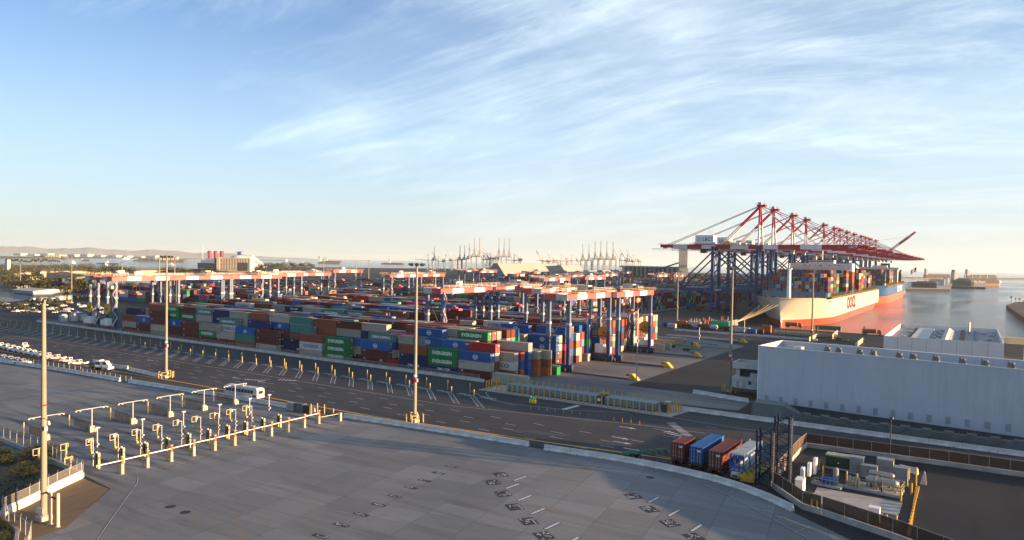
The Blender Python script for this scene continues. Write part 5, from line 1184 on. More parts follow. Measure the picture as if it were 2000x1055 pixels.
# bus
t = empty('bus', (-158.2,114.6,.014), .10); tag(t, 'white coach bus standing on the road behind the barrier', 'bus')
SILV = mat('bus white paint', (.46,.46,.47), .35, var=.04)
b = MB(); P = [(-6,.55),(-6,2.9),(-5.8,3.05),(5.6,3.05),(5.95,2.8),(6,.55)]; extr(b, P, -1.25, 1.25, SILV); b.box(-6.05,6.05,-1.27,1.27,.5,.65,DKS); bd = b.build('body', t); b = MB(); b.box(-5.7,5.5,-.95,.95,3.05,3.2,SILV); b.box(-2,0,-.5,.5,3.2,3.35,WHT2); b.build('roof', t)
for k in range(9): b = MB(); x = -5.3+k*1.12; b.box(x,x+.92,-1.275,-1.25,1.75,2.6,GLS); b.box(x,x+.92,1.25,1.275,1.75,2.6,GLS); b.build('window', bd)
b = MB(); b.box(6.0,6.03,-.7,.7,1.7,2.5,GLS); b.box(6.0,6.03,-.35,.35,.8,1.3,WHT2)
for s in (-1,1): b.box(6.0,6.04,s*1.0-.1,s*1.0+.1,1.2,1.5,CRR)
b.build('rear_window', bd); b = MB(); b.box(-6.03,-6.0,-1.1,1.1,1.5,2.8,GLS); b.box(-6.6,-6.2,-1.5,-1.3,1.9,2.5,DKS); b.box(-6.6,-6.0,-1.42,-1.38,2.4,2.5,DKS); b.build('windscreen', bd); b = MB(); b.box(4.4,5.7,-1.28,-1.25,.8,1.4,DKS); b.build('engine_grille', bd); wheels(t, (-3.9,3.4), 1.26, .5, .35)
# ================================================================== TRAILERS IN FRONT OF THE WAREHOUSE ROAD
def chassis(name, loc, rz, L, mt, lab, grp, legs=True):
    t = empty(name, loc, rz); tag(t, lab, 'trailer', grp); b = MB()
    for s in (-.45,.45): b.box(-L/2,L/2,s-.09,s+.09,.95,1.25,mt)
    for k in range(7): x = -L/2+.2+k*(L-.4)/6; b.box(x-.08,x+.08,-1.2,1.2,1.0,1.2,mt)
    b.build('frame', t)
    for x in (-L/2+1.2,-L/2+2.5):
        for s in (-1,1): b = MB(); b.cyl((x,s*.65,.5),(x,s*1.2,.5),.5,BLK,n=14); w = b.build('wheel', t); b = MB(); b.cyl((x,s*1.2,.5),(x,s*1.22,.5),.25,CHROME,n=10); b.build('rim', w)
    for s in (-.7,.7): b = MB(); b.box(L/2-3,L/2-2.8,s-.08,s+.08,.05,1.0,GALV); b.build('landing_leg', t)
    b = MB()
    for s in (-.9,.9): b.box(-L/2-.05,-L/2,s-.15,s+.15,.8,1.0,CRR)
    b.build('tail_light', t); return t
def dirn(a, c): a = G(*a); c = G(*c); return math.atan2(c.y-a.y, c.x-a.x)
ang = PI/2-.02
for i, (x, col, L, nm) in enumerate(((-44.2,'maroon',6.06,'short maroon container on a trailer, leftmost beside the curved barrier'),(-40.4,'blue',L40,'bright blue container on a trailer beside the curved barrier'),(-36.7,'brown',L40,'rusty red container on a trailer between the blue one and the open frame'))):
    y = 124.2-.35*i+L/2-.6*i; c = chassis('container_trailer', (x, y, .016), ang, L+.6, DKS, ['trailer under the short maroon container','trailer under the bright blue container','trailer under the rusty red container'][i], 'container trailers parked in a row')
    o = container(col if col != 'brown' else 'maroon', L, (x, y, 1.27), nm, 'containers standing on trailers', ang-PI, True, 1, 'none')
    o.scale = (1,1,1.08)
# open blue frame carrier
t = empty('frame_carrier', (-33.0,128.6,.016), ang); tag(t, 'open blue steel frame with flat grey roof on a trailer, right of the containers', 'carrier'); FB = mat('frame blue paint', (.02,.10,.30), .45, var=.12)
b = MB(); L = 11.5
for x in (-L/2,-L/6,L/6,L/2):
    for s in (-1.15,1.15): b.box(x-.13,x+.13,s-.13,s+.13,1.0,4.1,FB)
for s in (-1.15,1.15): b.box(-L/2,L/2,s-.15,s+.15,1.0,1.4,FB); b.box(-L/2,L/2,s-.1,s+.1,3.8,4.1,FB); b.beam((-L/2,s,1.3),(-L/6,s,3.9),.14,.14,FB); b.beam((L/6,s,3.9),(L/2,s,1.3),.14,.14,FB)
for z in (1.9,3.4): b.box(-L/2-.12,-L/2+.05,-1.15,1.15,z,z+.3,FB)
for s in (-.4,.4): b.box(-L/2-.1,-L/2+.06,s-.1,s+.1,1.1,4.0,FB)
b.build('frame', t); b = MB(); b.box(-L/2,-.1,-1.2,1.2,4.11,4.25,GALV); b.box(.1,L/2,-1.2,1.2,4.11,4.25,GALV)
for x in (-L/2,L/2):
    for s in (-1.1,1.1): b.box(x-.1,x+.1,s-.1,s+.1,4.25,4.5,WHT2)
b.build('roof', t); b = MB(); b.box(-L/2,L/2,-1.0,1.0,1.4,1.5,WHT2); b.cyl((-L/2+1,0,2.0),(L/2-1,0,2.0),.5,WHT2); b.build('floor', t)
b = MB(); b.box(-L/2-1.0,-L/2-.15,-.7,.7,.4,1.3,WHT2); b.box(-L/2-1.05,-L/2-1.0,-.45,.45,.5,.9,DKS); b.build('bumper', t); wheels(t, (-4.3,-3.1), 1.2, .5, .5)
# stacked yellow chassis
for k in range(6):
    t = empty('stacked_chassis', (-31.0+.05*k, 121.6+k*1.9, .016), .04); tag(t, 'yellow-green chassis frame, %s from the front in the parked group' % ordw(k), 'chassis', 'yellow chassis frames parked in a row')
    m = YEL if k == 0 else mat('olive yellow paint', (.40,.33,.07), .55, var=.2); b = MB(); b.box(-1.4,1.4,-.12,.12,.9,1.3,m); b.box(-1.7,1.7,-.05,.5,1.15,1.3,m)
    for s in (-.5,.5): b.box(s-.08,s+.08,-.1,1.5,1.0,1.25,m); b.box(s-.12,s+.12,-.2,0,1.3,1.75,m)
    b.box(-1.1,1.1,-.1,.6,.15,.9,m if k == 0 else DKS); b.build('frame', t)
    for s in (-1,1): b = MB(); b.cyl((s*.75,.8,.45),(s*1.2,.8,.45),.45,BLK,n=12); b.build('wheel', t)
chassis('flatbed_chassis', (G(1262,893).x, G(1262,893).y, .016), .95, 9.5, GRN, 'dark green empty chassis left of the maroon container trailer', 'green chassis')
t = MB(); p = G(1301,885); t.box(-.2,.2,-.2,.2,0,.9,CRR); t.ball((0,0,.9),.2,CRR,8,4); tag(t.build('fire_hydrant', loc=(p.x,p.y,.014)), 'small red post beside the short maroon container', 'hydrant')
# lattice towers
def lattice(x, y, h, lab, w=1.15):
    t = empty('lattice_tower', (x,y,.014)); tag(t, lab, 'lattice tower', 'dark blue lattice towers'); LB_ = mat('lattice navy paint', (.012,.02,.05), .5, var=.15)
    for sx in (-w,w):
        for sy in (-w,w): b = MB(); b.box(sx-.15,sx+.15,sy-.15,sy+.15,0,h,LB_); b.build('leg', t)
    b = MB(); n = int(h/1.1)
    for k in range(n):
        z = k*h/n; z2 = (k+1)*h/n; f = 1 if k % 2 else -1
        for s in (-w,w): b.beam((-w*f,s,z),(w*f,s,z2),.12,.12,LB_); b.beam((s,-w*f,z),(s,w*f,z2),.12,.12,LB_)
        if k % 2 == 0:
            for s in (-w,w): b.beam((-w,s,z2),(w,s,z2),.08,.08,LB_); b.beam((s,-w,z2),(s,w,z2),.08,.08,LB_)
    b.build('bracing', t); b = MB(); b.box(w+.15,w+.22,-.3,-.25,0,h-.4,GALV); b.box(w+.15,w+.22,.25,.3,0,h-.4,GALV)
    for k in range(int(h/.45)): b.box(w+.15,w+.2,-.3,.3,k*.45,k*.45+.05,GALV)
    b.build('ladder', t)
lattice(-28.1,121.6,9.6,'dark blue lattice tower, left and shorter of the pair')
lattice(-25.9,124.4,11.8,'dark blue lattice tower, right and taller of the pair')
# ================================================================== FENCED UTILITY YARD
SLATM = link_mat('slatted fence infill', (.052,.024,.013), .96)
for (pts, nm) in (([(-27.3,121.6),(-27.7,147.5),(-27.4,153.3)],'brown slatted fence on the left side of the utility yard, sunlit orange'),
                  ([(-27.4,153.4),(-18.8,153.9),(-5.7,154.8),(10,155.4),(60,156.5)],'long brown slatted fence along the road behind the utility yard'),
                  ([(-26.6,121.2),(-20.6,113.6),(-17.8,112.6)],'short brown slatted fence between lattice tower and gate'),
                  ([(-17.6,112.6),(-8.0,108.4),(4,101.5)],'dark slatted fence at the front of the utility yard')):
    fence(pts, 1.9, nm, 3.2, SLATM, False, .95); q = MB()
    for a, c in zip(pts[:-1], pts[1:]): q.beam((a[0],a[1],.45),(c[0],c[1],.45),.3,.9,CONC)
    tag(q.build('fence_base_wall'), 'concrete base wall under the '+nm.split(' on ')[0].split(' along ')[0].split(' between ')[0]+(' of the left side' if 'left' in nm else ' by the road' if 'long' in nm else ' by the gate' if 'short' in nm else ' at the front'), 'wall')
def eq(name, p, lab, cat, fn, rz=0, grp=None):
    t = empty(name, (p[0],p[1],.02), rz); tag(t, lab, cat, grp); fn(t); return t
q = MB(); q.sheet([(-20.6,124.5),(-8.1,119.2),(-7.6,110.9),(-18.2,115.4)], .05, CONC) if False else q.sheet([tuple(G(*p)[:2]) for p in ((1596,952),(1763,982),(1745,1040),(1583,977))], .05, CONC); kind(q.build('concrete_slab'), 'structure')
def cab(x0,x1,y0,y1,h,mt,doors=2):
    def f(t):
        b = MB(); b.box(x0,x1,y0,y1,.15,h,mt); b.box(x0-.05,x1+.05,y0-.05,y1+.05,h,h+.08,mt); b.box(x0-.1,x1+.1,y0-.1,y1+.1,0,.15,CONC); bd = b.build('housing', t)
        for k in range(doors): b = MB(); u = x0+(x1-x0)*(k+.08)/doors; v = x0+(x1-x0)*(k+.92)/doors; b.box(u,v,y0-.03,y0,.3,h-.15,mt); b.box(v-.12,v-.06,y0-.07,y0-.03,h*.45,h*.6,DKS); b.build('door', bd)
    return f
LG = mat('light grey enamel', (.21,.23,.24), .45, var=.06)
eq('electrical_cabinet', (-22.4,121.2), 'white steel cabinet with low open door inside the left fence corner', 'cabinet', cab(-.6,.6,-1.1,1.1,2.4,WHT,1))
q = MB(); q.box(.7,2.3,-1.0,.1,.35,.42,CREAM); q.box(.7,.8,-1,-.9,0,.35,DKS); tag(q.build('step_platform', loc=(-22.4,121.2,.02)), 'low cream step platform beside the white cabinet', 'platform')
for i, (p, s) in enumerate((((-23.6,129.4),1),((-22.9,131.6),1.2),((-22.3,133.6),1.45))):
    eq('cylinder_rack', p, 'upright white panel unit by the left fence, %s from the front' % ordw(i), 'panel unit', lambda t, s=s: (lambda b: (b.box(-.25,.25,-.75,.75,.3,2.1*s,WHT), b.box(-.4,.4,-.8,-.6,0,.3,DKS), b.box(-.4,.4,.6,.8,0,.3,DKS), b.build('panel', t)))(MB()), 0, 'white panel units by the left fence')
eq('generator_box', (-19.4,140.8), 'dark green generator box with pale roof in the utility yard', 'generator', lambda t: (lambda b: (b.box(-2.1,2.1,-1.1,1.1,.3,2.3,mat('dark green enamel',(.03,.05,.035),.5)), b.box(-2.2,2.2,-1.2,1.2,2.3,2.55,mat('pale green roof',(.30,.33,.25),.6)), b.box(-2.2,2.2,-1.2,1.2,0,.3,CONC), b.box(-.1,.1,-1.13,-1.1,1.1,1.3,LW), b.box(2.1,2.3,-.8,.8,.4,2.0,GALV), b.build('housing', t)))(MB()))
def pump(t):
    BP = mat('pump blue enamel', (.02,.11,.36), .35, var=.1)
    b = MB(); b.box(-2.4,2.4,-1.3,1.3,0,.3,CONC); b.build('base', t); b = MB(); b.cyl((-.9,-.3,.95),(1.3,-.3,.95),.5,BP,n=14); b.box(-.9,1.3,-.6,0,.3,.6,BP); b.cyl((-1.9,-.2,.9),(-1.0,-.2,.9),.35,DKS,n=12); b.build('compressor', t)
    b = MB(); b.cyl((1.1,.5,.3),(1.1,.5,2.7),.45,LG,n=14); b.ball((1.1,.5,2.7),.45,LG,12,5); b.build('tank', t)
    b = MB()
    for k in range(7): x = -2+k*.65; b.cyl((x,-.9,.3),(x,-.9,1.0+.3*(k%3)),.07,GALV,n=6)
    b.cyl((-2.1,-.9,1.1),(2.0,-.9,1.1),.07,GALV,n=6); b.cyl((-1.2,.4,.3),(-1.2,.4,1.9),.16,DKS,n=8); b.cyl((-.5,.3,.3),(-.5,.3,1.6),.2,DKS,n=8); b.build('piping', t)
eq('pump_skid', (-19.4,128.7), 'blue compressor skid with upright grey tank in the utility yard', 'pump', pump, -.12)
eq('electrical_cabinet', (-16.3,139.6), 'tall light grey cabinet left of the pipe skid', 'cabinet', cab(-1.1,1.1,-.9,.9,2.9,LG,3))
eq('electrical_cabinet', (-14.2,138.4), 'low light grey cabinet between the tall one and the ribbed one', 'cabinet', cab(-1.3,1.3,-.7,.7,2.0,LG,2))
eq('electrical_cabinet', (-11.9,141.2), 'ribbed light grey cabinet behind the pipe skid', 'cabinet', cab(-1.3,1.3,-1,1,2.9,LG,4))
eq('electrical_cabinet', (-9.2,137.0), 'light grey cabinet right of the pipe skid with round gauge', 'cabinet', cab(-1.1,1.1,-.8,.8,2.9,LG,1))
def skid(t):
    PB = mat('aluminium jacket', (.36,.35,.33), .35, metal=.4, var=.1)
    b = MB(); b.box(-4.3,4.0,-2.2,2.0,0,.45,CONC); b.build('base', t)
    for (y, z, x0, x1, r) in ((-.2,1.75,-.8,2.9,.62),(1.4,2.5,-.9,2.2,.42)):
        b = MB(); b.cyl((x0,y,z),(x1,y,z),r,PB,n=18); b.ball((x0,y,z),r,PB,14,6); b.ball((x1,y,z),r,PB,14,6)
        for x in (x0+.3,x0+(x1-x0)/2,x1-.3): b.cyl((x-.04,y,z),(x+.04,y,z),r+.03,GALV,n=18); b.box(x-.1,x+.1,y-.3,y+.3,.45,z-r*.8,DKS)
        b.build('pressure_vessel', t)
    rn = random.Random(4)
    for k in range(22):
        b = MB(); x = -4+rn.random()*7.8; y = -2+rn.random()*2.6; h = .9+rn.random()*1.5; b.cyl((x,y,.45),(x,y,h),.09+.06*rn.random(),rn.choice([CREAM,GALV,PB,DKS]),n=8); b.cyl((x,y,h),(x+rn.uniform(-1,1),y,h),.08,GALV,n=8)
        b.cyl((x,y,h*.6),(x,y,h*.6+.12),.2,YEL2,n=8); b.build('pipe', t)
    for k in range(5): b = MB(); x = -3.9+k*.42; b.cyl((x,-1.2,.45),(x,-1.2,1.7),.17,CREAM,n=10); b.ball((x,-1.2,1.7),.17,CREAM,8,4); b.build('valve', t)
    b = MB(); b.rail([(1.6,-2.1,.45),(4,-2.1,.45),(4,1.8,.45)],1.3,YEL2,1.2,.07); b.build('railing', t)
eq('pipe_skid', (-12.4,130.6), 'pipe skid with two horizontal silver vessels, the largest machine of the utility yard', 'pipe skid', skid, -.07)
eq('electrical_cabinet', (-10.8,113.9), 'white cabinet with round black fan at the front of the concrete slab', 'cabinet', lambda t: (cab(-.7,.7,-.6,.6,2.2,WHT,1)(t), (lambda b: (b.cyl((.05,-.68,.8),(.05,-.62,.8),.32,DKS,n=14), b.build('fan', t)))(MB())))
eq('panel_frame', (-8.7,113.4), 'grey open panel frame right of the white fan cabinet', 'panel', lambda t: (lambda b: (b.box(-.9,.7,-.2,.2,.6,1.9,LG), b.box(-.9,-.8,-.2,.2,0,.6,GALV), b.box(.6,.7,-.2,.2,0,.6,GALV), b.box(-1,.8,-.35,.3,1.9,1.98,GALV), b.build('panel', t)))(MB()))
for i, (x, y) in enumerate(((-22.3,137.5),(-20.9,133.4),(-20.9,141.9+3),(-18.5,133.4),(-17.0,132.4),(-15.3,131.8),(-8.3,139.3),(-7.2,131.6),(-8.2,141.2),(-8.3,126.0),(-10.2,112.2),(-9.1,112.4),(-7.9,112.8),(-19.2,113.2),(-18.4,112.9))):
    o = place(BY, 'bollard', (x,y,.02)); o.scale = (.8,.8,.75); tag(o, 'yellow bollard in the utility yard, %s when read from left and back to front' % ordw(i), 'bollard', 'yellow bollards in the utility yard')
t = MB()
t.strip([(-6.75,136.6),(-6.1,110.8)], .35, .055, YEL)
for k in range(15): y = 111.6+k*1.7; t.box(-6.55,-6.3,y-.5,y+.5,.06,.5,YEL)
tag(t.build('yellow_kerb_line'), 'broken yellow line of low kerb blocks right of the pipe skid', 'kerb')
t = MB(); t.cyl((0,0,0),(0,0,3.2),.14,YEL,n=10); tag(t.build('yellow_post', loc=(-6.9,137.5,0)), 'tall yellow post at the back end of the yellow kerb line', 'post')
barrier_run([(-10.0,146.5),(-7.0,145.2)], 'x', 'lying behind the grey cabinets', 4)
t = MB(); t.add([(-.5,-.2,0),(.5,-.2,0),(.5,.2,0),(-.5,.2,0),(.1,-.1,2.3),(.3,-.1,2.0),(.3,.1,2.0),(.1,.1,2.3)],[(0,3,2,1),(4,5,6,7),(0,1,5,4),(1,2,6,5),(2,3,7,6),(3,0,4,7)],WHT2); tag(t.build('folded_umbrella_cover', loc=(-5.9,139.2,0)), 'upright white wrapped bundle right of the tall yellow post', 'bundle')
p = G(1737,896); t = empty('utility_pole', (-12.4,155.6,0)); tag(t, 'slim dark pole behind the long slatted fence', 'pole'); b = MB(); b.cyl((0,0,0),(0,0,7.9),.13,DKS,.08,n=8); b.build('shaft', t); b = MB(); b.box(-.3,.3,-.05,.05,7.6,7.8,DKS); b.cyl((.3,0,7.5),(.3,0,7.9),.1,WHT2,n=8); b.build('fixture', t)
# ================================================================== QUAYSIDE CLUTTER
CL = [(1302,638,'blue',2.6,2.4,'tank'),(1312,641,'white',5,2.6,'b'),(1332,638,'orange',5.5,3.4,'b'),(1342,641,'maroon',6,2.4,'b'),(1358,640,'white',7,3.4,'b'),(1372,642,'maroon',5,2.5,'b'),(1384,643,'brown',5,2.5,'b'),(1394,644,'white',2.5,2.5,'tank'),(1408,642,'green',8,4.2,'tank'),(1420,646,'maroon',3.5,2.5,'b'),(1432,648,'white',4,2.4,'b'),(1444,649,'white',4.5,2.8,'b'),(1456,650,'white',4.5,2.8,'b'),(1468,652,'blue',5,2.6,'b'),(1484,652,'maroon',4,2.5,'b'),(1497,650,'orange',5,4.2,'b')]
for i, (px, py, c, L, h, kd) in enumerate(CL):
    p = G(px, py); m = CM[c] if c != 'green' else mat('tarpaulin green', (.01,.30,.14), .5, var=.15); t = empty('storage_tank' if kd == 'tank' else 'storage_box', (p.x,p.y,0)); b = MB()
    if kd == 'tank': b.cyl((-L/2,0,h/2+.4),(L/2,0,h/2+.4),h/2,m,n=14); b.ball((-L/2,0,h/2+.4),h/2,m,12,5); b.ball((L/2,0,h/2+.4),h/2,m,12,5); b.build('vessel', t); b = MB(); b.box(-L/2,L/2,-.8,.8,0,.45,DKS); b.build('skid', t)
    else:
        b.box(-L/2,L/2,-1.2,1.2,.35,h,m); b.build('body', t); b = MB(); b.box(-L/2,L/2,-1.1,1.1,0,.33,DKS)
        for s in (-1,1): b.cyl((s*L*.3,-1.2,.3),(s*L*.3,1.2,.3),.3,BLK,n=8)
        b.build('skid', t)
    tag(t, '%s %s on the quay road edge, %s from the left in the mixed row' % ({'blue':'blue','white':'white','orange':'orange','maroon':'dark red','brown':'brown','green':'green'}[c], 'rounded tank' if kd == 'tank' else 'storage box', ordw(i)), 'storage tank' if kd == 'tank' else 'storage box', 'mixed boxes and tanks along the quay road')
rn = random.Random(9)
for i in range(34):
    px = 1345+rn.random()*95; py = 624+rn.random()*10; p = G(px, py); b = MB(); b.box(-.35,.35,-.35,.35,0,.25,DKS); b.cyl((0,0,.25),(0,0,1.8+rn.random()),.28,rn.choice([ORG,CREAM,CRR,WHT2,YEL2]),.12,n=7)
    tag(b.build('quay_marker', loc=(p.x,p.y,0)), 'small red, orange or white marker before the ship bow, %s in the loose crowd' % ordw(i), 'marker', 'small markers standing before the ship bow')
for i, (px, py, c) in enumerate(((1350,603,'blue'),(1368,607,'maroon'),(1345,588,'blue'),(1330,582,'navy'),(1360,580,'maroon'),(1300,596,'brown'),(1325,600,'navy'),(1418,612,'navy'),(1345,570,'maroon'),(1308,575,'blue'),(1375,594,'maroon'))):
    p = G(px, py); c_ = chassis('container_trailer', (p.x,p.y,.02), 1.45+.1*rn.random(), 12.5, DKS, 'container trailer on the apron under the quay cranes, %s listed from the front' % ordw(i), 'trailers on the quay apron')
    container(c, L40, (p.x,p.y,1.3), '%s container on a trailer under the quay cranes, %s listed from the front' % (CNAME[c], ordw(i)), 'containers on apron trailers', c_.rotation_euler[2], True, 2, 'none')
# flat green chassis parked between the rails
for i, (x, y, L) in enumerate(((-106.5,300.5,12.5),(-101.5,316,12.5),(-113.5,318.5,11),(-99,293,9))):
    chassis('flatbed_chassis', (x,y,.02), -.03, L, GRN, 'green empty chassis between the gantry rails, %s of four' % ordw(i), 'green chassis parked between the rails')
# walled bays with bollards at the slip edge
t = MB()
for k in range(20): t.box(-89.5+k*1.55,-89.2+k*1.55,400.6,400.9,0,2.4,YEL2)
t.box(-90,-58.5,402,402.3,0,2.0,CONC); tag(t.build('quay_screen'), 'grey screen wall with a row of pale posts at the water edge', 'screen wall')
t = MB(); t.beam((-59.5,394,1.2),(-61.5,424,1.2),.35,2.4,CREAM); tag(t.build('partition_wall'), 'cream partition wall at the right end of the post row', 'wall')
for i, (a, c) in enumerate((((1580,667),(1595,660)),((1670,680),(1685,668)))):
    a = G(*a); c = G(*c); t = MB(); t.beam((a.x,a.y,1.1),(c.x,c.y,1.1),.3,2.2,CREAM); tag(t.build('partition_wall'), 'short cream partition wall behind the warehouse roof, %s of two' % ['left','right'][i], 'wall')
for i, (px, py, L) in enumerate(((1620,675,7),(1650,679,7),(1700,684,6),(1660,666,14),(1692,668,7),(1640,664,14))):
    p = G(px, py); chassis('flatbed_chassis', (p.x,p.y,.02), -.1+.3*(i==4), L, GRN if i > 2 else YEL2, 'empty flatbed behind the warehouse roof, %s of six' % ordw(i), 'flatbeds behind the warehouse')
def tanker(px, py, rz, lab):
    p = G(px, py); t = empty('tank_truck', (p.x,p.y,0), rz); tag(t, lab, 'truck', 'dark trucks at the slip edge'); m = mat('ochre tank paint', (.26,.13,.03), .45, var=.15)
    b = MB(); b.cyl((-4.5,0,2.1),(2.2,0,2.1),1.15,m,n=16); b.build('tank', t); b = MB(); b.box(-5,5.2,-.5,.5,.8,1.1,DKS); b.build('chassis', t); b = MB(); extr(b, [(3.0,.9),(3.0,3.0),(4.4,3.0),(5.0,2.1),(5.2,.9)], -1.15, 1.15, m); b.build('cab', t); wheels(t, (-3.8,-2.6,4.2), 1.2, .5, .5)
tanker(1549,640,.05,'dark ochre tank truck at the waterline before the ship stem'); tanker(1702,654,.02,'ochre tank truck left of the lower white building')
t = MB(); p = G(1618,645); t.box(-7,7,-1.2,1.2,.4,2.6,GRN)
for k in range(14): t.box(-7+k,-6.9+k,-1.25,-1.2,.4,2.6,DKS)
t.box(-6.8,6.8,-1,1,0,.4,DKS); tag(t.build('stake_rack', loc=(p.x,p.y,0)), 'dark green ribbed rack at the water edge below the ship', 'rack')
for i, px in enumerate((1596,1641,1688)):
    p = G(px, 648); b = MB(); b.cyl((0,0,0),(0,0,2.6),.45,DKS,.35,n=10); b.cyl((0,0,2.6),(0,0,3.0),.65,DKS,n=10); tag(b.build('mooring_bollard', loc=(p.x,p.y,0)), 'dark mooring bollard at the water edge, %s from the left' % ordw(i), 'mooring bollard', 'mooring bollards at the slip edge')
# white cabins left of the gantries
for i, (x, y) in enumerate(((-410.3,183.8),(-410.4,189.0),(-410.7,194.1),(-408,199.3))):
    t = empty('pump_cabin', (x,y,0)); tag(t, 'pale blue-white utility cabin left of the gantries, %s from the front' % ordw(i), 'cabin', 'small cabins left of the gantry cranes'); b = MB(); b.box(-1.5,1.5,-1.5,1.5,.3,3.6,WHT2); b.box(-1.2,1.2,-1.2,1.2,3.6,4.2,CRB2); b.box(-1.6,1.6,-1.6,1.6,0,.3,CONC); b.build('housing', t); b = MB(); b.box(-.5,.5,-1.53,-1.5,.4,2.6,CRB2); b.build('door', t)
# ================================================================== FAR SIDE: SHED, TREES, HOTEL, SHIPS, CRANES
SHW = mat('shed cream cladding', (.50,.47,.40), .6, var=.06, scale=.1)
a = G(65,596); b_ = G(140,600); sx0 = VY(25,580,247.6).x+600; sy1 = VX(140,580,-600).y-247.6; shh = VY(65,569,247.6).z
t = empty('storage_shed', (-600,247.6,0)); tag(t, 'long cream shed with dark-windowed front on the left shore', 'shed')
q = MB(); q.box(sx0,0,0,.5,0,shh,mat('shed blue-grey wall',(.30,.34,.40),.6)); q.box(sx0,0,.5,sy1,0,shh,SHW); q.build('wall', t)
q = MB(); q.add([(sx0-1,-1,shh),(1,-1,shh),(1,sy1+1,shh),(sx0-1,sy1+1,shh),(sx0-1,sy1/2,shh+1.4),(1,sy1/2,shh+1.4)],[(0,1,5,4),(4,5,2,3),(0,4,3),(1,2,5)],SHW); q.build('roof', t)
for k in range(10): q = MB(); w_ = sx0*(.08+.088*k); q.box(w_-1.1,w_+1.1,-.08,0,shh*.5,shh*.72,GLS); q.build('window', t)
# foliage
def leafmat(name, c, v=.35):
    m, n, l, b = node_mat(name); oi = n.new('ShaderNodeObjectInfo'); g_ = n.new('ShaderNodeNewGeometry')
    col = mixc(n, l, g_.outputs['Random Per Island'], tuple(x*(1-v) for x in c), tuple(x*(1+v) for x in c)); l.new(col, b.inputs['Base Color']); b.inputs['Roughness'].default_value = .7; b.inputs['Specular IOR Level'].default_value = .2; return m
LF = leafmat('tree foliage', (.050,.062,.022)); LF2 = leafmat('olive foliage', (.085,.080,.028)); LP = leafmat('palm foliage', (.055,.065,.025)); SH1 = leafmat('shrub foliage', (.045,.043,.017), .5)
BARK = mat('bark', (.10,.075,.05), .9, var=.3)
def leaves(b, c, r, n, s, mt, rn, flat=.75):
    for _ in range(n):
        while True:
            v = Vector((rn.uniform(-1,1), rn.uniform(-1,1), rn.uniform(-1,1)))
            if v.length < 1: break
        v = v.normalized()*(v.length**.45); p = Vector(c)+Vector((v.x*r, v.y*r, v.z*r*flat)); u = Vector((rn.uniform(-1,1), rn.uniform(-1,1), rn.uniform(-.6,.6))).normalized(); w = u.cross(Vector((rn.uniform(-1,1), rn.uniform(-1,1), 1))).normalized(); k = s*rn.uniform(.6,1.3)
        b.add([p-u*k, p+w*k*.7, p+u*k, p-w*k*.7], [(0,1,2,3)], mt)
def tree_meshes(seed, h, mt, n=330, spread=1.0):
    rn = random.Random(seed); b = MB(); nc = 7; th = h*.42
    b.cyl((0,0,0),(0,0,th),h*.035,BARK,h*.022,n=7); cs = []
    for k in range(nc):
        a = 2*PI*k/nc+rn.random(); R_ = h*.26*spread*rn.uniform(.4,1.15) if k else 0; c = (R_*math.cos(a), R_*math.sin(a), h*rn.uniform(.55,.82)); cs.append(c); b.cyl((0,0,th*.8),c,h*.018,BARK,h*.006,n=5)
    tr = b.mesh('trunk'); b = MB()
    for c in cs: leaves(b, c, h*.2*rn.uniform(.75,1.2)*spread**.5, n//nc, h*.045, mt, rn)
    return tr, b.mesh('crown')
TM = [tree_meshes(1,10,LF), tree_meshes(2,10,LF2), tree_meshes(3,10,LF,300,1.6), tree_meshes(4,10,LF2,330,.8)]
def tree(x, y, h, v, lab, grp, name='tree', z=0):
    t = empty(name, (x,y,z), random.random()*6); tag(t, lab, 'tree', grp); s = h/10; t.scale = (s*random.uniform(.9,1.2),s*random.uniform(.9,1.2),s); place(TM[v][0],'trunk',parent=t); place(TM[v][1],'crown',parent=t); return t
def palm_meshes(seed):
    rn = random.Random(seed); b = MB(); b.cyl((0,0,0),(.2,0,9.0),.26,BARK,.18,n=7); tr = b.mesh('trunk'); b = MB()
    for k in range(34):
        a = rn.random()*2*PI; e = rn.uniform(-.9,1.2); L = rn.uniform(1.5,2.3); d = Vector((math.cos(a)*math.cos(e), math.sin(a)*math.cos(e), math.sin(e))); s = Vector((-math.sin(a), math.cos(a), 0)); c = Vector((.2,0,9.1)); m_ = c+d*L*.55; e_ = c+d*L+Vector((0,0,-.5))
        b.add([c, m_+s*.28, e_, m_-s*.28], [(0,1,2,3)], LP)
    return tr, b.mesh('crown')
PM = [palm_meshes(7), palm_meshes(8)]
def palm(x, y, h, lab, grp, z=0):
    t = empty('palm_tree', (x,y,z), random.random()*6); tag(t, lab, 'palm tree', grp); s = h/10; t.scale = (s*1.25,s*1.25,s); m = random.choice(PM); place(m[0],'trunk',parent=t); place(m[1],'crown',parent=t)
# near shore row, bases in photo pixels with the height of the top
row = [(8,575,540,'p'),(25,578,545,'t'),(46,580,548,'t'),(66,577,545,'t'),(80,580,552,'t'),(95,583,543,'t'),(104,583,548,'t'),(116,583,541,'p'),(125,586,556,'t'),(140,584,540,'p'),(152,585,548,'t'),(160,585,545,'t'),(168,585,543,'t'),(30,570,541,'p'),(56,572,544,'p'),(74,583,546,'t'),(88,584,550,'p'),(132,586,557,'t')]
for i, (px, py, top, k_) in enumerate(row):
    p = G(px, py); h = max(6, VY(px, top, p.y).z)
    (palm if k_ == 'p' else tree)(*((p.x,p.y,h,'palm, %s from the left along the left shore' % ordw(sum(1 for r in row if r[3]=='p' and r[0]<px)),'shore palms') if k_ == 'p' else (p.x,p.y,h*1.1,i % 4,'dark tree, %s from the left along the left shore' % ordw(sum(1 for r in row if r[3]=='t' and r[0]<px)),'shore trees')))
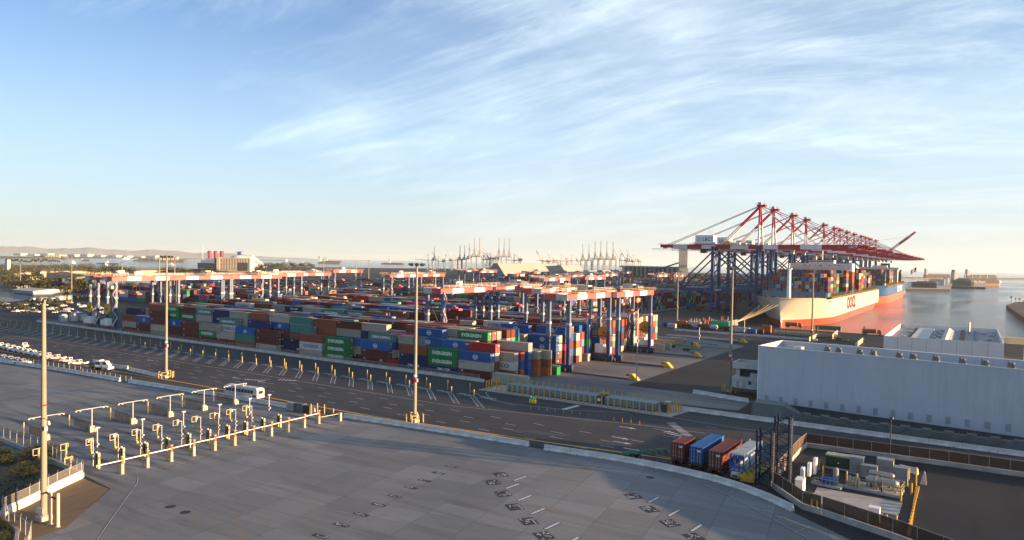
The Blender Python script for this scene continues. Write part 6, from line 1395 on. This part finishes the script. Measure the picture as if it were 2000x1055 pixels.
mid = [(178,549,522),(195,548,522),(206,548,521),(217,547,520),(228,547,520),(240,548,522),(252,549,524),(262,549,526),(185,552,530),(320,548,524),(335,548,522),(350,549,523),(362,549,527),(395,548,526),(405,548,526),(268,552,532),(232,572,553),(245,573,552),(255,573,551),(265,574,555),(540,535,508),(552,534,508),(565,534,508),(575,534,510),(586,533,512),(530,536,513),(598,533,514),(510,536,514),(518,536,513),(608,532,516)]
for i, (px, py, top) in enumerate(mid):
    p = G(px, py); h = min(24, max(7, VY(px, top, p.y).z)); tree(p.x,p.y,h*1.12, (2 if px < 420 else i % 4), 'round dark tree behind the gantry line, %s from the left' % ordw(sorted(m[0] for m in mid).index(px)), 'trees behind the gantries')
# left island: wood (stuff), palms, white tower, houses
rn = random.Random(21); b = MB()
for k in range(170):
    px = rn.random()*190-10; py = 521+rn.random()*(30 if px < 90 else 20-px*.06) ; p = G(px, py, -1.5); h = rn.uniform(7,13); mt = rn.choice([LF,LF2,LF2]); D = depth(p)
    leaves(b, (p.x,p.y,h*.55-1.5), h*.55, 46, h*.12, mt, rn); b.cyl((p.x,p.y,-1.5),(p.x,p.y,h*.4),.4,BARK,n=5)
o = b.build('island_wood'); tag(o, 'dense sunlit trees covering the low island at the left edge', 'trees'); kind(o, 'stuff')
for i in range(26):
    px = 14+i*4.1; p = G(px, 524.5-i*.12, -1.5); palm(p.x,p.y,rn.uniform(17,24),'tall palm, %s from the left along the far side of the island' % ordw(i),'palms on the island', -1.5)
for i, (px, py, w_, h, c) in enumerate(((30,541,30,6,'a'),(48,540,20,6,'b'),(80,542,16,9,'b'),(60,546,26,5,'a'),(15,527,12,22,'b'),(4,577,26,7,'b'),(20,580,16,5,'a'))):
    p = G(px, py, 0 if py > 560 else -1.5); t = empty('house', p); tag(t, ('white tower' if i == 4 else 'low pale house')+' among the trees at the left edge, %s of seven' % ordw(i), 'house', 'pale houses at the left edge'); q = MB(); d = w_*.5; q.box(-w_/2,w_/2,-d/2,d/2,0,h,SHW); q.build('wall', t); q = MB(); q.add([(-w_/2-1,-d/2-1,h),(w_/2+1,-d/2-1,h),(w_/2+1,d/2+1,h),(-w_/2-1,d/2+1,h),(-w_/2,0,h+2.2),(w_/2,0,h+2.2)],[(0,1,5,4),(4,5,2,3),(0,4,3),(1,2,5)],mat('brown roof',(.20,.12,.08),.8)); q.build('roof', t)
p = G(118,541,-4.5); t = empty('pier', p, 1.0); tag(t, 'small dark fishing pier on stilts off the island', 'pier'); q = MB(); q.box(-3,45,-2,2,5,6,DKS); q.build('deck', t)
for k in range(6): q = MB(); q.box(k*8,k*8+1,-1.5,1.5,-1,5,DKS); q.build('pile', t)
# clutter around the shed: cars and boats
for i in range(26):
    px = [10,20,32,45,58,70,85,98,110,122,134,150,165,178,192,160,172,186,28,50,76,102,128,154,196,205][i]; py = 596+(i*7) % 20; p = G(px, py)
    o = copy_tree(pk, (p.x,p.y,0), rn.random()*3); tag(o, 'small pale vehicle parked below the cream shed at left, %s of the loose rows' % ordw(i), 'pickup truck', 'vehicles parked around the cream shed')
for i in range(16):
    px = 2+i*7.5; p = G(px, 604+(i*5)%9); tree(p.x,p.y,rn.uniform(4,7),i%4,'low dark tree below the cream shed, %s from the left' % ordw(i),'low trees below the shed')
# hotel
HW = mat('hotel beige wall', (.42,.36,.27), .7, var=.05, scale=.05)
p0 = AD(422, 1700); p1 = AD(491, 1700); u = (p1-p0); L = u.length; t = empty('hotel', p0, math.atan2(u.y,u.x)); tag(t, 'wide beige hotel block with rows of windows and dark end wall', 'hotel'); q = MB(); q.box(9,L-4,0,18,0,32,HW); q.box(2,9,-2,14,0,34,HW); q.box(L-4,L,-1,19,0,34,WHT); q.build('wall', t); q = MB(); q.box(-4,2,0,20,0,32,mat('dark end wall',(.07,.065,.06),.8)); q.build('end_wall', t)
for r in range(9):
    for c in range(10): q = MB(); x = 12+c*(L-20)/10; q.box(x,x+2.2,-.4,-.05,3+r*3.2,5+r*3.2,GLS); q.build('window', t)
q = MB(); q.box(9,L-4,-.5,18,32,33.5,HW); q.box(L*.62,L*.9,-.6,-.1,2,22,mat('dark lobby glass',(.05,.05,.05),.3)); q.build('roof', t)
# ocean liner with three red funnels and the dome
DKH = mat('liner dark hull', (.04,.045,.06), .5)
p0 = AD(390, 2150); p1 = AD(450, 2050); u = p1-p0; L = u.length; t = empty('ocean_liner', (p0.x,p0.y,-4.5), math.atan2(u.y,u.x)); tag(t, 'old ocean liner with three red and black funnels', 'ship')
q = MB(); q.prism([(-8,0),(10,-12),(L*1.2,-12),(L*1.2,12),(10,12)],0,20,DKH); q.build('hull', t); q = MB(); q.box(L*.15,L*1.1,-10,10,20,29,WHT); q.box(L*.3,L*1.05,-8,8,29,34,WHT); q.build('superstructure', t)
for k in range(3): q = MB(); x = L*(.34+.20*k); q.cyl((x,0,33),(x-2,0,52),5.5,CRR,n=16); f = q.build('funnel', t); q = MB(); q.cyl((x-2,0,52),(x-2.4,0,56),5.6,DKS,n=16); q.build('funnel_top', f)
q = MB(); q.cyl((L*.1,0,20),(L*.1,0,78),.8,WHT2,n=6); q.build('mast', t)
def dome(px0, px1, D, h, lab):
    a = AD(px0, D); c = AD(px1, D); m_ = (a+c)/2; r = (c-a).length/2; t = empty('dome_building', m_); tag(t, lab, 'dome'); q = MB(); q.ball((0,0,0),r,WHT2,24,16,h/r); q.build('shell', t)
dome(440, 492, 2300, 42, 'pale dome rising behind the hotel')
def cruise(px0, px1, D, lab):
    a = AD(px0, D); c = AD(px1, D); u = c-a; L = u.length; t = empty('cruise_ship', (a.x,a.y,-4.5), math.atan2(u.y,u.x)); tag(t, lab, 'ship'); q = MB(); q.prism([(0,-14),(L*.9,-14),(L,0),(L*.9,14),(0,14)],0,16,WHT); q.build('hull', t); q = MB()
    for k in range(6): q.box(L*(.02+.02*k),L*(.86-.05*k),-13+k,13-k,16+k*5,21+k*5-.9,WHT); q.box(L*(.03+.02*k),L*(.85-.05*k),-12.5+k,12.5-k,20.1+k*5,21+k*5,GLS)
    q.build('superstructure', t); q = MB(); q.box(L*.18,L*.26,-5,5,46,58,CRB); q.beam((L*.12,-2,57),(L*.3,2,59),3,1.5,DKS); q.build('funnel', t)
cruise(452, 522, 2500, 'white cruise ship with dark winged funnel behind the hotel')
# ships on the horizon
def farship(px0, px1, D, lab, col, sup=0.0, h=10, up=22, cranes=0, flip=False):
    a = AD(px0, D); c = AD(px1, D); u = c-a; L = u.length; t = empty('cargo_ship', (a.x,a.y,-4.5), math.atan2(u.y,u.x)); tag(t, lab, 'ship', 'ships at anchor in the bay'); q = MB(); w_ = L*.07; q.prism([(0,-w_),(L*.93,-w_),(L,0),(L*.93,w_),(0,w_)],0,h,col); hl = q.build('hull', t)
    q = MB(); x = L*sup; q.box(x+L*.02,x+L*.10,-w_*.9,w_*.9,h,h+up,WHT2); q.box(x+L*.01,x+L*.05,-w_*.4,w_*.4,h+up,h+up*1.35,DKS); q.build('superstructure', t)
    for k in range(cranes): q = MB(); x = L*(.26+.155*k); q.cyl((x,0,h),(x,0,h+up*.8),L*.008,CREAM,n=8); q.build('deck_crane', t)
    q = MB(); q.box(L*.12,L*.9,-w_*.8,w_*.8,h,h+h*.28,col if cranes else CM['maroon']); q.build('deck_cargo', t); return t, hl, L, w_
BKH = hullmat('bulk carrier hull', (.07,.08,.09), (.42,.17,.09), 6.5)
t, hl, L, w_ = farship(1861, 1954, 1900, 'grey and red bulk carrier with four deck cranes right of the pier', BKH, -.02, 15, 20, 4)
lettering('Pacific Basin', 8, LW, hl, (L*.48,-w_-.2,10.5), FACE_NY, 1.1, .05)
farship(1806, 1858, 3600, 'distant dark tanker left of the bulk carrier', mat('tanker hull',(.09,.08,.08),.6), 0, 14, 24)
farship(1886, 1948, 3700, 'distant dark tanker behind the bulk carrier', mat('tanker hull',(.09,.08,.08),.6), 0, 14, 24)
farship(622, 668, 5200, 'dark container ship with white bridge on the horizon, left of two', mat('tanker hull',(.09,.08,.08),.6), 0, 13, 30)
farship(636, 670, 7000, 'fainter container ship just behind the left horizon one', mat('tanker hull',(.09,.08,.08),.6), 0, 13, 30)
farship(745, 790, 5600, 'dark red container ship on the horizon, right of two', CM['maroon'], .3, 11, 24)
farship(592, 602, 4200, 'small white ship on the horizon left of the container ship', WHT2, 0, 8, 18)
farship(116, 130, 4800, 'small dark ship right of the first oil island', mat('tanker hull',(.09,.08,.08),.6), 0, 6, 7)
farship(160, 176, 4000, 'small dark vessel between the two oil islands', mat('tanker hull',(.09,.08,.08),.6), 0, 6, 7)
farship(190, 236, 2900, 'long low barge with white crane between the oil islands', DKS, .35, 3, 10)
for i, (px, py) in enumerate(((207,518.5),(335,518),(247,506.5),(1952,552),(400,518),(143,514),(560,511),(1816,521))):
    p = G(px, py, -4.5); t = empty('motor_boat', p, .4*i); tag(t, 'small white boat on open water, %s of eight' % ordw(i), 'boat', 'small boats on the water'); s = depth(p)/220; q = MB(); q.prism([(-s,-s*.3),(s*.6,-s*.3),(s,0),(s*.6,s*.3),(-s,s*.3)],0,s*.3,WHT); q.build('hull', t); q = MB(); q.box(-s*.6,s*.1,-s*.2,s*.2,s*.3,s*.7,WHT); q.build('cabin', t)
for nm, a, c, D in (('dark wooded oil island, left of two in the bay',64,127,5200),('dark oil island with sunlit white buildings, right of two in the bay',264,362,4300)):
    p0 = AD(a, D); p1 = AD(c, D); u = p1-p0; L = u.length; t = empty('oil_island', (p0.x,p0.y,-4.5), math.atan2(u.y,u.x)); tag(t, nm, 'island', 'oil islands'); q = MB(); q.prism([(0,-20),(L,-20),(L+10,30),(L*.5,60),(-10,30)],0,10,ROCKM); q.build('base', t); q = MB(); rn = random.Random(int(D))
    for k in range(40): leaves(q, (rn.random()*L, rn.uniform(0,25), 13), 9, 22, 3.2, LF, rn, .6)
    q.build('trees', t)
    for k in range(6): q = MB(); x = L*(.4+.08*k); q.box(x,x+L*.05,-5,15,10,20+(k*5)%13,WHT2 if k % 2 else CREAM); q.build('building', t)
rn = random.Random(33)
for i in range(12):
    px = 40+i*26; a = AD(px, 9000); q = MB(); w_ = rn.uniform(60,140); q.box(-w_,w_,-40,40,0,rn.uniform(14,34),WHT2); q.box(-w_*.3,w_*.2,-42,-40.1,0,10,GLS); tag(q.build('shore_building', loc=(a.x,a.y,-2)), 'pale block on the far shore under the hills, %s from the left' % ordw(i), 'building', 'pale blocks on the far shore')
# far container cranes
def farcrane(up):
    r = empty('harbour_crane'); m = mat('far crane grey-white', (.36,.37,.37), .6, var=.05); mb = mat('far crane blue-grey', (.16,.22,.27), .6, var=.05)
    for x in (0,-30):
        for y in (-9,9): b = MB(); b.beam((x,y,0),(x,y,56),2.2,2.2,m if up != 2 else mb); b.build('leg', r)
    b = MB(); b.box(-31,1,-9.5,-7.5,14,17,m); b.box(-31,1,7.5,9.5,14,17,m); b.beam((0,-9,20),(-30,-9,50),1.4,1.4,m); b.beam((0,9,20),(-30,9,50),1.4,1.4,m); b.build('portal_beam', r)
    b = MB(); b.box(-40,2,-5,5,50,54,mb); b.box(-40,-22,-6,6,54,63,m); b.build('girder', r); b = MB(); b.beam((0,-6,54),(0,0,84),1.6,1.6,m); b.beam((0,6,54),(0,0,84),1.6,1.6,m); b.beam((0,0,84),(-28,0,54),1.2,1.2,m); b.beam((0,0,84),(-38,0,54),.8,.8,m); b.build('apex_frame', r)
    b = MB(); A = math.radians({0:2,1:86,2:58}[up]); e = (2+66*math.cos(A),0,52+66*math.sin(A)); b.beam((2,0,52),e,3.4,3.2,m); b.build('boom', r); b = MB(); b.beam((0,0,84),((2+e[0])/2,0,(52+e[2])/2),.7,.7,m); b.build('forestay', r); return r
FC = [farcrane(0), farcrane(1), farcrane(2)]; usedfc = [0,0,0]
fcl = [(848,2500,1,.72),(856,2500,2,.62),(870,2600,2,.7),(884,2600,2,.7),(836,2600,0,.7),(898,2550,1,.78),(907,2550,1,.78),(916,2500,1,.85),(926,2450,1,1.0),(936,2450,1,1.0),(944,2500,2,.8),(951,2500,2,.8),(958,2500,2,.8),(974,2500,1,1.02),(984,2500,1,1.02),(994,2500,1,1.02),(1004,2700,0,.8),(1060,2700,2,.75),(1072,2750,0,.8),(1096,2700,0,.85),(1117,2700,0,.85),(1138,2600,1,.9),(1150,2600,1,.9),(1162,2600,1,1.0),(1173,2600,1,1.0),(1185,2600,1,1.0),(1197,2600,1,1.0),(1212,2800,2,.95),(1225,2800,2,.9),(1237,2800,2,.9),(962,2900,0,.8),(890,2900,0,.75),(1080,2900,2,.7)]
for i, (px, D, up, s) in enumerate(fcl):
    p = AD(px, D); rz = -YAW-.95 if up != 1 else -YAW-1.35
    if not usedfc[up]: o = FC[up]; usedfc[up] = 1; o.location = p; o.rotation_euler = (0,0,0)
    else: o = copy_tree(FC[up], p, 0)
    o.location = p; o.rotation_euler = (0,0,PI/2+YAW if up == 1 else PI+YAW+.3); o.scale = (s,s,s*(1.0))
    tag(o, 'pale far harbour crane %s, %s from the left on the skyline' % ({0:'with level boom',1:'with upright boom',2:'with slanting boom'}[up], ordw(sorted(c[0] for c in fcl).index(px))), 'harbour crane', 'pale cranes on the skyline')
# tan tents, columned building, tower
TAN = mat('tan roof sheeting', (.27,.255,.235), .7, var=.04, scale=.02); TGR = mat('grey gable sheeting', (.20,.22,.24), .7, var=.04)
def shed(px0, px1, D, hw, h, lab, rm=TAN, gm=TGR, rot=0):
    a = AD(px0, D); c = AD(px1, D*1.15); u = c-a; L = u.length; t = empty('bulk_shed', a, math.atan2(u.y,u.x)+rot); tag(t, lab, 'shed', 'pitched bulk sheds on the skyline'); q = MB(); q.add([(0,-hw,0),(0,hw,0),(0,hw*.15,h),(0,-hw*.15,h),(L,-hw,0),(L,hw,0),(L,hw*.15,h),(L,-hw*.15,h)],[(0,4,7,3),(1,2,6,5),(3,7,6,2)],rm); q.build('roof', t); q = MB(); q.add([(-.3,-hw*.98,0),(-.3,hw*.98,0),(-.3,hw*.14,h*.98),(-.3,-hw*.14,h*.98)],[(0,3,2,1)],gm); q.add([(L+.3,-hw*.98,0),(L+.3,hw*.98,0),(L+.3,hw*.14,h*.98),(L+.3,-hw*.14,h*.98)],[(0,1,2,3)],gm); q.build('gable_wall', t)
shed(968, 1085, 1450, 30, 33, 'largest tan pitched shed with grey gable on the skyline')
shed(1092, 1130, 1600, 26, 31, 'smaller tan pitched shed right of the largest one')
shed(1128, 1165, 1500, 22, 20, 'low grey pitched shed left of the dark one', TGR); shed(1172, 1225, 1450, 24, 23, 'dark grey pitched shed left of the columned building', TGR)
a = AD(1215, 1550); c = AD(1330, 1450); u = c-a; L = u.length; t = empty('columned_warehouse', a, math.atan2(u.y,u.x)); tag(t, 'long dark building with pale vertical columns on the skyline', 'warehouse'); q = MB(); q.box(0,L,0,30,0,30,DKS); q.build('wall', t); q = MB(); q.box(-3,L+3,-4,33,30,32.5,TGR); q.build('roof', t)
for k in range(13): q = MB(); x = 6+k*L/13.5; q.box(x,x+3.4,-2.5,-.1,0,30,TAN); q.build('column', t)
a = AD(1334, 1150); t = empty('concrete_tower', a, .4); tag(t, 'square concrete tower behind the backreach of the nearest quay crane', 'tower'); q = MB(); q.box(-6.5,6.5,-6.5,6.5,0,64,CONC); q.build('shaft', t); q = MB(); q.beam((-7,0,40),(-60,-10,22),2.2,2.2,CRB); q.build('conveyor', t)
# pier buildings and flag
for i, (px, py, w_, d, h, m_, nm) in enumerate(((1805,563,44,20,13,'d','long dark-windowed pier building'),(1779,561,9,9,11,'w','small sunlit white cube on the pier'),(1832,558,26,18,16,'g','pale equipment block on the pier'),(1847,557,10,10,20,'w','white tower block on the pier'),(1820,555,14,10,13,'g','low pale block behind the pier building'),(1878,560,36,26,17,'d','dark gabled pier shed with sunlit end'),(1895,560,14,14,12,'o','cream block at the right tip of the pier'))):
    p = G(px, py-1, 0); mt = {'d':mat('pier dark wall',(.08,.09,.09),.7),'w':WHT,'g':WHT2,'o':CREAM}[m_]; t = empty('pier_building', (p.x,p.y,0)); tag(t, nm, 'building', 'buildings on the far pier'); q = MB(); q.box(-w_/2,w_/2,-d/2,d/2,0,h*.8,mt); q.build('wall', t); q = MB(); q.box(-w_/2-.5,w_/2+.5,-d/2-.5,d/2+.5,h*.8,h*.88,GALV)
    if m_ == 'd': q.box(-w_*.3,w_*.4,-d*.2,d*.3,h*.88,h,DKS)
    q.build('roof', t)
    if m_ == 'd':
        for k in range(4): q = MB(); x = -w_*.42+k*w_*.23; q.box(x,x+w_*.17,-d/2-.1,-d/2,h*.35,h*.65,GLS); q.build('window', t)
a = AD(1790, 1560); t = empty('flag_pole', (a.x,a.y,0)); tag(t, 'tall pole with a large striped flag of the United States above the pier', 'flag pole'); q = MB(); q.cyl((0,0,0),(0,0,42),.35,WHT2,n=8); q.build('pole', t)
q = MB(); FR = mat('flag red',(.45,.03,.04),.7); FW = mat('flag white',(.7,.7,.7),.7); FBL = mat('flag navy',(.02,.03,.14),.7); NS = 13; fd = Vector((-.78,-.30,-.52))
for k in range(NS):
    for s in range(6):
        z0 = 41.5-k*.75; l0, l1 = s*2.3, (s+1)*2.3; w0 = math.sin(s*1.2)*.6; w1 = math.sin((s+1)*1.2)*.6
        A = fd*l0+Vector((0,w0,z0)); B_ = fd*l1+Vector((0,w1,z0)); m = FBL if (k < 7 and s < 2) else (FR if k % 2 == 0 else FW); q.add([A, B_, B_-Vector((0,0,.75)), A-Vector((0,0,.75))], [(0,3,2,1)], m)
q.build('flag', t)
p = G(1808, 553); mast(p.x, p.y, 28, 'slender mast standing on the pier right of the flag', r0=.6, guard=False, red=False)
for i in range(4):
    p = G(1975+i*8, 592+i*1.5, 0); palm(p.x,p.y,5+rn.random()*3,'small palm on the dark point at the right edge, %s of four' % ordw(i),'palms on the right point')
# bushes at the lower left corner
def shrub_mesh(seed, mt, n=900):
    rn = random.Random(seed); b = MB()
    for k in range(9):
        c = (rn.uniform(-1,1), rn.uniform(-1,1), rn.uniform(.3,1.0)); leaves(b, c, rn.uniform(.5,.8), n//9, .075, mt, rn, .8); b.cyl((0,0,0),c,.04,BARK,.01,n=5)
    return b.mesh('foliage')
SHM = [shrub_mesh(1,SH1), shrub_mesh(2,LF2), shrub_mesh(3,LF), shrub_mesh(5,SH1,600)]
rn = random.Random(77); k = 0
for i in range(64):
    px = rn.uniform(-14,104); py = rn.uniform(876,1062)
    p = G(px, py)
    inside = p.x > -124 or (950 < py < 1000 and 20 < px) 
    lim = 45 if py > 950 else 104
    if (py > 925 and px > 70-(py-925)*.9) or (935 < py < 985 and px < 60): 
        if not (py > 985 and px < 22): continue
    s = rn.uniform(.6,1.2)*(1.15 if py < 935 else .75); o = place(SHM[i % 4], 'shrub', (p.x,p.y,0), rn.random()*6); o.scale = (s*1.2,s*1.2,s); tag(o, 'dark olive shrub in the scrub at the lower left, %s placed from the back' % ordw(k) if k < 60 else 'low olive shrub at the very edge of the scrub at lower left', 'shrub', 'shrubs at the lower left'); k += 1
b = MB()
for i in range(1500):
    px = rn.uniform(-20,70); py = rn.uniform(930,1062); p = G(px, py)
    if p.x > -113 and p.y > 41.5: continue
    if p.x > -121.8 and p.y > 57.3-(p.x+121.8)*1.65 : continue
    h = rn.uniform(.15,.45); a = rn.random()*6; b.add([(p.x,p.y,.02),(p.x+.14*math.cos(a),p.y+.14*math.sin(a),.02),(p.x+.05,p.y,h)],[(0,1,2)],SH1)
o = b.build('dry_grass'); tag(o, 'dry grass and weeds covering the ground around the lower left shrubs', 'grass'); kind(o, 'stuff')

# ================================================================== HAZE
hm = bpy.data.materials.new('air haze'); hm.use_nodes = True; n = hm.node_tree.nodes; l = hm.node_tree.links
for x in list(n): n.remove(x)
out = n.new('ShaderNodeOutputMaterial'); pv = n.new('ShaderNodeVolumePrincipled'); l.new(pv.outputs[0], out.inputs['Volume'])
pv.inputs['Color'].default_value = (.86, 1, 1, 1); pv.inputs['Density'].default_value = 0.000034; pv.inputs['Anisotropy'].default_value = .2
o = MB(); o.box(-19500, 17500, -4500, 20500, -8, 190, hm); hz_o = o.build('haze'); kind(hz_o, 'stuff'); tag(hz_o, 'thin pale sea haze fading the far shore and hills', 'haze')
